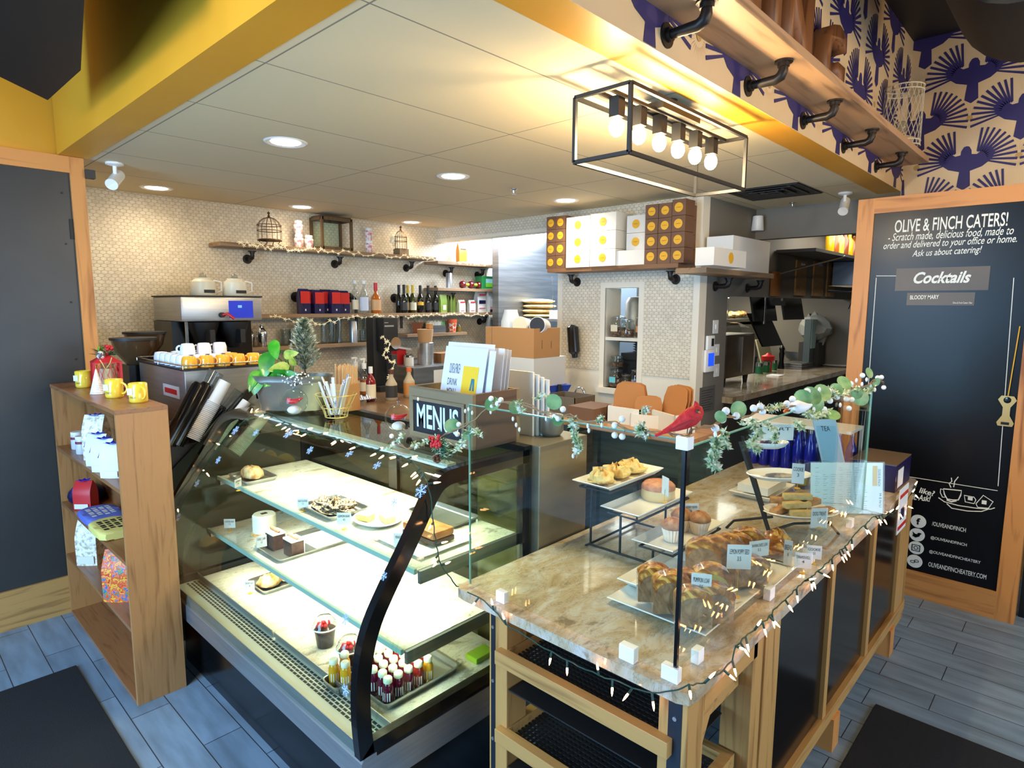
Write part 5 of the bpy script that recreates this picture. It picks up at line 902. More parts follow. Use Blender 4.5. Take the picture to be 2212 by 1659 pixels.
# ---------------- back counter bottles ----------------
def bc(px, py=None): q = at(px, py, 'z', ZB) if py else None; return Vector((q.x, q.y, ZB))
M['ceram'] = base('beige plastic', (176, 160, 130), .4); M['brcap'] = base('brown spout', (88, 44, 26), .4); M['orcap'] = base('orange spout', (214, 100, 40), .4)
bottle(bc(846, 864), 'beige sauce bottle with brown spout and dark label', M['ceram'], .048, .25, .018, sh=.55, cap=M['brcap'], lbl=M['dlab'], caph=.03, lz=(.1, .5), name='sauce_bottle'); bottle(bc(884, 857), 'beige sauce bottle with orange spout and orange label', M['ceram'], .048, .25, .018, sh=.55, cap=M['orcap'], lbl=base('orange band', (206, 138, 70), .5), caph=.03, lz=(.08, .5), name='sauce_bottle')
bottle(bc(822, 866) + Vector((-.05, .06, 0)), 'dark red syrup bottle with white cap', juice['r'], .040, .28, .014, sh=.6, cap=M['wht'], lbl=M['cream'], caph=.05, lz=(.1, .5), name='syrup_bottle')
for px, py, lab in ((788, 852, 'syrup bottle with white pump and green leaf label'), (770, 848, 'syrup bottle with white pump nearest the stirrers')): bottle(bc(px, py), lab, M['vessel'], .042, .27, .016, sh=.6, cap=M['wht'], lbl=M['cream'], caph=.04, pump=M['wht'], name='syrup_bottle', liquid=M['amber'])
for px, py, lab in ((716, 800, 'small dark syrup bottle behind the basket'), (742, 803, 'syrup bottle with black cap behind the stirrers'), (757, 803, 'second black capped syrup bottle behind the stirrers')): bottle(Vector((bc(px, py).x * .93, min(bc(px, py).y * .93, 5.4), ZB)), lab, M['vessel'], .038, .27, .015, cap=M['blk'], lbl=M['cream'], name='syrup_bottle', liquid=M['amber'])
b = B(); R = random.Random(8); b.tri_grid(lambda u, v: Vector((.16 * u - .08, .12 * v - .06, .02 + .03 * abs(sin(u * 9 + v * 4)) * (1 - abs(2 * v - 1)) + .01 * cos(v * 13))), 14, 10); m = base('blue striped cloth', (236, 238, 244), .8); w = N(m, 'TexWave'); w.inputs['Scale'].default_value = 18; L(m, coords(m, (1, .3, 1)), w.inputs[0]); L(m, ramp(m, w.outputs[0], [(.55, (228, 232, 240)), (.7, (96, 120, 180))]), m.node_tree.nodes['Principled BSDF'].inputs[0]); q = bc(788, 868); tag(b.make('folded_towel', m, smooth=60, solid=.004, loc=q), 'crumpled blue striped towel before the syrup bottles', 'towel')
# black coffee grinder
q = bc(848, 850); gz = at(848, 692, 'x', q.x).z - ZB; t = thing('black_grinder', 'tall black coffee grinder with a round glass knob', 'grinder', (q.x + .05, q.y + .22, ZB)); gz += .02
B().box((-.09, -.09, 0), (.11, .12, .05)).make('base', M['blk'], t); B().box((-.09, .0, .05), (.11, .12, gz), .012).make('body', M['blk'], t, 40); B().box((-.06, -.12, gz * .55), (.10, .0, gz), .012).make('front_housing', M['blk'], t, 40); B().box((-.05, -.121, gz * .93), (-.01, -.12, gz * .94)).box((-.05, -.121, gz * .88), (.05, -.12, gz * .9)).make('printed_text', base('grey print', (150, 150, 150), .5), t)
B().lathe([(.055, 0), (.055, .02), (.04, .03)], n=28, axis='y').make('dial', M['chrome'], t, 40, loc=(.05, -.15, gz * .66)); B().box((.02, -.12, gz * .25), (.08, -.04, gz * .5)).make('chute', M['dk'], t)
star_garland([Vector((q.x - .05, q.y + .08, ZB + gz * .75)), Vector((q.x + .03, q.y + .06, ZB + gz * .66)), Vector((q.x - .04, q.y + .07, ZB + gz * .5)), Vector((q.x + .07, q.y + .05, ZB + gz * .4)), Vector((q.x + .0, q.y + .06, ZB + gz * .22))], 'star garland hanging in loops by the black grinder', 22, 9)
# canister tower and small boxes on the steel fridge
ZF = 1.33; t = thing('cup_canister', 'steel canister topped with brown kraft cup sleeves', 'canister', (4.05, 5.05, ZF)); B().lathe([(.085, 0), (.085, .22), (.08, .225)], n=32).make('steel_can', M['steel'], t, 40); B().lathe([(.07, .22), (.085, .36), (.08, .36)], n=28).make('kraft_sleeves', base('kraft sleeve', (196, 158, 118), .7), t, 40); B().box((.03, -.03, .36), (.085, .03, .42), .01).make('top_sleeve', M['kraft'], t)
for k, (x, y, lab) in enumerate(((3.80, 5.0, 'white lidded jar on the steel fridge beside the canister'), (3.88, 5.12, 'second white lidded jar behind the first'))): t = thing('lidded_jar', lab, 'jar', (x, y, ZF), group='white lidded jars on the fridge'); B().lathe([(.045, 0), (.045, .09)], n=18).make('body', M['wht'], t, 40); B().lathe([(.047, .09), (.047, .105), (.01, .115)], n=18).make('lid', M['chrome'], t, 40)
t = thing('red_carton', 'red carton with a pale napkin stack on the fridge', 'box', (3.78, 5.18, ZF)); B().box((0, 0, 0), (.12, .14, .17)).make('carton', M['red'], t); B().obox((.0, -.02, .17), (.17, 0, -.03), (0, .16, 0), (0, 0, .02)).make('napkins', M['paper'], t)
tag(B().box((4.22, 5.0, ZF), (4.48, 5.2, ZF + .10)).make('small_carton', base('small kraft', (150, 108, 68), .7)), 'small brown carton beside the steel canister on the fridge', 'box')
t = thing('fridge_note', 'white paper sheet taped on the steel fridge front', 'paper', (3.95, 4.796, 1.12)); B().box((0, 0, 0), (.34, .004, .17)).make('sheet', M['paper'], t)
tag(B().lathe([(.06, 0), (.065, .09), (.06, .09), (.055, .01)], n=4).make('green_tub', base('olive tub', (150, 160, 96), .5), smooth=30, loc=bc(905, 858)), 'olive green tub with tools behind the menus box', 'tub')
# cartons on the work table beyond
t = thing('work_table', 'steel work table at the kitchen opening under the cartons', 'table', (3.78, 3.83, 0)); B().box((0, 0, 1.11), (.75, .72, 1.15)).make('tabletop', M['dsteel'], t)
for x in (0, .71):
    for y in (0, .68): B().box((x, y, 0), (x + .04, y + .04, 1.11)).make('leg', M['dsteel'], t)
X = 3.82; a = at(1049, 768, 'x', X); c = at(1153, 773, 'x', X); e = at(1049, 706, 'x', X); ZM1 = (a.z + c.z) / 2
t = thing('white_carton', 'opened white carton with navy print under the cardboard box', 'box', (X, c.y, ZB)); B().box((0, 0, 0), (.42, a.y - c.y, ZM1 - ZB), .003).make('carton', M['paper'], t); B().box((.42, .0, 0), (.421, .1, .1)).make('tape', M['kraft'], t); text('KNNK', .14, .045, M['bagb'], t, (-.001, .15, .06), (0, -1, 0), (0, 0, 1))
W_ = a.y - c.y; H_ = e.z - ZM1; t = thing('cardboard_box', 'open brown cardboard box full of white tubs', 'box', (X, c.y, ZM1 + .001)); b = B().box((0, 0, 0), (.008, W_, H_)).box((.33, 0, 0), (.338, W_, H_)).box((.008, 0, 0), (.33, .008, H_)).box((.008, W_ - .008, 0), (.33, W_, H_)).box((.008, .008, 0), (.33, W_ - .008, .008)); b.make('carton', M['kraft'], t); B().box((-.001, W_ * .86, 0), (0, W_ * .865, H_)).box((.10, -.001, H_ * .3), (.106, 0, H_ * .6)).box((.22, -.001, H_ * .3), (.226, 0, H_ * .55)).make('slot', M['kraft2'], t)
tz = ZM1 + .01; t = thing('plastic_jug', 'tall frosted white jug standing in the cardboard box', 'jug', (X + .12, c.y + W_ * .66, tz)); B().lathe([(.085, 0), (.09, .02), (.085, H_ + .04), (.06, H_ + .12), (.058, H_ + .14)], n=24).make('body', base('frosted white', (220, 228, 230), .35), t, 40)
for k, (f, lab) in enumerate(((.38, 'white tub lying on its side with a pale lid'), (.1, 'white tub lying with its dark open mouth showing'))):
    c_ = Vector((X + .10 + .04 * k, c.y + W_ * f, tz + H_ + .01)); t = thing('white_tub', lab, 'tub', c_, group='white tubs in the cardboard box'); d = Vector((-.85, -.35, .1)).normalized(); B().tube([-d * .10, d * .07], [.065, .07], 24).make('body', M['wht'], t, 40); B().tube([d * .070, d * .078], [.064, .064], 24).make('lid' if k == 0 else 'mouth', M['cream'] if k == 0 else M['blk'], t, 40)
# blue crate and brush by the opening
q = at(1178, 865, 'x', 3.9); t = thing('blue_bag', 'bright blue plastic bag with a white strap by the sink', 'bag', (3.86, 3.48, 1.0)); b = B().obox((0, 0, 0), (.25, -.12, .0), (.06, .10, 0), (.10, -.10, .26)); b.make('bag_body', base('blue plastic', (24, 60, 160), .4), t, 30); B().tube([(-.02, .02, .02), (.02, -.02, .16), (.1, -.07, .26)], .014, 6).make('strap', M['wht'], t)
q = at(1208, 868, 'x', 4.1); t = thing('scrub_brush', 'round wooden scrub brush with black handle on the sink rim', 'brush', (4.1, q.y, 1.0)); zz = q.z - 1.0; B().lathe([(.08, 0), (.085, zz), (.08, zz + .045), (.0, zz + .05)], n=24).make('wooden_block', base('beech', (206, 164, 130), .6), t, 40); B().cyl((0, 0, zz + .05), (0, 0, zz + .15), .018).make('handle', M['blk'], t)
t = thing('grey_carton', 'open grey brown carton before the faucet', 'box', (3.62, 2.77, 1.0)); B().box((0, 0, 0), (.005, .30, .26)).box((.25, 0, 0), (.255, .3, .26)).box((0, 0, 0), (.255, .005, .26)).box((0, .295, 0), (.255, .3, .26)).make('carton', base('grey card', (110, 98, 84), .7), t)
# folded kraft food trays on the ledge
M['krafti'] = base('kraft inside', (176, 118, 66), .7)
def foodtray(px, py, w, h, lab, rz, lean=.12, n=3):
    q = at(px, py, 'x', 3.50); q.z = 1.15; t = thing('paper_tray', lab, 'food trays', q, rz, 'nested white and kraft food trays')
    B().box((0, -w / 2, 0), (.012, w / 2, h * .42)).box((0, -w / 2, 0), (.16, -w / 2 + .006, h * .42)).box((0, w / 2 - .006, 0), (.16, w / 2, h * .42)).make('white_wall', M['paper'], t)
    for k in range(n):
        o = .05 + .035 * k; P = [(-w / 2 * .92, .01), (w / 2 * .92, .01), (w / 2 * .95, h * .72), (w / 2 * .8, h * .95), (w / 2 * .5, h), (-w / 2 * .5, h), (-w / 2 * .8, h * .95), (-w / 2 * .95, h * .72)]; b = B(); b.prism(P, 'x', o, o + .006)
        for v in b.bm.verts: v.co.x += v.co.z * lean; v.co.y += .015 * k
        b.make('kraft_back', M['krafti'], t)
foodtray(1345, 925, .26, .27, 'nested food trays with brown backs before the niche', .0); foodtray(1430, 930, .25, .28, 'nested food trays tipped beside the first stack', -.45, .2); foodtray(1392, 918, .2, .2, 'low food trays behind the other stacks', .2, .1, 2)
tag(B().box((3.42, 2.45, 1.15), (3.70, 2.68, 1.24)).make('kraft_box', M['kraft2']), 'flat dark brown carton on the ledge beside the food trays', 'box')
# ---------------- boxes on the pillar shelf ----------------
SX = 4.45; zs = 2.275; t = thing('box_shelf', 'brown plank shelf carrying the stacked cake boxes on the pillar', 'shelf', (SX, 2.42, zs)); B().box((0, 0, -.035), (.29, 1.33, 0), .002).make('plank', M['shelfy'], t)
for px in (1247, 1460):
    q = at(px, 598, 'x', 4.74); bracket('pipe_bracket', t, Vector((.295, q.y - 2.42, -.115)), (0, 0, 1), (-1, 0, 0), .10, .016)
q4 = lambda zx, zy: (1180 + zx / 6.144, 420 + zy / 6.144)
def cakebox(x, y0, y1, z0, z1, lab, brown, dep, dot=True, rz=0, grp=None, front='x'):
    t = thing('cake_box', lab, 'box', (x, (y0 + y1) / 2, z0), rz, grp or ('brown cake boxes on the pillar shelf' if brown else 'white cake boxes on the pillar shelf')); w = y1 - y0 - .003; h = z1 - z0 - .002; B().box((0, -w / 2, 0), (dep, w / 2, h), .002).make('carton', M['kraft2'] if brown else M['paper'], t)
    B().box((-.0008, -w / 2, h * .8), (.0, w / 2, h * .806)).make('lid_seam', M['ink'] if brown else M['cream'], t)
    if dot: s = B().cyl((-.0005, 0, h * .5), (-.0025, 0, h * .5), min(.036, h * .3), n=24).make('gold_sticker', M['gold'], t); text('OLIVE&FINCH', .04, .006, M['rust'], s, (-.003, .02, h * .5 - .003), (0, -1, 0), (0, 0, 1), 'sticker_print')
    return t
rw = ['bottom row', 'second row up', 'third row up', 'top row']
def column(cx0, cx1, tops, bot, brown, nm, dep, x=SX + .0):
    p = (cx0 + cx1) / 2; ys = [at(*q4(c, (bot + tops[-1]) / 2), 'x', x).y for c in (cx0, cx1)]; z0 = zs
    zl = [at(*q4(p, tt), 'x', x).z for tt in [bot] + tops]; k = zs - zl[0]
    for i in range(len(tops)): cakebox(x, ys[1], ys[0], zl[i] + k, zl[i + 1] + k, '%s cake box, %s, %s' % ('small brown' if brown else 'wide white', rw[i], nm), brown, dep)
column(0, 120, [840, 660, 490, 315], 1008, True, 'first column by the kitchen opening', .15); column(120, 248, [832, 652, 482, 305], 1004, True, 'second column by the kitchen opening', .15)
column(262, 578, [775, 550, 322], 998, False, 'column beside the narrow brown boxes', .27, SX - .01); column(582, 922, [752, 510, 270], 980, False, 'column lit brightest in the middle', .27, SX - .015)
ys = [at(*q4(c, 860), 'x', SX).y for c in (928, 1302)]; za = at(*q4(1100, 968), 'x', SX).z; zb_ = at(*q4(1100, 768), 'x', SX).z; cakebox(SX, ys[1], ys[0], zs, zs + zb_ - za, 'plain white cake box without sticker on the shelf', False, .27, False)
z0 = zs + zb_ - za
for i, (t0, t1) in enumerate(((742, 505), (498, 262))):
    yy = [at(*q4(c, 600), 'x', SX + .08).y for c in (1062, 1312)]; h = at(*q4(1190, t1), 'x', SX + .08).z - at(*q4(1190, t0), 'x', SX + .08).z; cakebox(SX + .08, yy[1], yy[0], z0, z0 + h, 'white cake box set back on the plain one, %s' % ('lower' if i == 0 else 'upper'), False, .2); z0 += h
column(1305, 1478, [765, 565, 365, 172], 965, True, 'column beside the set back white boxes', .15); column(1480, 1655, [758, 555, 355, 158], 962, True, 'middle column at the shelf end', .15); column(1657, 1838, [748, 540, 325, 108], 955, True, 'outermost column at the shelf end', .15)
for i in range(4): cakebox(SX + .155, 2.425, 2.56, zs + .117 * i, zs + .117 * (i + 1), 'small brown cake box behind the outermost column, %s' % rw[i], True, .13, False)
# niche jars
def cjar(x, y, z, R, H, lab, fill, lbl=None):
    t = thing('clip_jar', lab, 'jar', (x, y, z), group='clip top glass jars in the niche'); B().lathe([(R * .95, 0), (R, .008), (R, H * .8), (R * .85, H * .88), (R * .85, H)], n=22, caps=False).make('glass_wall', M['vessel'], t, 50); B().lathe([(R * .9, .006), (R * .92, H * .5)], n=18).make('contents', fill, t, 40); B().lathe([(R * .9, H), (R * .9, H + .012), (R * .5, H + .022)], n=20).make('glass_lid', M['vessel'], t, 40); B().tube([(R * .93 * cos(a), R * .93 * sin(a), H + .0) for a in [2 * pi * i / 20 for i in range(20)]], .002, 5, True).make('wire_clip', M['chrome'], t)
    if lbl: B().box((-R * 1.03, -R * .5, H * .3), (-R * .98, R * .5, H * .65)).make('label', lbl, t)
M['teab'] = noisy('tea leaves', [(.4, (70, 50, 36)), (.6, (150, 110, 80))], (60, 60, 60), .8)
cjar(4.82, 3.20, 1.657, .07, .17, 'large clip jar with a yellow label on the niche shelf', M['teab'], M['cream']); cjar(4.80, 3.09, 1.657, .065, .14, 'second clip jar in front on the niche shelf', M['teab'], None); cjar(4.82, 2.98, 1.657, .03, .16, 'slim jar with an orange label at the niche edge', M['teab'], base('orange label2', (214, 150, 96), .5))
cjar(4.82, 3.21, 1.375, .06, .09, 'squat clip jar stacked on another in the niche', M['teab']); cjar(4.82, 3.21, 1.192, .065, .15, 'clip jar with a sky blue label at the niche bottom', M['teab'], base('sky label', (110, 196, 214), .5)); cjar(4.80, 3.09, 1.192, .045, .12, 'small clear jar with yellow flowers at the niche bottom', noisy('flowers', [(.45, (180, 180, 170)), (.6, (220, 200, 60))], (50, 50, 50), .7)); cjar(4.82, 3.00, 1.192, .045, .17, 'tall clear jar at the niche bottom corner', noisy('blue bits', [(.45, (170, 176, 180)), (.6, (90, 100, 170))], (50, 50, 50), .7))
t = thing('stock_pot', 'tall steel pots seen through the niche', 'pots', (5.15, 3.0, 1.7));
for y, hh in ((.24, .32), (.08, .28)): B().lathe([(.09, -.1), (.09, hh - .05), (.06, hh), (0, hh + .01)], (0, y, 0), 24).make('pot', M['galv'], t, 40)
for k in range(5): tag(B().lathe([(.10, 0), (.14, .018), (.13, .018)], n=28).make('stacked_plate', M['dsteel'], smooth=40, loc=(5.05, 3.02, 1.50 + .022 * k)), 'grey plate in the stack seen through the niche', 'plate', 'grey plates behind the niche')
tag(B().box((4.95, 2.9, 1.44), (5.25, 3.25, 1.50)).make('dark_crate', M['blk']), 'dark crate under the grey plates behind the niche', 'crate'); tag(B().box((4.98, 2.85, 1.60), (5.4, 3.35, 1.62)).box((4.98, 2.85, 1.1), (5.4, 3.35, 1.44)).make('kitchen_rack', M['blk']), 'dark kitchen rack standing behind the niche', 'rack')
# soap dispenser
q = at(1247, 738, 'x', 4.745); t = thing('soap_dispenser', 'black glossy dispenser hung tilted on the pillar mosaic', 'dispenser', (4.742, q.y, q.z)); hh = .155; b = B().tube([(-.05, 0, -hh * .72), (-.055, 0, -hh * .6), (-.055, 0, hh * .9), (-.05, 0, hh)], [.035, .055, .055, .03], 24).tube([(-.05, 0, -hh * .98), (-.05, 0, -hh * .72)], [.026, .03], 16); b.make('body', M['gblk'], t, 40); t.rotation_euler = (rad(-6), 0, 0)
# pita stack on steel kitchen shelf
t = thing('kitchen_shelf', 'steel shelf with bread bags beyond the opening', 'shelf', (5.64, 4.4, 1.78)); B().box((0, 0, -.03), (.36, 1.38, 0)).make('steel_top', M['steel'], t); B().box((.05, 0.1, -.45), (.36, 1.3, -.43)).make('lower_shelf', M['steel'], t); B().box((.02, .02, -1.78), (.34, 1.36, -.8)).make('lower_body', M['dk'], t)
for y in (.02, 1.33): B().box((.3, y, -.8), (.33, y + .03, 0)).make('upright', M['steel'], t)
M['pita'] = noisy('pita bread', [(.4, (222, 180, 110)), (.6, (240, 214, 150))], (10, 10, 10), .55)
for k in range(4):
    b = B(); b.ball((0, 0, 0), 1, 24); R = random.Random(k)
    for v in b.bm.verts: v.co = Vector((v.co.x * .16, v.co.y * .25, v.co.z * .032))
    tag(b.make('bagged_bread', M['pita'], smooth=60, loc=(5.84, 5.05 + .02 * (k % 2), 1.81 + .058 * k)), ('bottom bag of flat bread on the steel shelf', 'second bag of flat bread from the bottom', 'third bag of flat bread from the bottom', 'topmost bag of flat bread on the steel shelf')[k], 'bread', 'bagged flat breads beyond the opening')
t = thing('white_canister', 'tilted white paper cup roll on the kitchen shelf', 'canister', (5.82, 4.55, 1.79)); B().tube([(0, 0, .0), (0, -.06, .20)], [.055, .075], 20).make('body', M['wht'], t, 40)
t = thing('white_tools', 'white plastic tubs of tools on the kitchen shelf', 'tubs', (5.75, 4.65, 1.78)); B().box((-.04, -.06, 0), (.16, .12, .10)).make('tub', M['wht'], t); B().cyl((.02, .10, .05), (.02, .14, .5), .004).cyl((.08, .04, .05), (.08, .02, .5), .004).make('ladle_rod', M['chrome'], t)
tag(B().box((5.70, 4.6, 1.36), (5.95, 5.1, 1.41), .01).make('bread_tray', M['krafti']), 'shallow tray on the lower kitchen shelf', 'tray')
# grey wall fittings
for px, py, w, h, lab, nm in ((1545, 706, .05, .115, 'upper white light switch on the grey wall', 'light_switch'), (1547, 756, .05, .10, 'second white light switch down on the grey wall', 'light_switch'), (1547, 800, .05, .11, 'lowest white light switch on the grey wall', 'light_switch')):
    q = at(px, py, 'y', 2.38); t = thing(nm, lab, 'switch', q, group='white light switches on the grey wall'); B().box((-w, -.006, -h / 2), (w, 0, h / 2), .003).make('plate', M['wht'], t); B().box((-.01, -.012, -.02), (.01, -.006, .02), .002).make('toggle', M['wht'], t)
q = at(1531, 740, 'y', 2.38); t = thing('thermostat', 'white square thermostat with a dark display', 'thermostat', q); B().box((-.065, -.025, -.06), (.065, 0, .06), .01).make('body', M['wht'], t, 40); B().box((.0, -.0265, -.03), (.045, -.025, .035)).make('display', M['blk'], t)
q = at(1529, 779, 'y', 2.38); t = thing('control_panel', 'white wall panel with a blue lit screen', 'control panel', q); B().box((-.085, -.025, -.095), (.085, 0, .095), .01).make('body', M['wht'], t, 40); B().box((-.045, -.027, -.045), (.06, -.025, .065)).make('screen', base('lit screen', (20, 50, 190), .3, emit=(30, 80, 230), es=.8), t)
q0 = at(1512, 838, 'y', 2.378); t = thing('wall_notice', 'dark grey printed notice low on the grey wall', 'notice', q0); B().box((0, -.003, -.22), (.28, 0, .0)).make('sheet', base('grey notice', (92, 90, 88), .6), t); b = B()
for k in range(9): b.box((.03, -.0045, -.03 - .021 * k), (.24 - .03 * (k % 3), -.003, -.034 - .021 * k))
b.make('text_rows', M['ink'], t)
SY = 2.13; a = at(1526, 577, 'y', SY); c = at(1672, 590, 'y', SY); t = thing('wall_shelf', 'brown plank shelf with white boxes on the grey wall', 'shelf', (a.x, SY, a.z)); B().box((0, 0, -.04), (c.x - a.x, .25, 0), .002).make('plank', M['shelf'], t)
for px in (1545, 1615): q = at(px, 600, 'y', 2.38); bracket('pipe_bracket', t, Vector((q.x - a.x, .25, -.12)), (0, 0, 1), (0, -1, 0), .12, .018)
def pbox(pl, pr, pt, y, dep, lab, dot):
    u0 = at(pl, 560, 'y', y).x; u1 = at(pr, 560, 'y', y).x; zt = at((pl + pr) / 2, pt, 'y', y).z; t = thing('carry_box', lab, 'box', (u0, y, a.z), group='white boxes on the grey wall shelf'); B().box((0, 0, 0), (u1 - u0, dep, zt - a.z), .002).make('carton', M['paper'], t)
    if dot: B().cyl(((u1 - u0) / 2, -.001, (zt - a.z) * .5), ((u1 - u0) / 2, -.003, (zt - a.z) * .5), .04, n=24).make('gold_sticker', M['gold'], t)
    else: B().box((-.001, .08, (zt - a.z) * .3), (0, .09, (zt - a.z) * .7)).make('slot', M['cream'], t)
pbox(1542, 1612, 538, 1.98, .14, 'smaller white box with a gold sticker in front on the shelf', True)
pbox(1582, 1662, 515, 2.135, .22, 'tall white box standing behind the stickered one', False)
q = at(1637, 492, 'y', 2.30); t = thing('wall_speaker', 'small white speaker in the corner of the grey walls', 'speaker', (5.72, 2.33, 2.62)); B().lathe([(.05, 0), (.055, .01), (.045, .13), (.03, .135)], n=20).make('body', M['wht'], t, 40)
# ---------------- things seen through the kitchen pass ----------------
M['mon'] = base('monitor black', (10, 10, 12), .2)
def PB(px0, px1, pyt, pyb, y, dep, name, lab, cat, mat, z0=None, **k):
    a = at(px0, (pyt + pyb) / 2, 'y', y); c = at(px1, (pyt + pyb) / 2, 'y', y); pm = (px0 + px1) / 2; zt = at(pm, pyt, 'y', y).z; zb = z0 if z0 is not None else at(pm, pyb, 'y', y).z
    t = thing(name, lab, cat, ((a.x + c.x) / 2, y, zb)); w = (c.x - a.x) / 2; return t, w, zt - zb, dep
t, w, h, d = PB(1569, 1628, 722, 838, 2.62, .3, 'toaster', 'brown steel conveyor toaster on the pass sill', 'toaster', None, 1.14)
B().box((-w, 0, .09), (w, d, h), .01).make('body', noisy('brown metal', [(.3, (74, 64, 52)), (.7, (92, 80, 64))], (3, 3, 9), .4, metal=.5), t, 40); B().box((-w * .1, -.02, h * .25), (-w * .02, 0, h * .95)).make('door_bar', M['chrome'], t)
for x in (-w * .85, w * .75): B().cyl((x, .05, 0), (x, .05, .09), .02, .03).make('foot', M['blk'], t)
t, w, h, d = PB(1568, 1602, 697, 720, 2.7, .25, 'glass_dome', 'clear glass bread cover on the toaster', 'cover', None, at(1585, 722, 'y', 2.7).z); B().lathe([(w, 0), (w * .9, h * .6), (w * .3, h)], n=4).make('dome', M['vessel'], t)
for k, (px, py, s, lab) in enumerate(((1650, 655, 1, 'black order screen hung nearest in the pass'), (1712, 655, 1, 'wide black order screen tilted over the pass'), (1655, 712, .9, 'low black tilted screen frame in the pass'))):
    q = at(px, py, 'y', 2.62); t = thing('order_screen', lab, 'screen', q); u = Vector((.26, -.02, 0)) * s; v = Vector((.05, .06, .21 if k < 2 else .19)) * s * (1 if k < 2 else -1) if k != 2 else Vector((-.08, .08, .22)) * s
    B().obox(-u - v * .9, u * 2, Vector((0, .02, 0)), v * 1.8).make('panel', M['mon'], t); B().cyl((0, .03, 0), (0, .1, .5), .012).make('arm', M['chrome'], t)
q = at(1651, 690, 'y', 2.55); tag(B().cyl((q.x, 2.55, at(1651, 700, 'y', 2.55).z), (q.x, 2.55, 2.03), .012).make('pass_post', M['chrome']), 'thin chrome post standing in the pass', 'post')
t, w, h, d = PB(1671, 1698, 600, 660, 2.52, .12, 'heat_lamp', 'black heat lamp box hanging in the pass', 'lamp', None); B().box((-w, 0, 0), (w, d, 2.03 - t.location.z)).make('housing', M['gblk'], t); B().box((w * .2, -.004, .05), (w * .5, 0, .2)).make('chrome_trim', M['chrome'], t)
q = at(1716, 793, 'y', 2.6); q.x -= .5
q = at(1687, 797, 'z', 1.14); t = thing('pepper_mill', 'tall black pepper mill on the pass counter', 'pepper mill', q); hh = at(1687, 746, 'y', q.y).z - 1.14; B().lathe([(.04, 0), (.042, .02), (.026, hh * .35), (.034, hh * .65), (.026, hh * .75), (.036, hh * .85), (.02, hh * .95), (.008, hh)], n=22).make('body', M['gblk'], t, 50); B().ball((0, 0, hh + .01), .012).make('knob', M['chrome'], t, 50)
for px, py, lab, mt in ((1649, 808, 'green tin nearest the napkin on the pass counter', 'g'), (1664, 805, 'middle green tin on the pass counter', 'g'), (1680, 800, 'green tin beside the pepper mill', 'g')):
    q = at(px, py, 'z', 1.14); t = thing('tin_cup', lab, 'tin', q + Vector((0, .05, 0)), group='green tins on the pass counter'); B().lathe([(.042, 0), (.042, .13), (.039, .13)], n=18).make('body', base('green tin', (40, 110, 70), .35, metal=.3), t, 40); B().lathe([(.043, .09), (.043, .125)], n=18, caps=False).make('band', M['chrome'], t, 40)
q = at(1659, 778, 'z', 1.28); t = thing('red_pot', 'small red lidded pot behind the green tins', 'pot', (q.x, q.y, 1.14)); B().lathe([(.05, 0), (.05, .13), (.075, .14), (.078, .19), (.03, .21), (.015, .23)], n=22).make('body', M['red'], t, 50)
q = at(1675, 812, 'z', 1.14); tag(B().box((-.09, -.07, 0), (.09, .07, .012)).make('folded_napkin', M['paper'], loc=q), 'white folded napkin at the edge of the pass counter', 'napkin')
for px, py, w, h, lab, mt in ((1633, 806, .07, .42, 'stack of white plastic containers beside the toaster', 'wht'),): q = at(px, py, 'z', 1.14); tag(B().lathe([(w * .9, 0), (w, h * .5), (w * .85, h)], n=16).make('container_stack', M[mt], smooth=40, loc=q + Vector((0, .1, 0))), lab, 'containers')
q = at(1715, 790, 'z', 1.14); tag(B().obox((0, 0, 0), (.42, .0, 0), (0, .02, 0), (.0, .10, .34)).make('cutting_board', base('pale board', (176, 172, 142), .6), loc=q + Vector((-.2, .35, 0))), 'pale cutting board leaning behind the pepper mill', 'cutting board')
for k in range(3): tag(B().box((-.22, -.12, 0), (.25 - .03 * k, .14, .022), .004).make('sheet_pan', M['dsteel'], loc=at(1735, 797, 'z', 1.14) + Vector((.1, .1, .026 * k))), 'flat steel pan in the low pile on the pass counter, %s' % ('bottom', 'middle', 'topmost')[k], 'pan', 'steel pans piled on the pass counter')
q = at(1765, 785, 'z', 1.16); t = thing('steel_bowl', 'large dull steel bowl lying on the pass counter', 'bowl', q + Vector((0, .2, .0))); B().lathe([(.08, 0), (.2, .06), (.26, .16), (.25, .16), (.19, .07), (0, .02)], n=28).make('bowl', M['steel'], t, 50)
t = thing('food_warmer', 'steel food warmer shelf with wrapped food beyond the pass', 'warmer', (8.0, 3.6, 1.5)); B().box((-1.2, 0, .22), (1.1, .5, .26)).box((-1.2, 0, -.3), (1.1, .5, .18)).make('cabinet', M['dsteel'], t); b = B(); R = random.Random(5)
for k in range(16): b.ball((-1.0 + .13 * k, .2, .30 + R.uniform(0, .04)), .07, 8, sz=.7)
b.make('wrapped_food', noisy('foil food', [(.4, (190, 130, 60)), (.6, (236, 214, 160))], (16, 16, 16), .5), t, 50)['kind'] = 'stuff'
for x in (-1.1, 0, 1.0): B().box((x, 0, .26), (x + .03, .03, .6)).make('post', M['chrome'], t)
lamp('warmer_light', 'AREA', (8.0, 3.55, 2.05), 10, (1, .85, .55), 1.6, .3)
t, w, h, d = PB(1752, 1762, 690, 752, 2.7, .3, 'steel_door', 'pale blue grey cabinet door edge beyond the pass', 'cabinet', None); B().box((-w * 1.2, 0, 1.14 - t.location.z), (w * 2.2, .08, h)).make('body', base('blue grey steel', (84, 98, 102), .4, metal=.4), t); B().box((-w, -.01, 0), (w, 0, h)).make('notice_strip', base('ice blue strip', (170, 200, 210), .5), t)
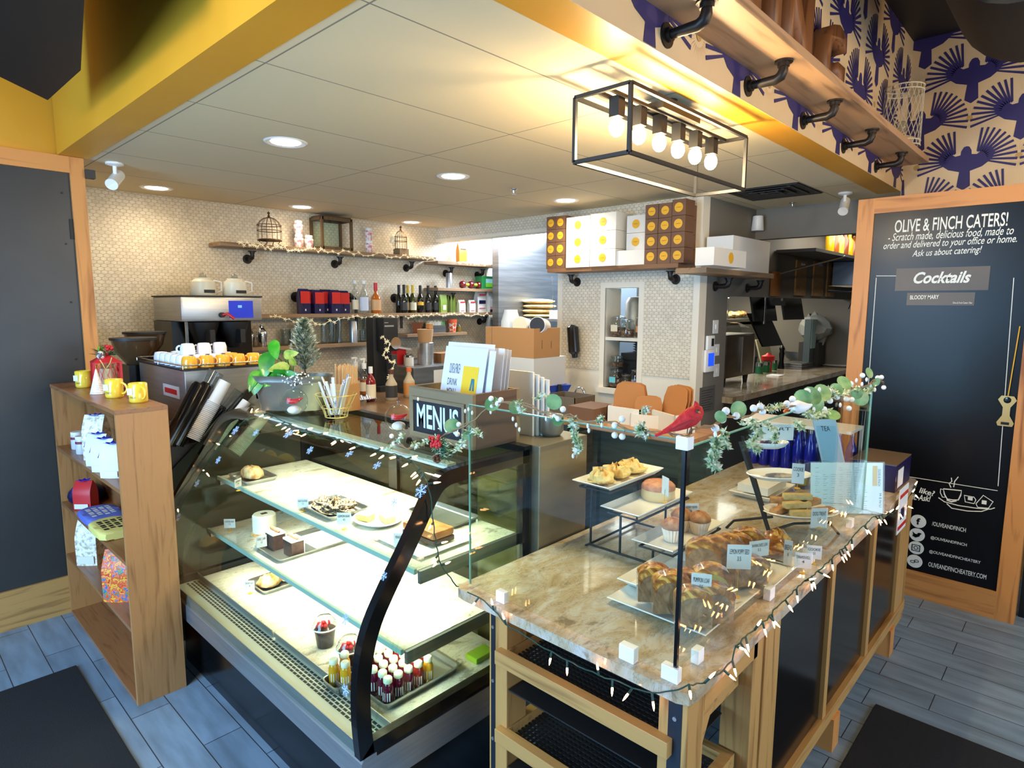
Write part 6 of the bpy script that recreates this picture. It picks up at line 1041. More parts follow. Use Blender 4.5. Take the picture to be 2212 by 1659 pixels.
q = at(1812, 720, 'y', 2.65); t = thing('plastic_bag_bundle', 'crumpled clear bag bundle by the oak frame beyond the pass', 'bag', (min(q.x, 8.85), 2.75, 1.14)); b = B().ball((0, 0, .5), .2, 14); R = random.Random(4)
for v in b.bm.verts: v.co = v.co + Vector((R.uniform(-.04, .04),) * 3)
b.make('bag', base('grey film', (150, 154, 152), .25), t, 20); B().box((-.15, -.1, 0), (.15, .15, .32)).make('stand', M['dk'], t)
q = at(1810, 790, 'z', 1.14); tag(B().lathe([(.2, 0), (.27, .02), (.26, .02)], n=30).make('round_tray', M['wht'], smooth=40, loc=q), 'white oval tray at the end of the pass counter', 'tray')
# boards hanging on the wall over the pass, shelf with brace
for px0, px1, lab in ((1718, 1740, 'cork clip board nearest the white boxes'), (1756, 1778, 'middle cork clip board on the green grey wall'), (1786, 1803, 'cork clip board nearest the oak frame')):
    x0, x1 = at(px0, 600, 'y', 2.37).x, at(px1, 600, 'y', 2.37).x; zt = at((px0 + px1) / 2, 563 + (px0 - 1718) * .06, 'y', 2.37).z; t = thing('clip_board', lab, 'board', (x0, 2.36, 2.055), group='cork boards hung on the kitchen wall'); B().box((0, 0, 0), (x1 - x0, .018, zt - 2.055), .003).make('board', noisy('cork', [(.3, (146, 112, 74)), (.7, (170, 134, 92))], (20, 20, 20), .8), t); B().box(((x1 - x0) * .3, -.01, zt - 2.055 - .05), ((x1 - x0) * .7, 0, zt - 2.055 - .02)).make('clip', M['chrome'], t)
q = at(1666, 620, 'y', 2.37); tag(B().box((6.2, 2.35, 2.04), (6.42, 2.37, 2.28)).make('cork_board', base('orange cork', (150, 96, 44), .8)), 'square orange brown cork board below the shelf end', 'board')
a = at(1740, 545, 'y', 2.15); t = thing('high_shelf', 'high grey shelf with oil bottles above the cork boards', 'shelf', (6.3, 2.0, 2.46)); B().box((0, 0, 0), (2.6, .37, .03)).make('steel_top', M['dk'], t); B().tube([(-.05, .30, -.20), (.9, .0, .0)], .012, 8).make('brace', M['chrome'], t)
R = random.Random(9)
for k in range(9): tag(B().lathe([(.045, 0), (.045, .18), (.02, .22), (.02, .25)], n=12).make('oil_bottle', base('oil %d' % k, ((190, 150, 20), (150, 80, 30), (210, 190, 60), (120, 60, 30))[k % 4], .2), smooth=40, loc=(7.1 + .17 * k, 2.12, 2.49)), 'oil or sauce bottle on the high shelf beyond the header', 'bottle', 'bottles on the high kitchen shelf')
t = thing('wire_shelf', 'chrome wire shelf with blue grey file boxes by the oak frame', 'shelf', (7.9, 2.05, 2.13)); b = B()
for y in (0, .3): b.tube([(0, y, 0), (1.1, y, 0)], .006, 6).tube([(0, y, .05), (1.1, y, .05)], .006, 6)
for k in range(10): b.tube([(.11 * k, 0, 0), (.11 * k + .055, 0, .05), (.11 * k + .11, 0, 0)], .004, 5).tube([(.11 * k, 0, .05), (.11 * k, .3, .05)], .003, 5)
b.make('wire_rack', M['chrome'], t); B().tube([(.02, .3, -.02), (.02, .0, -.02), (.9, .3, -.22)], .007, 6).make('support_arm', M['blk'], t)
for k in range(3): tag(B().box((0, 0, 0), (.26, .26, .27), .004).make('file_box', base('file blue %d' % k, (104, 118, 140), .4), loc=(7.98 + .30 * k, 2.07, 2.185)), 'blue grey file box on the wire shelf, %s' % ('outer end', 'middle', 'half hidden by the oak frame')[k], 'box', 'file boxes on the wire shelf')
# ---------------- bookcase things ----------------
TOPZ = 1.461
def sm(px, py): q = at(px, py, 'z', TOPZ); return Vector((q.x, q.y, TOPZ))
M['mugy'] = base('yellow mug glaze', (240, 206, 66), .15, coat=.3)
def bigmug(p, lab, a):
    t = mug(p, lab, M['mugy'], 'yellow printed mugs on the bookcase', a, True, .042, .095, 'yellow_mug', 'mug'); return t
for px, py, lab, a in ((248, 858, 'yellow mug with a black print beside the white cone tree', rad(-50)), (300, 868, 'yellow mug nearest the bookcase corner', rad(-80)), (182, 836, 'yellow mug half cut behind the red lantern', rad(60))):
    q = sm(px, py); t = bigmug(q, lab, a); f = Vector((-CF.x, -CF.y, 0)).normalized(); u = Vector((-f.y, f.x, 0)) * 1; o = f * .0435
    w = B().obox(o - u * .028 + Vector((0, 0, .04)), u * .026, f * .0006, Vector((0, 0, .032))).make('white_print', M['paper'], t); w.rotation_euler = (0, 0, -a); l = text('E & FINCH', .040, .011, M['ink'], t, o - u * .03 + f * .001 + Vector((0, 0, .022)), u, (0, 0, 1)); l.rotation_euler = (0, 0, -a)
q = sm(222, 838); t = thing('red_lantern', 'red metal lantern topped with a sprig wreath', 'lantern', q + Vector((.03, .02, 0)), rad(-8)); b = B(); w = .065; M['redm'] = base('red lantern paint', (190, 34, 44), .45)
for sx in (-1, 1):
    for sy in (-1, 1): b.box((sx * w - .006, sy * w - .006, .008), (sx * w + .006, sy * w + .006, .145))
b.box((-w - .012, -w - .012, 0), (w + .012, w + .012, .008))
for s in (-1, 1):
    for k in range(-2, 3):
        for d in (-1, 1):
            x = k * .028; b.tube([(max(-w, min(w, x - .02 * d)), s * w, .01), (max(-w, min(w, x + .02 * d)), s * w, .14)], .0018, 4).tube([(s * w, max(-w, min(w, x - .02 * d)), .01), (s * w, max(-w, min(w, x + .02 * d)), .14)], .0018, 4)
b.make('lattice_frame', M['redm'], t); B().lathe([(w * 1.55, .145), (w * 1.55, .15), (.02, .19), (.02, .20)], n=4).make('roof', M['redm'], t).rotation_euler = (0, 0, rad(45)); B().lathe([(.035, .01), (.035, .11)], n=20).make('candle', M['cream'], t, 40); B().tube([(-.03, 0, .2), (-.02, 0, .24), (.02, 0, .24), (.03, 0, .2)], .002, 5).make('handle', M['redm'], t)
t = thing('wreath_sprig', 'green and red sprig with a snowy cone on the lantern', 'decoration', q + Vector((.03, .02, .185))); b = B(); R = random.Random(12)
for k in range(240): e = Vector((R.gauss(0, 1), R.gauss(0, 1), R.uniform(0, 1))).normalized(); o = e * R.uniform(.0, .05); s = e.orthogonal().normalized() * .0018; b.poly([o - s, o + s, o + e * .035])
b.make('needles', base('dark needles', (30, 66, 34), .7), t)['kind'] = 'stuff'; b = B()
for k in range(10): b.ball((R.uniform(0, .05) * CR.x + .0, R.uniform(0, .05) * CR.y, .03 + R.uniform(0, .03)), .010, 8)
b.make('red_berries', M['red'], t, 60)['kind'] = 'stuff'; b = B()
for k in range(5): b.ball(Vector((-.03 * CR.x, -.03 * CR.y, .03)) + Vector((R.uniform(-.01, .01), R.uniform(-.01, .01), R.uniform(0, .02))), .012, 8)
b.make('green_buds', base('lime bud', (110, 180, 30), .5), t, 60); B().ball((-CF.x * .04, -CF.y * .04, .005), .024, 10).make('snowy_cone', noisy('snowy cone', [(.45, (90, 80, 70)), (.55, (230, 230, 236))], (50, 50, 50), .7), t, 30)
q = sm(211, 850); t = thing('cone_tree', 'small white cone christmas tree on the bookcase', 'tree', q); b = B(); P = []
for k in range(14): f = k / 14; P += [(.034 * (1 - f) + .003, .13 * f), (.030 * (1 - f) + .002, .13 * f + .006)]
b.lathe(P + [(.0, .135)], n=24).make('cone', noisy('glitter white', [(.4, (226, 220, 226)), (.6, (246, 246, 248))], (80, 80, 80), .7), t, 20)
t = thing('brass_deer', 'thin brass reindeer figure behind the red lantern', 'figurine', (.96, 4.05, TOPZ)); B().tube([(0, 0, 0), (0, 0, .10), (-.02, .0, .15), (-.03, 0, .17)], .003, 6).tube([(0, 0, .12), (.02, 0, .15), (.03, 0, .18)], .003, 6).lathe([(.02, 0), (.02, .004)], n=14).make('figure', M['brass'], t)
# shelves of the bookcase: pixel to shelf height
def bs(px, py, z): q = at(px, py, 'z', z); return Vector((min(max(q.x, .84), .95), q.y, z))
M['film'] = noisy('popcorn bag', [(.38, (186, 176, 150)), (.5, (236, 230, 214)), (.65, (250, 248, 240))], (45, 45, 45), .35, bmp=.8); M['ribbon'] = base('blue ribbon', (20, 40, 200), .35); M['jarw'] = base('jar pale', (200, 206, 216), .3)
def ribbon(t, z, s=1.0):
    b = B()
    for k in range(6): a = k * pi / 3; e = Vector((cos(a), sin(a), .3)) * .04 * s; n = Vector((-sin(a), cos(a), 0)) * .012 * s; b.poly([Vector((0, 0, z)), Vector((0, 0, z)) + e * .5 + n, Vector((0, 0, z)) + e, Vector((0, 0, z)) + e * .5 - n])
    for k in (-1, 1): b.poly([Vector((-.045, .0, z)), Vector((-.05, .012 * k + .01, z)), Vector((-.06, .03 * k + .01, z - .07 * s)), Vector((-.058, .03 * k - .004, z - .07 * s))])
    b.make('ribbon_bow', M['ribbon'], t, solid=.002)
def popbag(p, lab, H, W, m, rz=0, lbl=True, tape='ribbon'):
    t = bag(p, lab, W, W * .75, H, m, name='snack_bag', cat='snack bag', rz=rz, labelbox=((-.4, .4, .05, .22, M['paper']),) if lbl else None); ribbon(t, H * .97, .9); return t
Sa, Sb, Sc = 1.08, .73, .395
def jarl(p, lab):
    t = thing('labelled_jar', lab, 'jar', p, group='pale labelled jars on the bookcase'); B().lathe([(.032, 0), (.034, .004), (.034, .08), (.03, .088)], n=20).make('body', M['jarw'], t, 40); B().lathe([(.033, .086), (.033, .104)], n=20).make('lid', M['wht'], t, 40); B().lathe([(.0345, .06), (.0345, .075)], n=20, caps=False).make('red_band', base('maroon band', (130, 44, 60), .5), t)
jarl(Vector((.86, 4.38, Sa)), 'pale labelled jar farthest in on the top bookcase shelf'); jarl(Vector((.85, 4.22, Sa)), 'pale labelled jar with maroon band before the popcorn bag')
popbag(Vector((.88, 4.02, Sa)), 'tall popcorn bag with a blue bow on the top bookcase shelf', .25, .11, M['film'], -.8, False)
for x, y, lab in ((.85, 3.86, 'white wrapped gift bag with blue ribbon, farthest'), (.84, 3.70, 'white wrapped gift bag with blue ribbon in the middle'), (.84, 3.54, 'white wrapped gift bag nearest the side panel')): popbag(Vector((x, y, Sa)), lab, .17, .10, M['paper'], -.8)
popbag(Vector((.86, 4.30, Sb)), 'red gift box with navy ribbon and white label on the middle shelf', .17, .10, M['red'], -.8); tag(B().ball((0, 0, .04), .10, 16, sz=.7).make('knit_cap', M['bagb'], smooth=60, loc=(.90, 4.47, Sb)), 'dark knit cap beside the red gift box', 'cap')
for k, (x, y, m, lab) in enumerate(((.87, 4.02, base('blue print shirt', (96, 110, 190), .7), 'folded white shirt with blue print on the middle shelf'), (.86, 3.74, base('pale yellow cloth', (226, 212, 120), .7), 'folded pale yellow printed shirt on the middle shelf'))):
    t = thing('folded_shirt', lab, 'shirt', (x, y, Sb)); b = B(); b.ball((0, 0, .022), 1, 20)
    for v in b.bm.verts: s = v.co - Vector((0, 0, .022)); v.co = Vector((max(-.09, min(.09, s.x * .12)), max(-.14, min(.14, s.y * .19)), .022 + max(-.02, min(.022, s.z * .05))))
    b.make('cloth', m, t, 50); b = B()
    for i in range(4):
        for j in range(5): b.obox((-.06 + .032 * i, .085 - .036 * j + .006 * (i % 2), .0455), (.022, .004 * (j % 2), 0), (.002, -.024 + .008 * ((i + j) % 2), 0), (0, 0, .0006))
    b.make('shirt_print', M['paper'] if k == 0 else M['ink'], t)
popbag(Vector((.86, 4.28, Sc)), 'popcorn bag on the lower bookcase shelf with a white label', .27, .12, M['film'], -.8)
cand = noisy('bright candies', [(.36, (214, 60, 30)), (.42, (240, 190, 60)), (.47, (214, 60, 40)), (.55, (236, 130, 50)), (.58, (50, 80, 190)), (.62, (60, 160, 70)), (.68, (230, 70, 50))], (30, 30, 30), .4, bmp=.8)
popbag(Vector((.85, 3.64, Sc)), 'tall bag of rainbow coloured candies near the side panel', .27, .13, cand, -.8, False)
# ---------------- on the granite counter ----------------
ZG_ = .94
def tri_stand():
    t = thing('tiered_stand', 'black wire three tier stand on the granite counter', 'stand', (2.04, 1.30, ZG_ + .001)); b = B(); r = .005
    # three tiers step up away from the near side; rails run along y
    for x0 in (0.0, .36):
        b.tube([(x0 - .0, .19, .0), (x0, .17, .012), (x0, -.17, .012), (x0, -.20, .0)], r, 8)
        for y, z in ((.165, .25), (.02, .17), (-.13, .07)): b.tube([(x0, y, .012), (x0, y, z)], r, 8)
    for y, z in ((.165, .25), (.02, .17), (-.13, .07)):
        b.tube([(-.0, y + .06, z), (-.0, y - .085, z), (.40, y - .085, z), (.40, y + .06, z)], r, 8, True)
    b.tube([(0, .17, .012), (.36, .17, .012)], r, 8).tube([(0, -.17, .012), (.36, -.17, .012)], r, 8); b.make('wire_frame', M['blk'], t, 60)
tri_stand()
for y, z, lab in ((1.30 + .155, .255, 'top rectangular white plate of the tiered stand with scones'), (1.30 + .01, .175, 'middle rectangular white plate of the tiered stand'), (1.30 - .14, .075, 'lowest rectangular white plate with muffins on the stand')): plate((2.23, y, ZG_ + z + .003), .44, .18, lab, False, .022, name='rectangular_plate')
M['scone'] = noisy('cheese scone', [(.3, (196, 140, 80)), (.45, (230, 196, 120)), (.6, (236, 214, 150)), (.72, (110, 130, 70))], (28, 28, 28), .7, bmp=1.0)
for k, (dx, dy) in enumerate(((-.12, 0), (.0, .01), (.11, 0))): lump('scone', ('cheesy scone at the near end of the top plate', 'cheesy scone with a green pepper slice in the middle of the top plate', 'cheesy scone at the far end of the top plate')[k], 'scone', (2.22 + dx, 1.455 + dy, ZG_ + .268), .06, .055, .042, M['scone'], 20 + k, k, .5, n=18)
t = thing('coffee_cake', 'tall round crumb cake on the middle plate', 'cake', (2.31, 1.31, ZG_ + .185)); B().lathe([(.068, 0), (.072, .01), (.070, .055), (.060, .066)], n=32).make('crumb', base('pale crumb', (222, 190, 140), .7), t, 40); B().lathe([(.0725, .045), (.071, .06), (.058, .072), (.0, .076)], n=32, caps=False).make('brown_top', noisy('pink brown top', [(.3, (176, 110, 84)), (.7, (206, 150, 116))], (40, 40, 40), .6, bmp=.5), t, 50)
M['muf'] = noisy('muffin top', [(.3, (150, 92, 52)), (.6, (196, 140, 92))], (30, 30, 30), .7, bmp=.8)
for k, (x, y, lab) in enumerate(((2.15, 1.15, 'blueberry muffin in a pleated paper at the near end'), (2.28, 1.18, 'blueberry muffin behind the black glass edge'), (2.30, 1.11, 'brown muffin with a price flag'))):
    t = thing('muffin', lab, 'muffin', (x, y, ZG_ + .085), group='muffins in pleated papers'); b = B(); P = []
    n = 40; r0 = [b.bm.verts.new(((.028 + .0018 * (i % 2)) * cos(2 * pi * i / n), (.028 + .0018 * (i % 2)) * sin(2 * pi * i / n), 0)) for i in range(n)]; r1 = [b.bm.verts.new(((.041 + .003 * (i % 2)) * cos(2 * pi * i / n), (.041 + .003 * (i % 2)) * sin(2 * pi * i / n), .052)) for i in range(n)]
    b.skin([r0, r1]).make('paper_cup', base('muffin paper', (232, 214, 196), .6), t, 20); lump('muffin_top', '', '', (0, 0, .046), .044, .044, .034, M['muf'], 40 + k, 0, .15, par=t, n=18)
card(1490, 1130, 'z', ZG_ + .1, 'price card beside the muffins', 'BLUEBERRY MUFFIN', '3.5', .07, .055, up=.03); card(1297, 1040, 'z', ZG_ + .26, 'price card behind the scones on the top plate', 'SCONES', '3.75', .07, .065, up=.0); card(1436, 1085, 'z', ZG_ + .22, 'price card above the crumb cake seen edge on', 'CRUMB CAKE', '4', .05, .075, up=.03, face=rad(60))
plate((1.89, .955, ZG_ + .001), .42, .36, 'large square white platter under the wrapped loaf slices', False, .018, name='platter'); plate((1.97, 1.03, ZG_ + .022), .40, .25, 'second white platter lying across the large one', False, .028, name='platter')
plate((2.30, .90, ZG_ + .001), .34, .30, 'far white platter with wrapped dark loaf slices', False, .02, name='platter')
def wrapm(name, stops): m = noisy(name, stops, (16, 16, 16), .18, detail=5, dist=2.0, bmp=.6, coat=1.0); return m
M['loafg'] = wrapm('glazed wrapped loaf', [(.36, (120, 68, 26)), (.5, (186, 116, 48)), (.6, (242, 188, 90))]); M['loafs'] = wrapm('wrapped crumb side', [(.35, (126, 92, 62)), (.65, (178, 140, 104))]); M['lemonl'] = wrapm('lemon crumb', [(.35, (190, 174, 92)), (.65, (214, 200, 124))])
def loaf(p, lab, w, th, h, rz, side, grp):
    """slice of loaf in film: a thick slab with a domed crust"""
    t = thing('loaf_slice', lab, 'cake slice', p, rz, grp); n = 10; out = [(-w / 2, 0), (w / 2, 0), (w / 2 * 1.04, h * .72)] + [(w / 2 * 1.04 * cos(pi * k / n), h * .72 + h * .28 * sin(pi * k / n)) for k in range(1, n)] + [(-w / 2 * 1.04, h * .72)]
    B().prism(out, 'y', -th / 2, th / 2).make('crumb', side, t, 30)
    b = B(); P = [(w / 2 * 1.06 * cos(pi * k / n), h * .70 + h * .32 * sin(pi * k / n)) for k in range(n + 1)]; Q = [(x * .84, z - .026) for x, z in reversed(P)]; b.prism(P + Q, 'y', -th / 2 - .002, th / 2 + .002); b.make('crust', M['loafg'], t, 40)
k = 0; gl = 'film wrapped loaf slices on the platters'
for x, y, rz, s, w, h, lab in ((1.70, .83, -.9, 's', .11, .12, 'wrapped loaf slice at the platter corner nearest the black edge'), (1.76, .80, -.75, 's', .13, .12, 'big wrapped loaf slice in front, nearest the customer side'), (1.85, .845, -.9, 'l', .12, .14, 'yellow lemon loaf slice standing tall on the platter'), (1.80, .90, -.9, 's', .12, .12, 'wrapped loaf slice behind the lemon one'), (1.73, .92, -.9, 's', .12, .13, 'wrapped loaf slice in the middle of the near cluster'), (1.76, 1.0, -.9, 's', .11, .12, 'wrapped loaf slice at the back of the near cluster'),
                            (2.04, .965, -1.1, 's', .12, .14, 'first wrapped slice of the far row'), (2.09, .94, -1.1, 's', .12, .14, 'second wrapped slice of the far row'), (2.14, .92, -1.1, 's', .12, .14, 'third wrapped slice of the far row'), (2.20, .91, -1.1, 's', .12, .13, 'fourth wrapped slice of the far row'), (2.28, .90, -1.1, 's', .12, .13, 'last wrapped slice of the far row'), (2.10, .82, -.6, 's', .13, .10, 'low wrapped dark loaf slice before the far row')): loaf((x, y, ZG_ + .03), lab, w, .045, h, rz, M['lemonl'] if s == 'l' else M['loafs'], gl)
plate((2.50, .86, ZG_ + .001), .22, .20, 'small white plate with a wrapped dark loaf end', False, .015, name='platter'); lump('loaf_end', 'rounded wrapped loaf end on the small plate', 'cake', (2.50, .87, ZG_ + .012), .085, .06, .07, M['loafg'], 77)
card(1512, 1325, 'z', ZG_ + .06, 'tall price card stuck before the near loaf slices', 'PUMPKIN LOAF', '3.5', .06, .075, up=.055, face=rad(-62)); card(1592, 1290, 'z', ZG_ + .03, 'price card on the lemon loaf', 'LEMON POPPY SEED', '3.5', .08, .085, up=.10, face=rad(-50)); card(1636, 1250, 'z', ZG_ + .02, 'price card before the far row of slices', 'BANANA CHOC LOAF', '3.5', .085, .06, up=.085, face=rad(-30)); card(1733, 1238, 'z', ZG_, 'price card in a clip at the glass foot', 'CINNAMON ROLL', '4', .06, .06, up=.02, face=rad(-60)); card(1757, 1218, 'z', ZG_, 'price card farthest along the glass foot', 'COOKIE', '2.5', .055, .055, up=.02, face=rad(-60)); card(1700, 1232, 'z', ZG_, 'price card leaning on the dark loaf end', 'BREAD', '4', .03, .10, up=.02, face=rad(-75))
# biscuit stand: ladder easel with three oval plates
BSX = Vector((2.80, .93, ZG_ + .001)); t = thing('easel_stand', 'black metal easel stand with three oval plates', 'stand', BSX); bl_, br_ = at(1668, 1158, 'z', ZG_) - BSX, at(1812, 1154, 'z', ZG_) - BSX; b = B()
F0 = at(1665, 1160, 'z', ZG_) - BSX; T0 = ptd(1600, 955, (at(1665, 1160, 'z', ZG_) - CP).dot(CF) + .05) - BSX; F1 = Vector((.30, -.02, 0)); T1 = T0 + Vector((.16, -.0, 0))
b.obox(F0 + Vector((-.006, -.006, 0)), T0 - F0, (.014, 0, 0), (0, .014, 0)); F2 = F0 + Vector((.26, .12, 0)); T2 = T0 + Vector((.12, .04, .0)); b.obox(F2, T2 - F2, (.012, 0, 0), (0, .012, 0))
b.tube([F0 + Vector((.0, 0, .03)), F0 + Vector((.10, -.06, .05)), br_ + Vector((-.05, .03, .06)), br_], .006, 8); b.tube([F0 + Vector((.01, 0, .09)), F0 + Vector((-.02, .16, .04)), F0 + Vector((-.03, .19, 0))], .006, 8); b.make('easel_frame', M['blk'], t)
def ov(px, py, w, ww, lab, zz): q = at(px, py, 'z', zz); return plate(q, w, ww, lab, True, .022, rad(-44), name='oval_plate')
q1 = at(1727, 1112, 'z', 1.03); q2 = at(1682, 1034, 'z', 1.235); q3 = at(1660, 967, 'z', 1.42)
for q, w_, lab in ((q1, .34, 'oval white plate heaped with biscotti'), (q2, .27, 'oval white plate in the middle of the easel stand'), (q3, .15, 'small round plate at the top of the easel stand')): plate(q, w_, w_ * .62, lab, True, .022, rad(-44), name='oval_plate')
M['bisc'] = noisy('biscotti', [(.3, (160, 108, 62)), (.6, (196, 146, 94))], (40, 40, 40), .75, bmp=.8); M['bisc2'] = noisy('pale biscotti', [(.3, (188, 158, 96)), (.6, (206, 180, 120))], (40, 40, 40), .75, bmp=.8)
U_ = Vector((.686, -.7276, 0)).normalized(); V_ = Vector((-U_.y, U_.x, 0))
for k, (du, dv, dz, r, m, lab) in enumerate(((.0, -.045, .0, 0, 1, 'front biscotti lying along the plate rim'), (-.09, 0, .0, .7, 0, 'biscotti at the near end of the plate'), (.09, -.01, .0, .3, 0, 'biscotti at the far end by the card'), (-.02, .03, .005, .1, 0, 'biscotti under the crossed ones'), (-.02, -.01, .028, .15, 1, 'pale biscotti on top of the heap'), (.0, .03, .052, -.1, 1, 'uppermost pale biscotti of the heap'), (.05, .02, .028, .5, 0, 'brown biscotti tucked behind the pale ones'), (-.05, .04, .03, -.3, 0, 'brown biscotti behind the heap'))):
    o = B().box((-.062, -.019, 0), (.062, .019, .028), .008).make('biscotti', M['bisc2'] if m else M['bisc'], smooth=40, loc=q1 + U_ * du + V_ * dv + Vector((0, 0, dz + .008))); o.rotation_euler = (0, 0, rad(-46) + r); tag(o, lab, 'biscuit', 'biscotti on the oval plate')
lump('sandwich_biscuit', 'thin iced biscuit lying on the middle oval plate', 'biscuit', q2 + Vector((0, 0, .006)), .07, .03, .012, noisy('iced', [(.4, (90, 96, 110)), (.6, (190, 180, 170))], (30, 30, 30), .6), 3, rad(-44)); lump('berry_tart', 'dark berry tart on the top plate', 'tart', q3 + Vector((0, 0, .006)), .03, .03, .02, base('berry', (70, 40, 70), .4), 4)
card(1768, 1140, 'z', 1.03, 'price card standing on the biscotti plate', 'DOG TREAT', '1.5', .07, .085, up=.0); card(1722, 1055, 'z', 1.235, 'price card on the middle oval plate', 'COOKIE', '3', .045, .08, up=.02, face=rad(-70)); card(1678, 968, 'z', 1.42, 'wide card at the back of the top plate', 'TART', '4', .12, .06, up=.03)
q = at(1660, 1068, 'z', ZG_); plate(Vector((3.3, 1.24, ZG_ + .001)), .36, .22, 'long white dish on the granite behind the easel stand', False, .03, name='long_dish'); tag(B().box((3.16, 1.16, ZG_ + .03), (3.42, 1.32, ZG_ + .07)).make('napkin_pile', M['paper']), 'flat white napkin pile on the long dish', 'napkins')
# acrylic menu holder
a, c = at(1752, 1112, 'z', ZG_), at(1907, 1117, 'z', ZG_); u = (c - a); W_ = .42; u = Vector((.686, -.7276, 0)).normalized(); o = at(1752, 1112, 'z', ZG_); dd = (o - CP).dot(CF) ; hgt = 112 / FPX * dd * 1.02; wid = 156 / FPX * dd
t = thing('menu_holder', 'clear acrylic holder with a printed menu on the counter', 'menu holder', o + Vector((0, 0, .002))); v = (Vector((0, 0, 1)) + V_ * .12).normalized(); n = u.cross(v)
B().obox(-u * .006, u * (wid + .012), v * hgt, n * -.003).make('acrylic', M['glass'], t); B().obox(u * .0 + v * .004 - n * .006, u * wid, v * (hgt - .01), n * -.001).make('menu_page', base('menu page', (226, 232, 244), .4), t); B().obox(-V_ * 0 + Vector((0, 0, 0)), u * wid, V_ * .09, Vector((0, 0, .003))).make('foot', M['glass'], t)
pg = B().obox(u * wid * .86 + v * hgt * .54 - n * .005, u * wid * .06, v * hgt * .38, n * .0005).make('yellow_tab', M['gold'], t); text('OLIVE & FINCH', hgt * .32, wid * .035, M['ink'], t, u * wid * .93 + v * hgt * .86 - n * .005, -v, u); text('M E N U', hgt * .26, wid * .03, M['ink'], t, u * wid * .95 + v * hgt * .40 - n * .005, -v, u); b = B()
for i in range(7):
    for j in range(20):
        if R.random() < .75: b.obox(u * wid * (.06 + .11 * i) + v * hgt * (.08 + .042 * j) - n * .005, u * wid * .07 * R.uniform(.4, 1), v * .0014, n * .0003)
b.make('text_rows', base('grey text', (120, 126, 140), .6), t)
o2 = at(1828, 998, 'z', 1.15); o2 = at(1845, 1040, 'z', ZG_) + Vector((.12, .2, 0)); o2 = Vector((3.72, 1.04, ZG_ + .002)); hh = (at(1830, 905, 'x', o2.x).z - ZG_); t = thing('leaning_sign', 'pale blue sign leaning against the guard behind the menu', 'sign', o2); v2 = (Vector((0, 0, 1)) - u * .28).normalized(); B().obox((0, 0, 0), u * .13, v2 * hh, V_ * .006).make('board', base('ice blue board', (150, 190, 214), .4), t); B().obox(u * .01 + v2 * hh * .05 - V_ * .0005, u * .11, v2 * hh * .85, -V_ * .0005).make('print', base('aqua print', (120, 176, 206), .4), t); text('TEA', .05, .03, M['ink'], t, u * .035 + v2 * hh * .82 - V_ * .0015, u, v2)
t = thing('box_table', 'dark box with a white tag at the counter end', 'box', (3.80, .72, ZG_ + .001)); B().box((0, 0, 0), (.36, .23, .15), .003).make('body', M['bagb'], t); B().box((0, 0, .15), (.36, .23, .154)).make('brown_top', base('brown lid', (96, 78, 56), .5), t); B().obox((.03, -.004, .02), (.13, 0, 0), (0, .002, 0), (0, 0, .10)).make('tag', M['paper'], t)
M['cobalt'] = base('cobalt bottle', (10, 24, 160), .06, coat=.5, trans=.0)
kk = 0
for i in range(9):
    for j in range(2):
        if 1.0 + .068 * i < 1.16 and j == 0: continue
        t = thing('blue_bottle', 'cobalt water bottle in the rack, %s of the %s row' % (('1st', '2nd', '3rd', '4th', '5th', '6th', '7th', '8th', '9th')[i], 'back' if j else 'front'), 'bottle', (3.92 + .09 * j, 1.0 + .068 * i, ZG_ + .001), group='cobalt blue bottles on the counter'); B().lathe([(.030, 0), (.032, .006), (.032, .14), (.024, .18), (.013, .21), (.012, .245)], n=16).make('glass_body', M['cobalt'], t, 50); B().cyl((0, 0, .24), (0, 0, .262), .014, n=12).make('cap', M['chrome'], t, 40)
t = thing('bottle_rack', 'white topped rack over the cobalt bottles', 'rack', (3.86, .97, ZG_ + .001)); B().box((0, 0, .275), (.26, .64, .292)).make('white_top', M['wht'], t)
for y in (0, .625): B().box((.24, y, 0), (.26, y + .015, .275)).make('post', M['wht'], t)
for k, (x, y, lab) in enumerate(((3.55, 1.12, 'clear glass with lemon slices before the cobalt bottles'), (3.62, 1.02, 'clear empty glass beside the lemon glass'))):
    t = tumbler(Vector((x, y, ZG_ + .001)), lab, .035, .15, group='water glasses near the cobalt bottles')
    if k == 0: B().lathe([(.025, .02), (.026, .08)], n=12).make('lemon_slices', base('lemon', (226, 196, 60), .3), t)
# clipboard sign hanging at the end with a white bird
q = at(1952, 1075, 'y', .655); t = thing('hanging_card', 'colourful card hanging from the counter end', 'card', (q.x, .665, q.z)); B().box((-.06, -.004, -.19), (.14, .0, .05)).make('card', M['paper'], t); B().box((-.05, -.006, .0), (.13, -.004, .02)).box((-.05, -.006, -.17), (.13, -.004, -.15)).make('red_stripe', M['red'], t); B().box((-.01, -.006, -.12), (.07, -.004, -.06)).make('blue_print', M['bagb'], t)
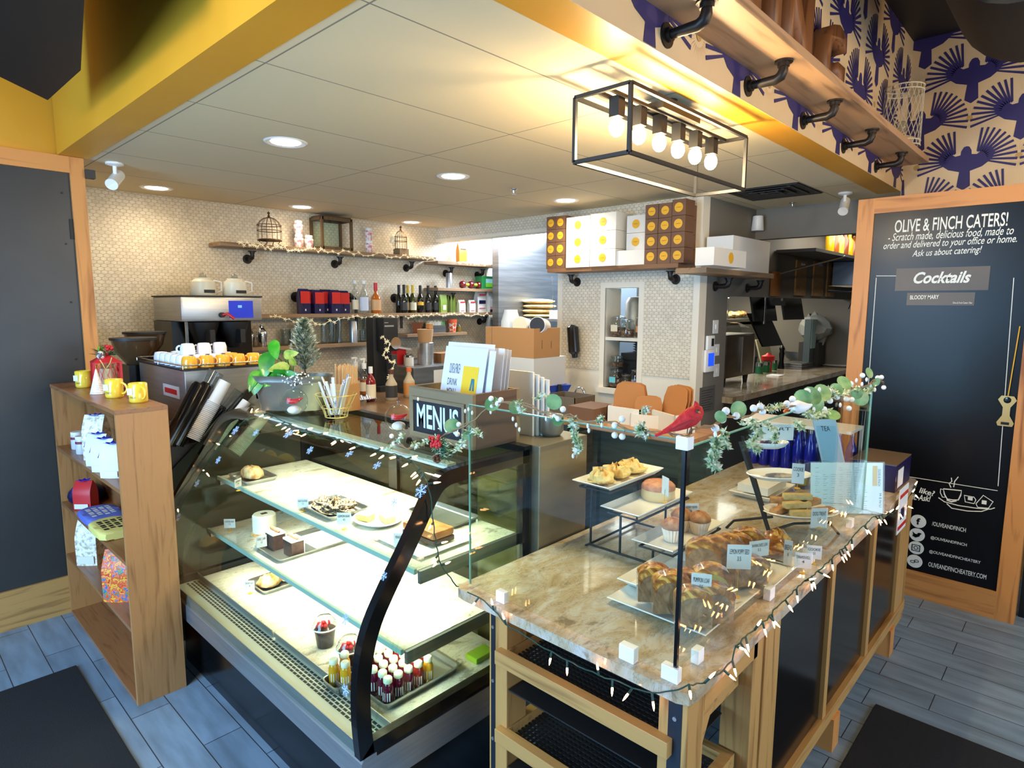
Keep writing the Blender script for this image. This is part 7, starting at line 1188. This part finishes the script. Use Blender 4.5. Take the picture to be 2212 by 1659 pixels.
# ---------------- writing on the black sign ----------------
def sg(px, py): return at(px, py, 'x', 4.761)
def word(body, bl, br, tl, shear=0, bold=0.0, mat='chalk', par=SIGN, name='lettering', top=None):
    """bl, br: pixels of the baseline ends; tl: pixel of the top above the first one"""
    a, c, e = sg(*bl), sg(*br), sg(*tl); h = e.z - a.z; return text(body, (c - a).length, h, M[mat], par, a, (c - a), (0, 0, 1), name, shear, bold, depth=.0015)
word('OLIVE & FINCH CATERS!', (1932, 503), (2176, 488), (1931, 476), 0, .012)
word('- Scratch made, delicious food, made to', (1918, 524), (2189, 509), (1917, 505), .3, .004); word('order and delivered to your office or home.', (1908, 543), (2196, 528), (1907, 524), .3, .004); word('Ask us about catering!', (1970, 559), (2120, 550), (1969, 541), .3, .004)
def quad(name, c4, mat, d=.003):
    P = [sg(*p) for p in c4]; b = B(); y0, y1 = P[1].y, P[0].y; z1, z0 = (P[0].z + P[1].z) / 2, (P[2].z + P[3].z) / 2; b.box((4.762 - d, y0, z0), (4.762, y1, z1)); return b.make(name, M[mat], SIGN)
M['tan'] = base('brown plaque', (84, 72, 58), .45)
quad('cocktails_plaque', ((1937, 580), (2140, 575), (2136, 627), (1937, 628)), 'tan'); quad('drink_plaque', ((1960, 633), (2107, 631), (2106, 659), (1960, 660)), 'tan')
def pl(body, bl, br, tl, **k): o = word(body, bl, br, tl, **k); o.location.x -= .004; return o
pl('Cocktails', (1973, 613), (2097, 611), (1973, 588), shear=.35, bold=.03); pl('BLOODY MARY', (1966, 647), (2028, 646), (1966, 638), bold=.015); pl('Olive & Finch Caters 10oz', (2058, 656), (2100, 656), (2058, 652))
def line(p, q, w=.006):
    a, c = sg(*p), sg(*q); B().tube([a, c], w / 2, 4).make('chalk_line', M['chalk'], SIGN)
line((1893, 596), (1936, 596), .005); line((1893, 600), (1876, 830), .005); line((2190, 600), (2156, 1050), .005); line((1952, 1028), (2155, 1060), .005)
word('like?', (1985, 1064), (2019, 1073), (1986, 1052), .25, .02); word('it. Ask!', (1970, 1079), (2010, 1084), (1971, 1066), .25, .02)
word('/OLIVEANDFINCH', (2013, 1135), (2086, 1150), (2013, 1126), 0, .01); word('@OLIVEANDFINCH', (2010, 1165), (2088, 1182), (2010, 1157), 0, .01); word('@OLIVEANDFINCHEATERY', (2007, 1195), (2118, 1220), (2007, 1187), 0, .01); word('OLIVEANDFINCHEATERY.COM', (2005, 1223), (2130, 1252), (2005, 1213), 0, .01)
for k, (px, py, g) in enumerate(((1984, 1126, 'f'), (1981, 1155, 'y'), (1979, 1183, 'o'), (1976, 1212, 'oo'))):
    q = sg(px, py); R_c = .044; s = B().cyl((4.762, q.y, q.z), (4.757, q.y, q.z), R_c, n=28).make('round_icon', M['chalk'], SIGN)
    if k == 0: text('f', .022, .045, M['gblk'], SIGN, (4.7565, q.y + .011, q.z - .022), (0, -1, 0), (0, 0, 1), 'icon_mark', bold=.03)
    elif k == 1: B().prism([(q.y + .024, q.z - .012), (q.y + .006, q.z - .020), (q.y - .014, q.z - .008), (q.y - .020, q.z + .008), (q.y - .027, q.z + .014), (q.y - .015, q.z + .018), (q.y - .004, q.z + .014), (q.y - .002, q.z + .004), (q.y + .012, q.z + .006), (q.y + .024, q.z + .018), (q.y + .020, q.z + .0)], 'x', 4.7545, 4.7565).make('icon_mark', M['gblk'], SIGN)
    elif k == 2:
        b = B()
        for a_, c_ in (((-.024, .018), (.024, .022)), ((-.024, -.022), (.024, -.018)), ((-.024, -.018), (-.020, .018)), ((.020, -.018), (.024, .018))): b.box((4.7545, q.y + a_[0], q.z + a_[1]), (4.7565, q.y + c_[0], q.z + c_[1]))
        b.tube([(4.756, q.y + .011 * cos(a), q.z + .011 * sin(a)) for a in [2 * pi * i / 16 for i in range(16)]], .002, 5, True); b.make('icon_mark', M['gblk'], SIGN)
    else:
        b = B()
        for s_ in (-1, 1): b.tube([(4.756, q.y + s_ * .011 + .013 * cos(a) * .9, q.z + -s_ * .005 + .008 * sin(a)) for a in [2 * pi * i / 16 for i in range(16)]], .002, 5, True)
        b.make('icon_mark', M['gblk'], SIGN)
# chalk drawing: steaming cup, saucer, toast
def stroke(pts, w=.006, closed=False):
    P = [sg(*p) for p in pts]; P = [Vector((4.761, p.y, p.z)) for p in P]; B().tube(P, w / 2, 5, closed).make('chalk_drawing', M['chalk'], SIGN)
stroke([(2038, 1056), (2077, 1060), (2075, 1070), (2070, 1080), (2058, 1080), (2046, 1078), (2040, 1068)], .008, True); stroke([(2038, 1058), (2032, 1056), (2031, 1064), (2036, 1074), (2042, 1074)]); stroke([(2027, 1075), (2040, 1084), (2070, 1092), (2110, 1098), (2140, 1100), (2149, 1097)]); stroke([(2045, 1088), (2056, 1098), (2090, 1104), (2120, 1105), (2135, 1100)]); stroke([(2083, 1070), (2104, 1074), (2108, 1080), (2104, 1088), (2085, 1084)], .006, True); stroke([(2108, 1088), (2124, 1070), (2145, 1084), (2135, 1098), (2112, 1096)], .006, True); stroke([(2054, 1053), (2050, 1044), (2056, 1040), (2055, 1032)]); stroke([(2060, 1052), (2062, 1040), (2070, 1030)]); stroke([(2045, 1080), (2055, 1084), (2066, 1082)], .01)
q = sg(2126, 1085); B().box((4.757, q.y - .012, q.z - .012), (4.762, q.y + .012, q.z + .012)).make('chalk_drawing', M['chalk'], SIGN); q = sg(2096, 1077); B().box((4.757, q.y - .012, q.z - .01), (4.762, q.y + .012, q.z + .01)).make('chalk_drawing', M['chalk'], SIGN)
# zip pull
q = sg(2174, 890); t = thing('zipper_pull', 'brass bottle opener hanging on a cord at the sign edge', 'bottle opener', (4.755, q.y, q.z)); b = B(); b.prism([(-.035, -.085), (.035, -.085), (.042, -.065), (.018, -.02), (.018, .03), (.045, .075), (.03, .10), (-.03, .10), (-.045, .075), (-.018, .03), (-.018, -.02), (-.042, -.065)], 'x', -.012, -.004); b.make('pull', base('satin brass', (196, 160, 100), .3, metal=.7), t); B().box((-.014, -.02, -.076), (-.012, .02, -.06)).ball((-.012, 0, .075), .02, 10, sx=.2).make('slot', M['gblk'], t); B().tube([(-.008, 0, .09), (-.008, -.02, .52)], .003, 5).make('cord', M['gold'], t)
# ---------------- garland on the glass guard ----------------
GL = [(846, 958, 'x'), (880, 968, 'x'), (930, 952, 'x'), (985, 930, 'x'), (1015, 915, 'x'), (1055, 882, 'x'), (1105, 868, 'x'), (1150, 882, 'x'), (1210, 897, 'x'), (1270, 910, 'x'), (1330, 922, 'x'), (1390, 928, 'x'), (1440, 938, 'x'), (1484, 940, 'x'), (1520, 920, 'y'), (1570, 905, 'y'), (1620, 892, 'y'), (1680, 880, 'y'), (1740, 868, 'y'), (1790, 856, 'y'), (1840, 842, 'y'), (1880, 830, 'y'), (1908, 822, 'y')]
def gp(px, py, k): return at(px, py, 'x', 1.435) if k == 'x' else at(px, py, 'y', .742)
PTS = [gp(*g) for g in GL]
t = thing('berry_garland', 'frosted berry and eucalyptus garland draped along the glass guard', 'garland', (1.44, .745, 1.6)); O = t.location
R = random.Random(21)
def along(f): i = min(int(f), len(PTS) - 2); return PTS[i].lerp(PTS[i + 1], f - i)
M['twig'] = base('twig', (140, 112, 78), .8); M['euc'] = noisy('eucalyptus', [(.35, (92, 138, 84)), (.6, (138, 172, 116)), (.75, (180, 190, 120))], (20, 20, 20), .5); M['wberry'] = base('white berry', (236, 234, 230), .4); M['frostg'] = noisy('frosted sprig', [(.35, (110, 150, 100)), (.5, (186, 208, 178)), (.65, (234, 238, 230))], (60, 60, 60), .6)
P = [along(i / 3) - O + Vector((R.uniform(-.004, .004), R.uniform(-.004, .004), R.uniform(-.008, .008))) for i in range(3 * (len(PTS) - 1) + 1)]
b = B().tube(P, .0028, 6); b.tube([p + Vector((.004, .004, .008 * math.sin(i * 1.3))) for i, p in enumerate(P)], .0018, 5); stem = b
bpx = [(1061, 861, 'x'), (1082, 864, 'x'), (1062, 879, 'x'), (1075, 872, 'x'), (991, 917, 'x'), (988, 938, 'x'), (1216, 884, 'x'), (1199, 900, 'x'), (1206, 904, 'x'), (1344, 905, 'x'), (1328, 919, 'x'), (1328, 940, 'x'), (1344, 943, 'x'), (1468, 946, 'x'), (1568, 888, 'y'), (1560, 906, 'y'), (1590, 898, 'y'), (1628, 882, 'y'), (1642, 878, 'y'), (1647, 889, 'y'), (1712, 862, 'y'), (1744, 845, 'y'), (1760, 846, 'y'), (1793, 866, 'y'), (1808, 858, 'y'), (1838, 829, 'y'), (1863, 811, 'y'), (1896, 816, 'y'), (1904, 815, 'y'), (1909, 837, 'y'), (1834, 882, 'y'), (1828, 862, 'y'), (1840, 863, 'y'), (1780, 884, 'y'), (1545, 925, 'y'), (846, 942, 'x'), (851, 958, 'x'), (1700, 872, 'y')]
for g in bpx:
    p = gp(*g) - O; r = .0095 if g[2] == 'x' else .0115; B().ball(p, r, 12).make('berry', M['wberry'], t, 60); q = min(P, key=lambda c: (c - p).length); stem.tube([p, (p + q) / 2 + Vector((0, 0, -.004)), q], .0009, 4)
stem.make('stem', M['twig'], t)
lpx = [(1063, 873, 15, 'x'), (1112, 880, 14, 'x'), (1196, 868, 16, 'x'), (976, 918, 15, 'x'), (1205, 908, 12, 'x'), (1594, 885, 17, 'y'), (1556, 900, 12, 'y'), (1735, 858, 17, 'y'), (1752, 856, 19, 'y'), (1775, 850, 19, 'y'), (1822, 828, 15, 'y'), (1858, 859, 16, 'y'), (1876, 806, 11, 'y'), (1798, 898, 15, 'y'), (1848, 848, 13, 'y'), (1765, 874, 14, 'y'), (1806, 842, 13, 'y'), (1892, 825, 9, 'y'), (1010, 940, 10, 'x')]
for (px, py, rp, k) in lpx:
    c = gp(px, py, k) - O; d = (c + O - CP).dot(CF); r = rp / FPX * d * 1.15; n = (-CF + Vector((R.uniform(-.5, .5), R.uniform(-.5, .5), R.uniform(-.3, .6)))).normalized(); u = n.orthogonal().normalized(); v = n.cross(u); b = B(); ct = b.bm.verts.new(c); rg = [b.bm.verts.new(c + (u * cos(a) + v * sin(a) * .9) * r + n * (r * .18)) for a in [2 * pi * i / 14 for i in range(14)]]
    for i in range(14): b.face([ct, rg[i], rg[(i + 1) % 14]])
    b.make('leaf', M['euc'], t, 60)
def sprig(pts, k, n, s=1.0, nm='frosted_sprig', m='frostg'):
    Q = [gp(px, py, k) - O for px, py in pts]; b = B(); b.tube(Q, .0015, 4)
    for i in range(n):
        f = i / n * (len(Q) - 1); j = min(int(f), len(Q) - 2); q = Q[j].lerp(Q[j + 1], f - j); 
        for _ in range(3): e = Vector((R.gauss(0, 1), R.gauss(0, 1), R.gauss(0, .8))).normalized() * R.uniform(.012, .022) * s; w = e.orthogonal().normalized() * .0042 * s; b.poly([q, q + e * .5 + w, q + e, q + e * .5 - w])
    b.make(nm, M[m], t)
sprig([(1238, 905), (1240, 935), (1252, 962), (1245, 978)], 'x', 60); sprig([(1120, 868), (1128, 890)], 'x', 26); sprig([(1385, 918), (1382, 932), (1398, 938)], 'x', 40, 1.1); sprig([(1300, 900), (1290, 915)], 'x', 20, .8); sprig([(1395, 880), (1392, 890)], 'x', 16, .8); sprig([(1010, 930), (1000, 955), (985, 975)], 'x', 40); sprig([(1020, 925), (1038, 940)], 'x', 22); sprig([(870, 940), (850, 960), (838, 972)], 'x', 30); sprig([(925, 950), (900, 965), (890, 958)], 'x', 30)
sprig([(1548, 945), (1545, 975), (1538, 1000), (1552, 1015)], 'y', 60, 1.2); sprig([(1625, 905), (1640, 935), (1622, 965), (1640, 972)], 'y', 60, 1.2); sprig([(1565, 930), (1570, 968)], 'y', 24, 1.1); sprig([(1690, 875), (1660, 885), (1640, 880)], 'y', 40, 1.1); sprig([(1740, 890), (1760, 900), (1790, 888)], 'y', 50, 1.3); sprig([(1722, 912), (1735, 925)], 'y', 24, 1.1); sprig([(1790, 838), (1800, 850), (1830, 846)], 'y', 50, 1.3); sprig([(1840, 838), (1870, 850), (1885, 838)], 'y', 50, 1.2); sprig([(1600, 915), (1650, 915), (1680, 928)], 'y', 30, .9); sprig([(1675, 930), (1672, 955)], 'y', 18, 1.0); sprig([(1158, 862), (1172, 852), (1190, 858)], 'x', 26, .8)
b = B()
for g in ((903, 862), (1005, 888), (1012, 884), (1020, 892), (1060, 890), (1108, 905), (1115, 918), (1122, 928), (1180, 905), (1270, 920), (1272, 930), (1238, 985), (1545, 938), (1300, 918)): b.ball(gp(*g, 'x') - O, .0045, 6, sz=1.8)
for g in ((1770, 842), (1785, 848), (1830, 835), (1850, 822), (1862, 830), (1880, 834), (1872, 820), (1815, 875), (1758, 885), (1745, 880), (1770, 895), (1890, 842), (1855, 838)): b.ball(gp(*g, 'y') - O, .006, 6, sz=1.8)
b.make('white_buds', M['wberry'], t, 60)['kind'] = 'stuff'
# pine pick with red berries
c = gp(955, 965, 'x'); t2 = thing('pine_pick', 'green pine and red berry pick tied on the garland by the case', 'decoration', c); b = B(); n_ = B()
for i in range(420):
    q = Vector((R.uniform(-.01, .01), R.gauss(0, .018), R.gauss(-.005, .02))); e = Vector((R.gauss(0, 1), R.gauss(0, 1), R.gauss(-.2, 1))).normalized() * .024; w = e.orthogonal().normalized() * .0022; (b if i % 3 else n_).poly([q - w, q + w, q + e])
b.make('needles', base('deep green needles', (20, 84, 62), .6), t2)['kind'] = 'stuff'; n_.make('frosted_needles', M['frostg'], t2)['kind'] = 'stuff'; b = B()
for i in range(16): b.ball(gp(945 + R.uniform(-10, 14), 955 + R.uniform(-14, 14), 'x') - c - Vector((.02, 0, 0)), .007, 8, sz=1.2)
b.make('red_berries', M['red'], t2, 60)['kind'] = 'stuff'; b = B()
for i in range(7): a = i * .9; b.ball(gp(948, 990, 'x') - c + Vector((-.01, .012 * cos(a), .012 * sin(a))), .009, 8, sz=.6)
b.make('pine_cone', M['brcap'], t2, 40)
# red bird on the corner
c = gp(1483, 930, 'x'); dB = (c - CP).dot(CF); px2 = dB / FPX; u, w = CR.copy(), Vector((0, 0, 1)); u.z = 0; u.normalize()
t3 = thing('red_bird', 'red feathered cardinal ornament on the glass guard corner', 'bird ornament', Vector((1.44, .745, 1.622))); o = t3.location
def bp(px, py): return o + u * ((px - 1483) * px2) + w * ((938 - py) * px2) - o
M['feath'] = noisy('red feather', [(.3, (176, 18, 22)), (.7, (216, 36, 36))], (60, 60, 60), .7, bmp=.4)
body = [(1436, 934), (1448, 928), (1462, 922), (1478, 912), (1492, 903), (1502, 893), (1507, 884), (1508, 877)]; rad_ = [5, 7, 11, 17, 20, 19, 15, 9]
B().tube([bp(*q) for q in body], [r * px2 for r in rad_], 18).make('body', M['feath'], t3, 60); B().tube([bp(1505, 878), bp(1504, 872), bp(1501, 866)], [7 * px2, 5 * px2, 1 * px2], 10).make('crest', M['feath'], t3, 60); f = -CF
B().tube([bp(1440, 932), bp(1428, 938), bp(1418, 943)], [5 * px2, 6 * px2, 4 * px2], 8, flat=.4).make('tail', M['feath'], t3, 60); B().ball(bp(1504, 888) + f * 15 * px2, 5 * px2, 10).make('face_mask', M['dk'], t3, 60); B().tube([bp(1505, 889) + f * 18 * px2, bp(1507, 891) + f * 27 * px2], [3 * px2, .3 * px2], 8).make('beak', M['orcap'], t3, 60)
B().tube([bp(1490, 905) + f * 16 * px2, bp(1470, 918) + f * 14 * px2, bp(1450, 929) + f * 8 * px2], [9 * px2, 8 * px2, 2 * px2], 10, flat=.35).make('wing', base('dark red wing', (150, 16, 20), .7), t3, 60); B().tube([bp(1488, 925), bp(1487, 938)], .0015, 5).tube([bp(1496, 922), bp(1497, 938)], .0015, 5).make('leg', M['dk'], t3)
# white bird on the garland
c = gp(1722, 880, 'y'); px3 = (c - CP).dot(CF) / FPX; t4 = thing('white_bird', 'small white bird ornament with red berries on the garland', 'bird ornament', c); q = lambda x, y: u * (x * px3) + w * (-y * px3)
B().tube([q(-16, 2), q(-8, 0), q(2, -1), q(14, -1), (q(24, -3)), q(32, -6)], [6 * px3, 13 * px3, 15 * px3, 11 * px3, 6 * px3, 2 * px3], 16).make('body', M['wht'], t4, 60); B().tube([q(-14, -2), q(-19, -6), q(-26, 0)], [9 * px3, 7 * px3, 2 * px3], 12).make('head', M['wht'], t4, 60); b = B()
for k in range(5): b.ball(q(-22 + R.uniform(-6, 4), 6 + R.uniform(-8, 8)), 3.5 * px3, 8)
b.make('red_berries', M['orcap'], t4, 60)
# ---------------- string lights ----------------
M['tiny'] = emis('tiny bulb', (255, 176, 110), 20); M['gwire'] = base('green wire', (16, 60, 52), .5); M['bulbglass'] = glass('bulb shell', (255, 236, 214), 1.4)
def oncase(px, py):
    """where the sight line meets the curved front glass of the case"""
    d = CF + CR * ((px - 1106) / FPX) - CU * ((py - 829.5) / FPX)
    best = None
    for (x0, z0), (x1, z1) in zip(CUR, CUR[1:]):
        # CP.x + s d.x = x0 + k (x1-x0) ; CH + s d.z = z0 + k (z1-z0)
        a, b_, c_, e = d.x, -(x1 - x0), d.z, -(z1 - z0); det = a * e - b_ * c_
        if abs(det) < 1e-9: continue
        r0, r1 = x0, z0 - CH; s = (r0 * e - b_ * r1) / det; k = (a * r1 - c_ * r0) / det
        if -0.001 <= k <= 1.001 and s > 0 and (best is None or s < best): best = s
    return CP + d * (best if best else 2.5) if best else at(px, py, 'x', 1.2)
def light_string(pts, lab, spots, seed, amp=.006):
    R = random.Random(seed); t = thing('string_lights', lab, 'string lights', pts[0]); o = t.location; P = []
    for a, c in zip(pts, pts[1:]):
        n = max(2, int((c - a).length / .02))
        for i in range(n): P.append(a.lerp(c, i / n) - o + Vector((R.uniform(-amp, amp), R.uniform(-amp, amp), R.uniform(-amp, amp))) * .5)
    P.append(pts[-1] - o); B().tube(P, .0022, 6).make('wire', M['gwire'], t)
    for p in spots:
        q = p - o; near = min(P, key=lambda c: (c - q).length); d = (q - near); d = d.normalized() if d.length > .004 else Vector((R.uniform(-1, 1), R.uniform(-1, 1), R.uniform(-1, .3))).normalized()
        s = near + d * .004; bb = B().tube([s + d * .016, s + d * .024, s + d * .034, s + d * .042], [.0028, .0034, .0026, .0004], 8).make('bulb', M['tiny'], t, 60); B().tube([near, s + d * .017], [.0034, .0036], 8).make('socket', M['gwire'], bb)
    return t
wire = [at(372, 1128, 'y', 3.42), at(383, 1095, 'y', 3.42), at(420, 1045, 'y', 3.42), at(462, 985, 'y', 3.42), at(500, 935, 'y', 3.42), at(545, 892, 'y', 3.40)] + [oncase(*q) for q in ((575, 892), (605, 907), (640, 925), (690, 938), (740, 950), (790, 966), (830, 976), (860, 983), (895, 1000), (915, 1022))] + [at(a, c, 'y', 1.635) for a, c in ((925, 1050), (932, 1085), (936, 1130), (942, 1175), (950, 1210), (965, 1240), (985, 1265), (1008, 1278))]
spots = [at(a, c, 'y', 3.40) for a, c in ((367, 1126), (384, 1100), (440, 1016), (448, 1024), (497, 942), (466, 957), (540, 895))] + [oncase(*q) for q in ((560, 882), (560, 905), (512, 925), (582, 925), (590, 938), (602, 940), (625, 915), (650, 930), (668, 926), (648, 944), (720, 932), (735, 950), (716, 958), (700, 975), (762, 968), (795, 988), (805, 1000), (820, 970), (862, 986), (866, 1010), (890, 988), (893, 1025), (884, 1040), (905, 1040), (948, 1042))] + [at(a, c, 'y', 1.62) for a, c in ((928, 1140), (966, 1170), (930, 1222), (935, 1225), (962, 1218))]
light_string(wire, 'string of small warm lights draped over the curved case glass', spots, 5)
wire = [at(a, c, 'x', 1.392) for a, c in ((1010, 1280), (1035, 1290), (1065, 1318), (1095, 1350), (1140, 1378), (1190, 1408), (1250, 1440), (1310, 1465), (1380, 1490), (1425, 1498))] + [at(a, c, 'y', .673) for a, c in ((1490, 1482), (1520, 1472), (1555, 1455), (1580, 1425), (1590, 1395), (1625, 1365), (1655, 1338), (1690, 1300), (1730, 1262), (1770, 1232), (1805, 1200), (1830, 1175), (1860, 1140), (1890, 1115), (1930, 1108), (1955, 1090), (1970, 1062), (1982, 1040))]
spots = [at(a, c, 'x', 1.385) for a, c in ((1030, 1296), (1062, 1298), (1090, 1340), (1185, 1445), (1225, 1456), (1322, 1500), (1362, 1492), (1411, 1520), (1292, 1448))] + [at(a, c, 'y', .655) for a, c in ((1492, 1505), (1537, 1460), (1580, 1462), (1592, 1466), (1612, 1408), (1622, 1425), (1600, 1400), (1645, 1338), (1675, 1345), (1676, 1372), (1658, 1382), (1704, 1308), (1726, 1326), (1750, 1252), (1757, 1288), (1763, 1275), (1778, 1240), (1803, 1258), (1828, 1206), (1822, 1210), (1846, 1228), (1835, 1200), (1875, 1146), (1905, 1148), (1878, 1170), (1898, 1122), (1912, 1126), (1924, 1105), (1940, 1095), (1962, 1094), (1958, 1118), (1945, 1112), (1975, 1058), (1984, 1036), (1978, 1070))]
light_string(wire, 'string of small warm lights along the granite counter edge', spots, 6)
# snowflake stickers on the case glass
M['flake'] = base('pale blue sticker', (170, 196, 236), .5); n = 0
for px, py, s in ((472, 994, 9), (426, 1044, 9), (386, 1117, 9), (380, 1210, 8), (553, 935, 9), (624, 938, 13), (670, 973, 10), (755, 981, 10), (815, 1006, 11), (910, 1061, 17), (852, 1085, 10), (830, 1245, 10), (747, 1338, 12), (747, 1490, 14), (509, 930, 11)):
    c = oncase(px, py); k = (c - CP).dot(CF) / FPX * s; nn = -(c - CP).normalized(); i0 = min(range(len(CUR) - 1), key=lambda i: abs(CUR[i][0] - c.x) + abs(CUR[i][1] - c.z)); tx = Vector((CUR[i0 + 1][0] - CUR[i0][0], 0, CUR[i0 + 1][1] - CUR[i0][1])).normalized(); v = tx; u_ = Vector((0, -1, 0)); nn = u_.cross(v); nn = nn if nn.x < 0 else -nn
    b = B()
    for j in range(6):
        a = j * pi / 3; d = u_ * cos(a) + v * sin(a); e = -u_ * sin(a) + v * cos(a); b.obox(-e * k * .09, e * k * .18, d * k, nn * .001)
        for f in (.45, .7):
            for sg_ in (-1, 1): b.obox(d * k * f - e * k * .05, e * k * .1 + d * .0, (d * .6 + e * sg_) * k * .28, nn * .001)
    n += 1; o = b.make('snowflake_sticker', M['flake'], loc=c + nn * .0015)
    tag(o, ('snowflake sticker on the case glass near the far cup stacks', 'snowflake sticker low on the slanting far frame', 'snowflake sticker beside the bookcase panel', 'lowest snowflake sticker beside the bookcase', 'snowflake sticker under the cream cup stack top', 'large snowflake sticker below the glass ornament', 'snowflake sticker before the rear case door post', 'snowflake sticker between light bulbs above the nut tray', 'snowflake sticker left of the rounded frame top', 'biggest snowflake sticker on the rounded black frame', 'thin snowflake sticker over the top case shelf', 'thin snowflake sticker over the lit middle shelf', 'snowflake sticker behind the second pudding cup', 'snowflake sticker over the small juice tray', 'slim snowflake sticker before the leaning slim cup stack')[n - 1], 'sticker', 'snowflake stickers on the case glass')
